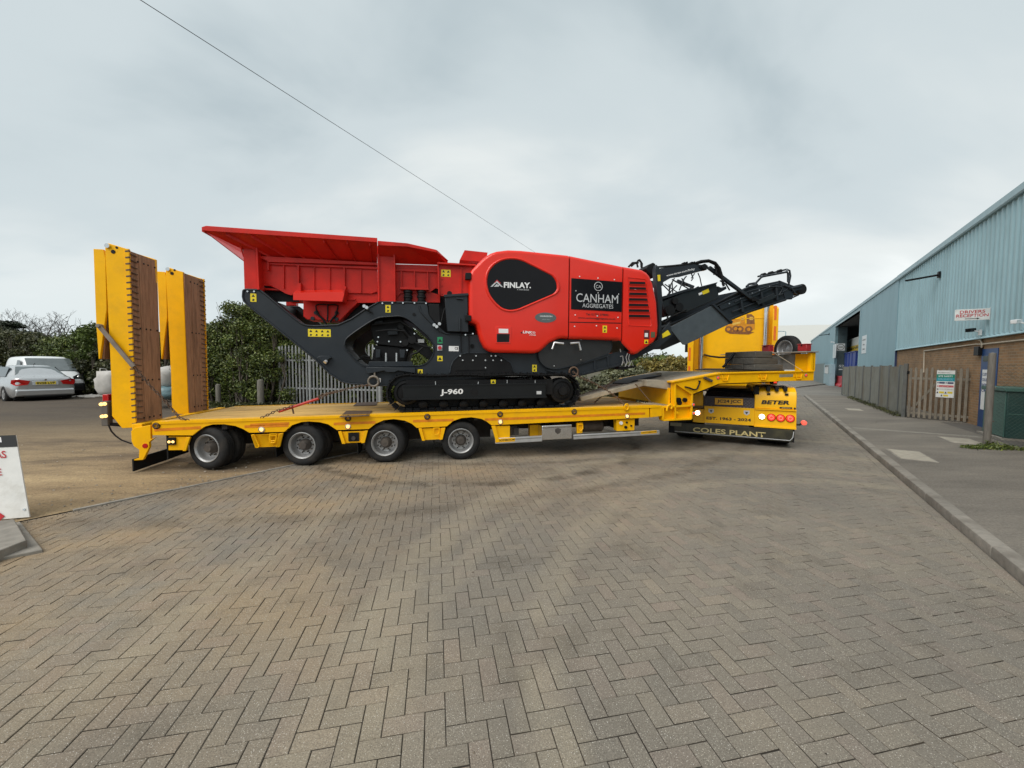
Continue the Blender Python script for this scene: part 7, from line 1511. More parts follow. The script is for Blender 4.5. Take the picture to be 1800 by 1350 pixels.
# busier plumbing, bolts and small plates
cb('engine_pipes', lambda m: [HOSE(m, 'b', .40, t, .016) for t in ('1090,660 1180,650 1260,640 1340,690', '1110,700 1200,690 1290,700', '1395,800 1360,830 1320,845', '1450,800 1400,790 1350,770')], RUBD, smooth=60)
cb('jaw_plates', lambda m: [m.prism(xz('b', .5, t), .47, .53) for t in ('1100,640 1150,632 1155,655 1104,662', '1180,690 1240,684 1244,720 1184,724', '1110,810 1140,812 1136,860 1110,862', '1255,812 1290,812 1284,862 1258,862')], GREY, bevel=.005)
cb('throat_bolts', lambda m: [m.cyl((a, .275, b), (a, .262, b), .013, 6) for a, b in xz('b', .27, '1505,305 1560,309 1610,312 1512,470 1512,420 1512,380 1650,312 1650,470 1610,476 1560,480')], RED2)
cb('hopper_bolts', lambda m: [m.cyl((a, .45, b), (a, .437, b), .012, 6) for a, b in xz('b', .44, ' '.join(f'{x},{int(462-.02*abs(x-780))}' for x in range(680, 900, 30)))], LGREY)
cb('weld_rib', lambda m: [m.prism(xz('b', .44, f'{x-2},{y0} {x+2},{y0} {x+2},{y1} {x-2},{y1}'), .43, .46) for x, y0, y1 in ((550, 296, 440), (735, 306, 452), (830, 310, 448), (1020, 318, 462))], RED2, smooth=0)
cb('harness', lambda m: [HOSE(m, 'b', .27, '1530,560 1518,600 1510,640 1490,665', .016), HOSE(m, 'b', .26, '1625,610 1628,720 1630,830', .010), HOSE(m, 'b', .26, '1676,720 1678,790 1676,830', .010), HOSE(m, 'b', .27, '1090,590 1060,575 1045,560', .012)], BLK, smooth=60)
for t_, w_, r_ in ((.7, '440,470 470,330 500,280', .014), (1.4, '480,290 640,380 700,350', .016), (1.5, '420,330 560,420', .013), (.9, '590,270 560,330 540,380', .014), (1.0, '640,240 655,280 640,300', .014), (.8, '405,440 520,400 640,365', .02), (1.5, '1100,350 1120,330 1180,320', .03), (.6, '880,300 930,330 960,380', .016), (.56, '1000,480 1100,430 1300,350 1390,350', .014), (.58, '980,560 1060,530 1200,470 1400,410', .018), (.58, '1380,330 1400,370 1370,420', .014), (.58, '1410,340 1470,360 1500,400', .02)):
    cb('conveyor_tie', lambda m: HOSE(m, 'd', t_, w_, r_), GREY, smooth=60)
for t_ in ('1040,470 1056,464 1070,560 1054,566', '1210,400 1224,394 1238,505 1224,510', '1330,345 1344,340 1356,460 1342,465'):
    cb('conveyor_stay', lambda m: m.prism(xz('d', .6, t_), .56, .63), GREY, bevel=.004)
cb('splash_plate', lambda m: m.prism(xz('d', .52, '1180,470 1330,405 1345,440 1200,500'), .52, .54), pm('satin_black_sheet', (.014, .015, .017), .32, var=.15), bevel=.004)
# ---- tracks
def track(t0, w, near):
    (lx, lz), (rx, rz) = xz('i', .15, '186,236 1094,220'); (_, top), (_, bot) = xz('i', .15, '640,122 640,343'); R_ = (top-bot)/2-.022
    bot += .022; lz = bot+R_; lx -= .02; rx += .02; rz = bot+(rx-lx)*.012+R_ if False else lz+.02
    path = arc(lx, lz, R_, 90, 270, 14)+[(lx+(rx-lx)*f, lz-R_+(rz-lz)*f) for f in np.linspace(.05, .95, 14)]+arc(rx, rz, R_, -90, 90, 14)+[(rx+(lx-rx)*f, rz+R_+(lz-rz)*f-.018*math.sin(f*math.pi*3)**2) for f in np.linspace(.05, .95, 14)]
    P = np.array(path+path[:1]); d = np.r_[0, np.cumsum(np.linalg.norm(np.diff(P, axis=0), axis=1))]; n = int(d[-1]/.135); tk = thing('track_unit', '', '', (0, 0, 0)); 
    for k in ('label', 'category'): del tk[k]
    tk.name = 'track'; tk.parent = JC
    sm = MB(); sm.box(-.064, .064, 0, w, -.012, .010); sm.prism([(-.052, .01), (-.034, .01), (-.038, .040), (-.048, .040)], 0, w); sm.prism([(.004, .01), (.020, .01), (.016, .026), (.008, .026)], 0, w); sm.box(-.055, .055, w*.3, w*.7, -.045, -.012)
    first = sm.build('track_shoe', BLK, tk, smooth=0)
    for k in range(n):
        x = d[-1]*k/n; i = min(np.searchsorted(d, x, side='right')-1, len(P)-2); f = (x-d[i])/(d[i+1]-d[i]+1e-9); p = P[i]+(P[i+1]-P[i])*f; tg = P[i+1]-P[i]; nrm = np.array([tg[1], -tg[0]]); nrm /= np.linalg.norm(nrm)
        o = first if k == 0 else first.copy()
        if k: COL.objects.link(o)
        o.parent = tk; o.location = (p[0], t0, p[1]); X = Vector((-nrm[1], 0, nrm[0])); Z_ = Vector((nrm[0], 0, nrm[1]))
        o.matrix_local = Matrix(((nrm[1], 0, nrm[0], p[0]), (0, 1, 0, t0), (-nrm[0], 0, nrm[1], p[1]), (0, 0, 0, 1)))
    tt = t0+.02
    if near:
        bq = xz('i', t0-.0, '158,196 1000,181 1000,262 160,275'); fr = cb('track_frame', lambda m: m.prism(bq, t0+.0, t0+w-.05), BLKP, tk, bevel=.012)
        cb('frame_flange', lambda m: [m.prism(xz('i', t0-.01, '155,192 1004,176 1004,184 155,200'), t0-.015, t0+.02), m.prism(xz('i', t0-.01, '155,268 1004,256 1004,264 155,278'), t0-.015, t0+.02)], BLKP, tk)
        text_c('i', 'J-960', 380, 254, 513, 250, 40, t0-.001, WHT, tk, .03, .02)
        cb('frame_hole', lambda m: [m.cyl((a, t0-.004, b), (a, t0+.01, b), .078, 20) for a, b in xz('i', t0, '578,232')], BLK, tk)
        plain('i', 944, 225, 972, 243, t0-.001, LGREY, 'label_plate', tk)
    else: cb('track_frame', lambda m: m.box(lx-.1, rx-.3, t0, t0+w, lz-.1, lz+.14), BLKP, tk)
    cb('dark_roller_backing', lambda m: m.box(lx-.05, rx+.02, t0+w-.12, t0+w-.1, lz-R_+.02, lz+.1), BLK, tk)  # plate added to darken the gaps between the rollers
    cb('upper_frame', lambda m: m.box(lx+.0, rx-.2, t0+.06, t0+w-.06, lz-.05, lz+.24), BLK, tk)
    def wheelset(m, x, z, r):
        m.lathe([(0, .04), (r*.3, .04), (r*.35, .07), (r*.7, .08), (r*.75, .05), (r*.95, .06), (r, .09), (r, w-.08), (0, w-.06)], 26, Matrix.Translation((x, t0+.03, z)))
    cb('idler', lambda m: wheelset(m, lx, lz, R_-.10), BLK, tk, smooth=35)
    def spr(m):
        wheelset(m, rx, rz, R_-.085)
        for k in range(12): a = k*math.pi/6; m.beam((rx+.17*math.cos(a), t0+w/2, rz+.17*math.sin(a)), (rx+.262*math.cos(a), t0+w/2, rz+.262*math.sin(a)), .06, .07)
        for k in range(16): a = k*math.pi/8; m.cyl((rx+.12*math.cos(a), t0+.02, rz+.12*math.sin(a)), (rx+.12*math.cos(a), t0+.035, rz+.12*math.sin(a)), .011, 6)
        m.lathe([(0, -.01), (.085, -.01), (.09, .03)], 20, Matrix.Translation((rx, t0+.02, rz)))
    cb('sprocket', spr, BLK, tk, smooth=35)
    for f in np.linspace(.1, .86, 7): cb('roller', lambda m: m.lathe([(0, .0), (.05, .0), (.085, .02), (.085, w-.14), (0, w-.14)], 16, Matrix.Translation((lx+(rx-lx)*f, t0+.09, lz-R_+.105))), BLK, tk, smooth=35)
    if near:
        decal('i', 676, 158, 704, 182, t0+.055, 1); cb('grease_nipple', lambda m: [HOSE(m, 'i', t0+.05, t, .010) for t in ('352,168 352,195', '772,160 772,178', '936,162 936,190', '604,170 600,190')], ALU, tk, smooth=60)
    return (lx, lz, rx, rz)
track(.14, .42, True); track(2.0, .42, False)
cb('undercarriage_beam', lambda m: [m.box(s, s+.35, .5, 2.05, CZ+.25, CZ+.55) for s in (-.7, 1.4)], BLK)
# ---- discharge conveyor, arm and magnet
bs = xz('d', .62, '392,705 830,500 1110,362 1180,340 1376,300 1432,325 1440,385 1425,455 1140,548 1042,582 972,617 600,790 392,880'); cb('conveyor_side', lambda m: m.prism(bs, .62, .66), GREY, smooth=0)
bf = [(a, b+.0) for a, b in bs]; cb('conveyor_side', lambda m: m.prism(bf, 1.86, 1.90), GREY, smooth=0)
cb('conveyor_belt', lambda m: m.slab([(bs[1][0]-1.6, .66, bs[1][1]-.70), (bs[5][0], .66, bs[5][1]-.12), (bs[5][0], 1.86, bs[5][1]-.12), (bs[1][0]-1.6, 1.86, bs[1][1]-.70)], .03), RUBD)
cb('conveyor_rail', lambda m: [m.tube([(a, .60, b) for a, b in xz('d', .6, '400,700 830,497 1110,358 1190,335')], .03, 6), m.tube([(a, .60, b) for a, b in xz('d', .6, '600,792 970,620 1140,552 1425,458')], .03, 6), HOSE(m, 'd', .58, '830,520 1110,392 1370,322', .014)], GREY, smooth=60)
cb('conveyor_lagging', lambda m: [m.prism(xz('d', .58, t), .58, .62) for t in ('870,505 1100,425 1110,460 890,545', '1120,405 1330,330 1370,345 1190,425 1130,445')], GREY, bevel=.006)
cb('conveyor_bolts', lambda m: [m.cyl((a, .57, b), (a, .56, b), .014, 6) for a, b in xz('d', .57, '955,492 1050,450 1148,405 1205,380 1290,350')], ALU)
fl_ = xz('d', .35, '455,690 812,508 972,655 590,835 570,832'); cb('side_wing', lambda m: m.prism(fl_, .35, .37), pm('glossy_grey_sheet', (.065, .075, .085), .2, var=.1, coat=.5), bevel=.006)
cb('wing_flange', lambda m: m.prism(xz('d', .33, '808,500 830,498 978,640 974,660'), .30, .40), GREY)
hd = xz('d', .60, '1376,298 1432,320 1500,345 1555,330 1560,368 1500,385 1480,455 1425,458'); cb('head_pulley_frame', lambda m: m.prism(hd, .60, .64), GREY, smooth=0); cb('head_pulley_frame', lambda m: m.prism(hd, 1.60, 1.64), GREY, smooth=0)
(a, b), = xz('d', 1.2, '1440,395'); cb('head_pulley', lambda m: m.cyl((a-.12, .68, b-.03), (a-.12, 1.55, b-.03), .12, 18), RUBD, smooth=40)
cb('scraper_frame', lambda m: [HOSE(m, 'd', .6, '1480,392 1530,420 1460,450', .022), HOSE(m, 'd', .6, '1450,370 1555,345', .03), HOSE(m, 'd', .6, '1440,300 1462,340 1430,380 1390,400', .016)], GREY, smooth=60)
cb('belt_roller', lambda m: [m.cyl((s, .7, z), (s, 1.82, z), .05, 10) for s, z in [lerp(xz('d', .62, '700,690')[0], xz('d', .62, '1400,430')[0], f) for f in np.linspace(0, 1, 7)]], BLK)
# guard hoop over the head
cb('guard_hoop', lambda m: [HOSE(m, 'd', .62, '1168,332 1180,318 1222,272 1240,265 1436,228 1446,240 1446,300', .024), HOSE(m, 'd', 1.3, '1195,266 1230,256 1436,206 1458,216 1466,262 1452,330', .022), m.tube([P3(xz('d', .62, '1222,272')[0], .62), P3(xz('d', 1.3, '1230,256')[0], 1.3)], .022, 7), m.tube([P3(xz('d', .62, '1436,228')[0], .62), P3(xz('d', 1.3, '1436,206')[0], 1.3)], .022, 7)], GREY, smooth=60)
cb('hoop_lamps', lambda m: [m.cyl((a, 1.2, b), (a, 1.3, b), .045, 8) for a, b in xz('d', 1.25, '1240,252 1302,238 1374,222')], BLK)
# upright, folding arm and brace
cb('mast', lambda m: m.prism(xz('d', .3, '338,205 352,165 385,208 402,470 392,700 392,870 345,872 368,800 372,640 362,470'), .3, .42), GREY, bevel=.008); cb('mast', lambda m: m.prism(xz('d', .3, '338,205 352,165 385,208 402,470 392,700 392,870 345,872 368,800 372,640 362,470'), 2.0, 2.12), GREY)
cb('mast_head', lambda m: m.prism(xz('d', .5, '255,200 285,165 325,148 345,160 345,230 325,280'), .5, .9), BLK, bevel=.02)
ar = xz('d', .35, '385,195 660,160 745,168 775,188 770,210 740,214 560,262 480,272 410,312 388,340'); o = cb('folding_arm', lambda m: m.prism(ar, .35, .45), GREY, bevel=.008); cb('folding_arm', lambda m: m.prism(ar, 2.0, 2.1), GREY)
text_c('d', 'www.terex.com/finlay', 432, 272, 668, 214, 22, .349, WHT, o, .012)
cb('arm_end', lambda m: [m.cyl((a, .3, b), (a, .5, b), .06, 14) for a, b in xz('d', .33, '745,185')]+[m.prism(xz('d', .34, '700,180 775,172 780,200 730,215'), .33, .47)], BLK, bevel=.004)
(a0, b0), (a1, b1) = xz('d', .5, '765,198 1180,462'); cb('brace_bar', lambda m: m.beam((a0, .42, b0), (a1, .58, b1), .07, .07), GREY, bevel=.008)
(a0, b0), (a1, b1) = xz('d', 2.0, '520,300 640,362'); cb('brace_bar', lambda m: m.beam((a0, 2.0, b0), (a1, 1.9, b1), .07, .07), GREY, bevel=.008)
cb('brace_foot', lambda m: m.prism(xz('d', .55, '1130,440 1160,436 1200,465 1195,475 1140,470'), .52, .62), BLK, bevel=.006)
cb('arm_pipes', lambda m: [HOSE(m, 'd', .36, '350,188 480,178 600,165 660,155 700,160', .022), HOSE(m, 'd', .34, '680,152 720,138 785,131 840,150 875,195 895,260 905,330 912,345', .026), HOSE(m, 'd', .38, '690,158 740,146 790,142 838,165 868,220 880,262', .022), HOSE(m, 'd', .36, '835,180 850,220 845,235', .018)], RUBD, smooth=60)
cb('arm_fittings', lambda m: [m.cyl((a, .33, b), (a, .42, b), .022, 8) for a, b in xz('d', .36, '578,155 598,152 640,152 660,150 845,240 600,330')], BLK)
cb('hood_hoses', lambda m: [HOSE(m, 'd', .9, t, .022) for t in ('118,185 150,152 185,148 195,190', '185,150 200,130 222,145 225,190', '195,135 208,126 230,160 228,195', '140,180 165,158 200,150')], RUBD, smooth=60)
cb('hanging_chain', lambda m: [HOSE(m, 'd', 1.0, '695,235 712,275 722,325 728,345', .012), HOSE(m, 'd', 1.0, '668,240 640,280', .012)], GREY, smooth=60)
cb('lattice_bracing', lambda m: [HOSE(m, 'd', 1.9, t, .016) for t in ('400,330 470,400', '480,310 486,420', '455,330 462,430', '520,340 440,420', '560,280 590,330 640,360', '600,262 560,310')], GREY, smooth=60)
mg = xz('d', .55, '395,470 590,392 850,322 868,405 872,448 600,565 560,560 420,600'); cb('magnet_body', lambda m: m.prism(mg, .55, 1.7), pm('satin_black_sheet', (.014, .015, .017), .32, var=.15), bevel=.015)
cb('magnet_top_plate', lambda m: m.prism(xz('d', .5, '395,432 860,312 852,326 590,392 400,455'), .5, 1.75), GREY, smooth=0)
cb('magnet_end', lambda m: m.prism(xz('d', .6, '862,345 900,362 930,345 935,368 880,400 868,395'), .6, .75), GREY, bevel=.006)
cb('magnet_motor', lambda m: [m.cyl((a, .48, b), (a, .6, b), r, 16) for (a, b), r in zip(xz('d', .5, '462,548 540,520 505,470'), (.11, .09, .07))], BLK)
cb('magnet_hoses', lambda m: [HOSE(m, 'd', .5, '440,610 460,560 520,530 580,560', .018), HOSE(m, 'd', .5, '420,650 470,600 560,560 600,540', .018), HOSE(m, 'd', .52, '395,640 430,660 470,640', .02)], RUBD, smooth=60)
(a, z1), (b, z0) = xz('d', .54, '702,398 786,392'); cb('warning_decal', lambda m: m.prism(xz('d', .545, '728,390 782,366 790,395 738,418'), .542, .549), STICK, smooth=0); cb('label_plate', lambda m: m.prism(xz('d', .545, '700,405 728,393 732,412 705,424'), .542, .549), WHT, smooth=0)
cb('warning_decal', lambda m: m.prism(xz('d', .24, '398,745 445,712 468,748 402,778'), .235, .249), STICK, smooth=0); cb('warning_decal', lambda m: m.prism(xz('d', .29, '360,252 382,250 384,302 364,304'), .294, .299), STICK, smooth=0)
for c in JC.children: c.location.z -= CZ
JC.location.z += CZ
# ------------------------------------------------------------------ tractor unit, seen from behind
TU = thing('tractor_unit', 'yellow heavy tractor unit turning away up the road under the gooseneck', 'truck', KF.o, KF.yaw)
def K(zm, t, txt): return KF.P(zm, t, txt)
def kb(name, fn, mat, parent=None, **k):
    mb = MB(); fn(mb); return mb.build(name, mat, parent or TU, **k)
FLAP = pm('black_flap', (.030, .028, .018), .35, var=.15, dirt=.35, dirtcol=(.13, .11, .04), dscale=3)
# rear flap
(x0, z0), (x1, z1), (x2, z2), (x3, z3) = K('e', -.02, '425,712 1475,780 1465,885 430,800')
kb('rear_flap', lambda m: m.prism(round_corners([(x0, z0), (x1, z1), (x2, z2), (x3, z3)], .05, 3), -.04, -.01), FLAP, bevel=.004)
kb('flap_edge', lambda m: m.tube([(a, -.045, b) for a, b in ((x0+.02, z3+.03), (x2-.05, z2+.03), (x2, z2+.1), (x1, z1-.03))], .008, 6), LGREY, smooth=60)
def ktext(body, p, q, h, t, mat, parent, bold=.015, shear=0.):
    (a, za), (b, zb) = K('e', t, p+' '+q); px_, py_ = p.split(','); (_, z2_), = K('e', t, f'{px_},{float(py_)-h}'); return lettering(body, (a, t, za), (b, t, zb), z2_-za, mat, parent, lift=.003, bold=bold, shear=shear)
ktext('COLES PLANT', '590,796', '1228,846', 42, -.041, GOLD, TU, .02)
# centre panel with plate
q = K('e', -.02, '690,566 1132,590 1130,742 688,714'); o = kb('rear_panel', lambda m: m.prism(q, -.03, .02), YELT, bevel=.004)
ktext('EST. 1963 - 2024', '708,686', '1100,706', 26, -.031, INK, o, .035)
for xy in ('750,612', '1062,628'):
    (a, b), = K('e', -.03, xy); c = kb('shield_badge', lambda m: m.prism([(a-.055, b+.05), (a+.055, b+.05), (a+.055, b-.02), (a, b-.06), (a-.055, b-.02)], -.034, -.03), LGREY, o); kb('badge_mark', lambda m: m.prism([(a-.03, b+.02), (a+.03, b+.02), (a, b-.035)], -.036, -.034), INK, c); 
CHK = bpy.data.materials.new('checker_plate'); CHK.use_nodes = True
def chk():
    nt = CHK.node_tree; N = nt.nodes; L = nt.links; b = N['Principled BSDF']; b.inputs['Base Color'].default_value = (.06, .05, .055, 1); b.inputs['Roughness'].default_value = .38; b.inputs['Metallic'].default_value = .4
    tc = N.new('ShaderNodeTexCoord'); mp = N.new('ShaderNodeMapping'); mp.inputs['Rotation'].default_value = (0, math.pi/4, 0); L.new(tc.outputs['Object'], mp.inputs[0]); ck = N.new('ShaderNodeTexVoronoi'); ck.inputs['Scale'].default_value = 22; ck.inputs['Randomness'].default_value = 0; L.new(mp.outputs[0], ck.inputs['Vector'])
    bp = N.new('ShaderNodeBump'); bp.inputs['Strength'].default_value = .9; bp.inputs['Distance'].default_value = .012; L.new(ck.outputs['Distance'], bp.inputs['Height']); L.new(bp.outputs[0], b.inputs['Normal'])
chk()
qa = K('e', .0, '690,565 1132,590'); qb = K('e', .02, '692,478 1134,500'); qc = K('e', .3, '720,430 1134,455')
kb('checker_plate', lambda m: m.slab([P3(qa[0], 0), P3(qa[1], 0), P3(qb[1], .02), P3(qb[0], .02)], .01), CHK); kb('checker_plate', lambda m: m.slab([P3(qb[0], .02), P3(qb[1], .02), P3(qc[1], .3), P3(qc[0], .3)], .01), CHK)
q = K('e', -.02, '783,500 1030,508 1030,558 783,552'); o = kb('number_plate', lambda m: m.prism(q, -.02, -.005), pm('brightened_number_plate', (.80, .42, .03), .4, var=.03), bevel=.003)  # plate colour brightened to look lit; it does not glow
ktext('JC24 JCC', '803,545', '1012,551', 34, -.021, INK, o, .02); kb('plate_frame', lambda m: m.tube([(a, -.016, b) for a, b in q], .010, 6, closed=True), YELT, o, smooth=60)
# lamp panels either side
q = K('e', -.0, '1132,595 1500,612 1498,770 1128,745'); lp = kb('lamp_panel', lambda m: m.prism(q, -.02, .25), YELT, bevel=.01)
kb('panel_lip', lambda m: m.prism(K('e', -.04, '1128,738 1500,762 1498,776 1128,750'), -.045, .0), YELT, lp); kb('panel_lip', lambda m: m.prism(K('e', -.04, '1132,590 1502,606 1502,614 1132,598'), -.05, .0), YELT, lp)
def rlamp(xy, r, lens, glow):
    (a, b), = K('e', -.02, xy); o = kb('rear_lamp', lambda m: m.lathe([(r*1.12, 0), (r*1.1, -.02), (r*.98, -.028), (r*.9, -.02)], 22, Matrix.Translation((a, -.02, b))), lens, lp, smooth=40)
    kb('lens', lambda m: m.lathe([(r*.95, -.018), (r*.6, -.03), (0, -.034)], 20, Matrix.Translation((a, -.02, b))), glow, o, smooth=50); return a, b
for xy in ('1278,668', '1360,674', '1444,678'):
    a, b = rlamp(xy, .074, RLENS, RLAMP); kb('lamp_core', lambda m: m.tube([(a+.035*math.cos(k), -.054, b+.035*math.sin(k)) for k in np.linspace(0, 2*math.pi, 17)[:-1]], .007, 5, closed=True), pm('lit_pink_ring', (.95, .22, .16), .3, var=0, emit=.35), lp, smooth=60)
a, b = rlamp('1195,661', .055, CHROME, WLAMP)
q = K('e', .05, '582,470 690,470 688,712 490,700 585,690'); lq = kb('lamp_panel', lambda m: m.prism(K('e', .02, '590,590 690,596 688,716 590,708'), .0, .2), YELT, bevel=.006)
(a, b), = K('e', .0, '630,628'); o = kb('rear_lamp', lambda m: m.lathe([(.078, 0), (.075, -.02), (.06, -.025)], 20, Matrix.Translation((a, .0, b))), CHROME, lq, smooth=40); kb('lens', lambda m: m.lathe([(.05, -.018), (.03, -.032), (0, -.036)], 18, Matrix.Translation((a, .0, b))), WLAMP, o, smooth=50)
kb('end_panel', lambda m: m.prism(K('e', .05, '590,470 690,478 690,592 590,588'), .05, .2), pm('worn_yellow_brown', (.20, .12, .03), .5, var=.2), bevel=.004)
# right mudguard with straps
cs = K('e', -.01, '1130,580 1132,470 1172,466 1172,410 1200,398 1240,410 1400,420 1470,412 1495,430 1504,470 1504,608 1132,592')
mgp = [(cs[2][0]-.0, cs[0][1])]
xr = cs[9][0]; xl = cs[0][0]; zt_ = K('e', -.01, '1400,412')[0][1]; zb_ = K('e', 0, '1400,600')[0][1]
prof = [(-.02, zb_), (-.03, zt_-.18), (.02, zt_-.08), (.14, zt_-.01), (.32, zt_+.02), (.9, zt_+.05), (1.6, zt_+.03), (2.2, zt_-.1), (2.5, zt_-.4), (2.46, zt_-.4), (2.2, zt_-.14), (1.6, zt_-.01), (.4, zt_-.03), (.1, zt_-.1), (.04, zb_)]
mg_ = kb('mudguard', lambda m: m.prism([(a, b) for a, b in prof], xl, xr, ax='x'), YELT, bevel=.02, seg=3)
kb('mudguard', lambda m: m.prism([(a, b) for a, b in prof], .05, .62, ax='x'), YELT, bevel=.02)
kb('mudguard_block', lambda m: m.prism(K('e', -.035, '1130,466 1172,466 1172,398 1132,398'), -.035, .3), BLK)
for x_ in (1254, 1330, 1405):
    (a, b), (a2, b2_), = K('e', -.03, f'{x_-14},405 {x_+14},440'); kb('strap', lambda m: [m.box(a, a2, -.05, .16, b2_, zt_+.035), m.box(a, a2, .1, .5, zt_+.0, zt_+.04)], RUBD, mg_, smooth=0)
for x_, y_ in ((1256, 462), (1414, 467)): (a, b), = K('e', -.03, f'{x_},{y_}'); kb('strap_buckle', lambda m: m.box(a-.03, a+.03, -.045, -.02, b-.02, b+.02), BLK, mg_)
kb('guard_pipe', lambda m: m.tube([(a, .1, b) for a, b in K('e', .1, '1135,392 1250,388 1390,402 1420,415')], .02, 7), BLK, mg_, smooth=60)
ktext('BETER', '1190,550', '1438,556', 34, -.031, INK, mg_, .04, .25)
q = K('e', -.03, '1352,576 1462,580 1465,594 1350,588'); c = kb('name_badge', lambda m: m.prism(round_corners(q, .01, 2), -.036, -.03), INK, mg_); ktext('SPIERINGS', '1370,588', '1448,591', 8, -.037, GOLD, c, .02)
(a, b), = K('e', -.03, '1485,590'); kb('badge_dot', lambda m: m.cyl((a, -.036, b), (a, -.03, b), .02, 10), INK, mg_)
# marker on a rubber stalk, flap corner, chassis
(a, b), (c, d) = K('e', .0, '1500,732 1555,716'); o = kb('marker_stalk', lambda m: m.tube([(a, .0, b), ((a+c)/2, -.0, b-.0), (c, -.0, d)], .02, 7), RUBD, smooth=60); kb('marker_lamp', lambda m: m.lathe([(.0, -.06), (.04, -.055), (.052, -.03), (.052, .03), (.04, .055), (0, .06)], 16, Matrix.Translation((c+.02, 0, d))), pm('lit_stalk_lamp', (.95, .12, .08), .3, var=0, emit=.35), o)
kb('flap_hanger', lambda m: [m.box(x2-.06, x2+.03, -.02, .3, z2-.01, z1+.05), m.box(x0-.12, x0+.25, .0, .4, z3-.02, z0+.1)], BLK)
q = K('e', -.045, '392,712 490,716 488,748 390,742'); kb('label_plate', lambda m: m.prism(q, -.05, -.042), pm('grubby_plate', (.20, .18, .12), .6, var=.3)); 
kb('chassis_frame', lambda m: [m.box(x, x+.12, .05, 6.0, .72, 1.0) for x in (.75, 1.55)]+[m.box(.1, 2.35, .03, .13, .50, .62)], BLK)
kb('fifth_wheel', lambda m: [m.box(.75, 1.7, 1.0, 2.2, 1.0, 1.16), m.cyl((1.22, 1.5, 1.16), (1.22, 1.5, 1.22), .5, 24)], BLK)
for t in (.62, 2.0, 4.9):
    for x, sgn in ((.04, -1), (1.78, 1)):
        w = .62 if t < 4 else .34
        M_ = Matrix.Translation((x+(0 if sgn < 0 or t < 4 else .28), t, .50))@Matrix.Rotation(-math.pi/2, 4, 'Z')
        o = kb('wheel', lambda m: m.lathe([(.28, 0), (.42, -.01), (.48, .02), (.5, .06), (.5, w/2-.02), (.47, w/2), (.5, w/2+.02), (.5, w-.06), (.48, w-.02), (.42, w+.01), (.28, w)], 32, M_, close=True), RUB, smooth=35); kb('rim', lambda m: m.lathe([(.285, .01), (.26, .06), (.2, .12), (.1, .06), (0, .05)], 24, M_@Matrix.Translation((0, w, 0))@Matrix.Rotation(math.pi, 4, 'X') if sgn > 0 else M_), ALU, o, smooth=40)
    kb('axle', lambda m: m.cyl((.2, t, .5), (2.2, t, .5), .08, 10), UND)
# cab
TCB = 4.2
(xl, _), (xr, zk), (_, ztop) = K('d', TCB, '610,1000 1365,620 1350,472')
ztop = max(ztop, 3.72)
cabp = round_corners([(xl+.06, 1.0), (xr-.06, 1.0), (xr-.04, 2.6), (xr-.12, ztop-.05), (xl+.12, ztop-.05), (xl+.04, 2.6)], .12, 3)
cab = kb('cab', lambda m: m.prism(cabp, TCB, 6.5), YELT, bevel=.04, seg=3)
a_ = K('d', TCB, '740,700 1240,700'); 
kb('rear_wall_panel', lambda m: m.box(a_[0][0], a_[1][0], TCB-.05, TCB, 1.15, ztop-.12), YELT, cab, bevel=.012)
kb('wall_rim', lambda m: m.box(a_[0][0]-.02, a_[1][0]+.02, TCB-.06, TCB-.03, ztop-.5, ztop-.48), YELT, cab)
kb('sun_visor_roof', lambda m: m.prism([(4.3, ztop-.05), (6.4, ztop-.05), (6.3, ztop+.12), (4.6, ztop+.20)], xl+.25, xr-.25, ax='x'), YELT, cab, bevel=.05)
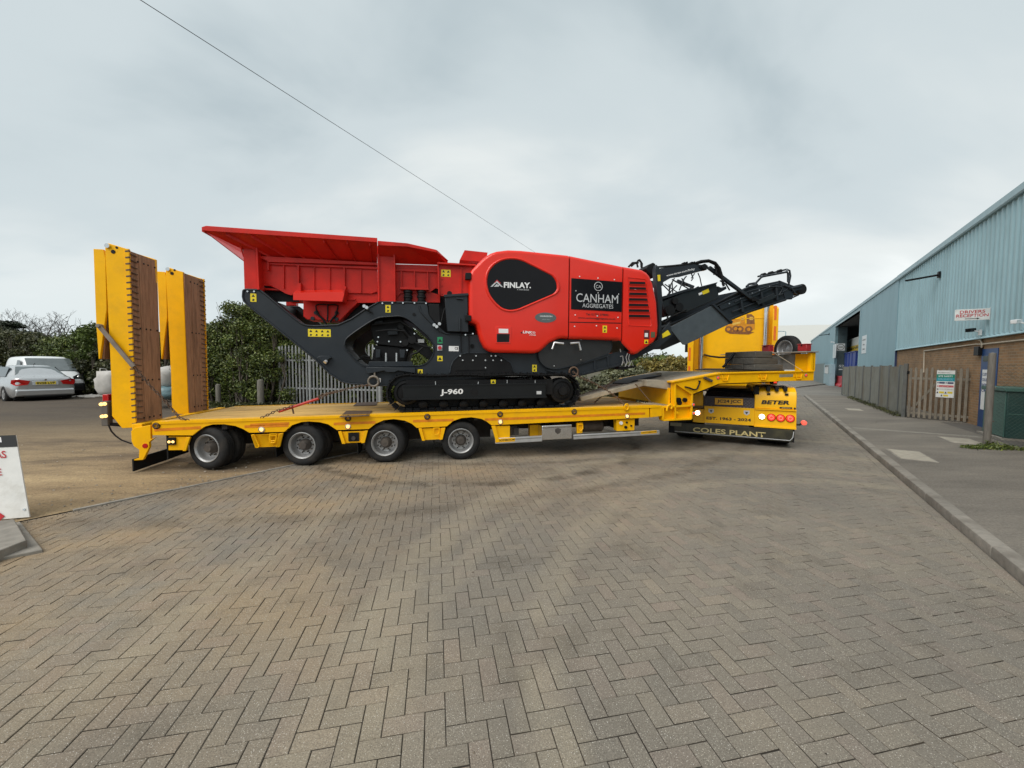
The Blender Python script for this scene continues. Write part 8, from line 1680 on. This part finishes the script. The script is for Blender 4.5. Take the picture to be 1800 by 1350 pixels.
for s in (0, 1):
    ea = K('d', TCB-.45, '610,900 658,900' if s == 0 else '1318,640 1366,640'); 
    f = kb('side_fairing', lambda m: [m.prism(round_corners([(TCB-.45, 1.0), (TCB+.1, 1.0), (TCB+.1, ztop-.1), (TCB-.45, ztop-.25)], .06, 2), ea[0][0] if s == 0 else ea[1][0]-.05, ea[0][0]+.05 if s == 0 else ea[1][0], ax='x'), m.box(ea[0][0], ea[1][0], TCB-.46, TCB-.42, 1.0, ztop-.28)], YELT, bevel=.008)
    for z in (1.35, 1.95, 2.55, 3.15):
        c0 = ea[0][0]+.03; kb('reflective_tape', lambda m: m.box(c0, c0+.06, TCB-.466, TCB-.461, z, z+.42), pm('red_orange_reflector', (.80, .16, .02), .35, var=.1), f, smooth=0)
    st = K('d', TCB-.25, '718,1000' if s == 0 else '1268,600'); rr = .075
    kb('exhaust_stack', lambda m: m.lathe([(0, 1.0), (rr, 1.0), (rr, ztop-.15), (rr*.7, ztop+.0), (0, ztop+.0)], 20, Matrix.Translation((st[0][0], TCB-.2, 0))@Matrix.Rotation(math.pi/2, 4, 'X')@Matrix.Scale(-1, 4, (0, 1, 0)) if False else Matrix.Translation((st[0][0], TCB-.2, 0))@Matrix(((1, 0, 0, 0), (0, 0, 1, 0), (0, 1, 0, 0), (0, 0, 0, 1)))), CHROME, smooth=40)
    mr = kb('mirror_arm', lambda m: m.box(xl-.16 if s == 0 else xr+.02, xl-.02 if s == 0 else xr+.16, 5.9, 6.1, 2.3, 2.9), BLK)
    kb('side_window', lambda m: m.box(xl+.015 if s == 0 else xr-.035, xl+.035 if s == 0 else xr-.015, 5.2, 6.2, 2.35, 3.0), GLASS, cab)
kb('windscreen', lambda m: m.box(xl+.2, xr-.2, 6.5, 6.53, 2.3, 3.1), GLASS, cab)
kb('air_lines', lambda m: [m.tube([(a, t, b) for (a, b), t in zip(K('d', 3.9, w), (4.1, 4.0, 3.7, 3.3, 3.1))], .03, 7) for w in ('748,915 800,930 870,940 940,942 985,942',)], RUBD, smooth=60)
kb('catwalk', lambda m: m.box(.4, 2.1, 2.9, 4.0, 1.02, 1.06), CHK)
# print of an old lorry on the cab wall
PR1, PR2, PR3 = pm('print_brown', (.22, .085, .02), .5, var=.3, scale=20), pm('print_orange', (.62, .25, .01), .4, var=.2, scale=14), pm('print_pale', (.72, .45, .08), .4, var=.2)
PT = TCB-.052
def pr(nm, txt, mat, d): 
    kb(nm, lambda m: m.prism(K('d', PT-d, txt), PT-d-.002, PT-d), mat, cab, smooth=0)
pr('wall_print', '925,700 935,640 1045,610 1048,660 1170,650 1168,705 1120,725 935,722', PR2, .0); pr('wall_print', '1100,580 1140,578 1165,600 1168,660 1102,662', PR1, .003); pr('wall_print', '1048,606 1085,598 1088,655 1050,660', PR2, .003); pr('wall_print', '1125,600 1155,602 1155,628 1125,628', PR3, .006); pr('wall_print', '1055,608 1078,604 1078,626 1056,628', PR3, .006); pr('wall_print', '980,655 1050,640 1050,655 985,672', PR3, .003); pr('wall_print', '930,722 1165,728 1120,748 960,742', PR1, .003)
for xy in ('950,705', '1010,700', '1045,703', '1118,705'):
    (a, b), = K('d', PT-.008, xy); kb('wall_print', lambda m: m.cyl((a, PT-.010, b), (a, PT-.007, b), .10, 16), PR1, cab)
    kb('wall_print', lambda m: m.cyl((a, PT-.012, b), (a, PT-.0095, b), .05, 12), PR2, cab)
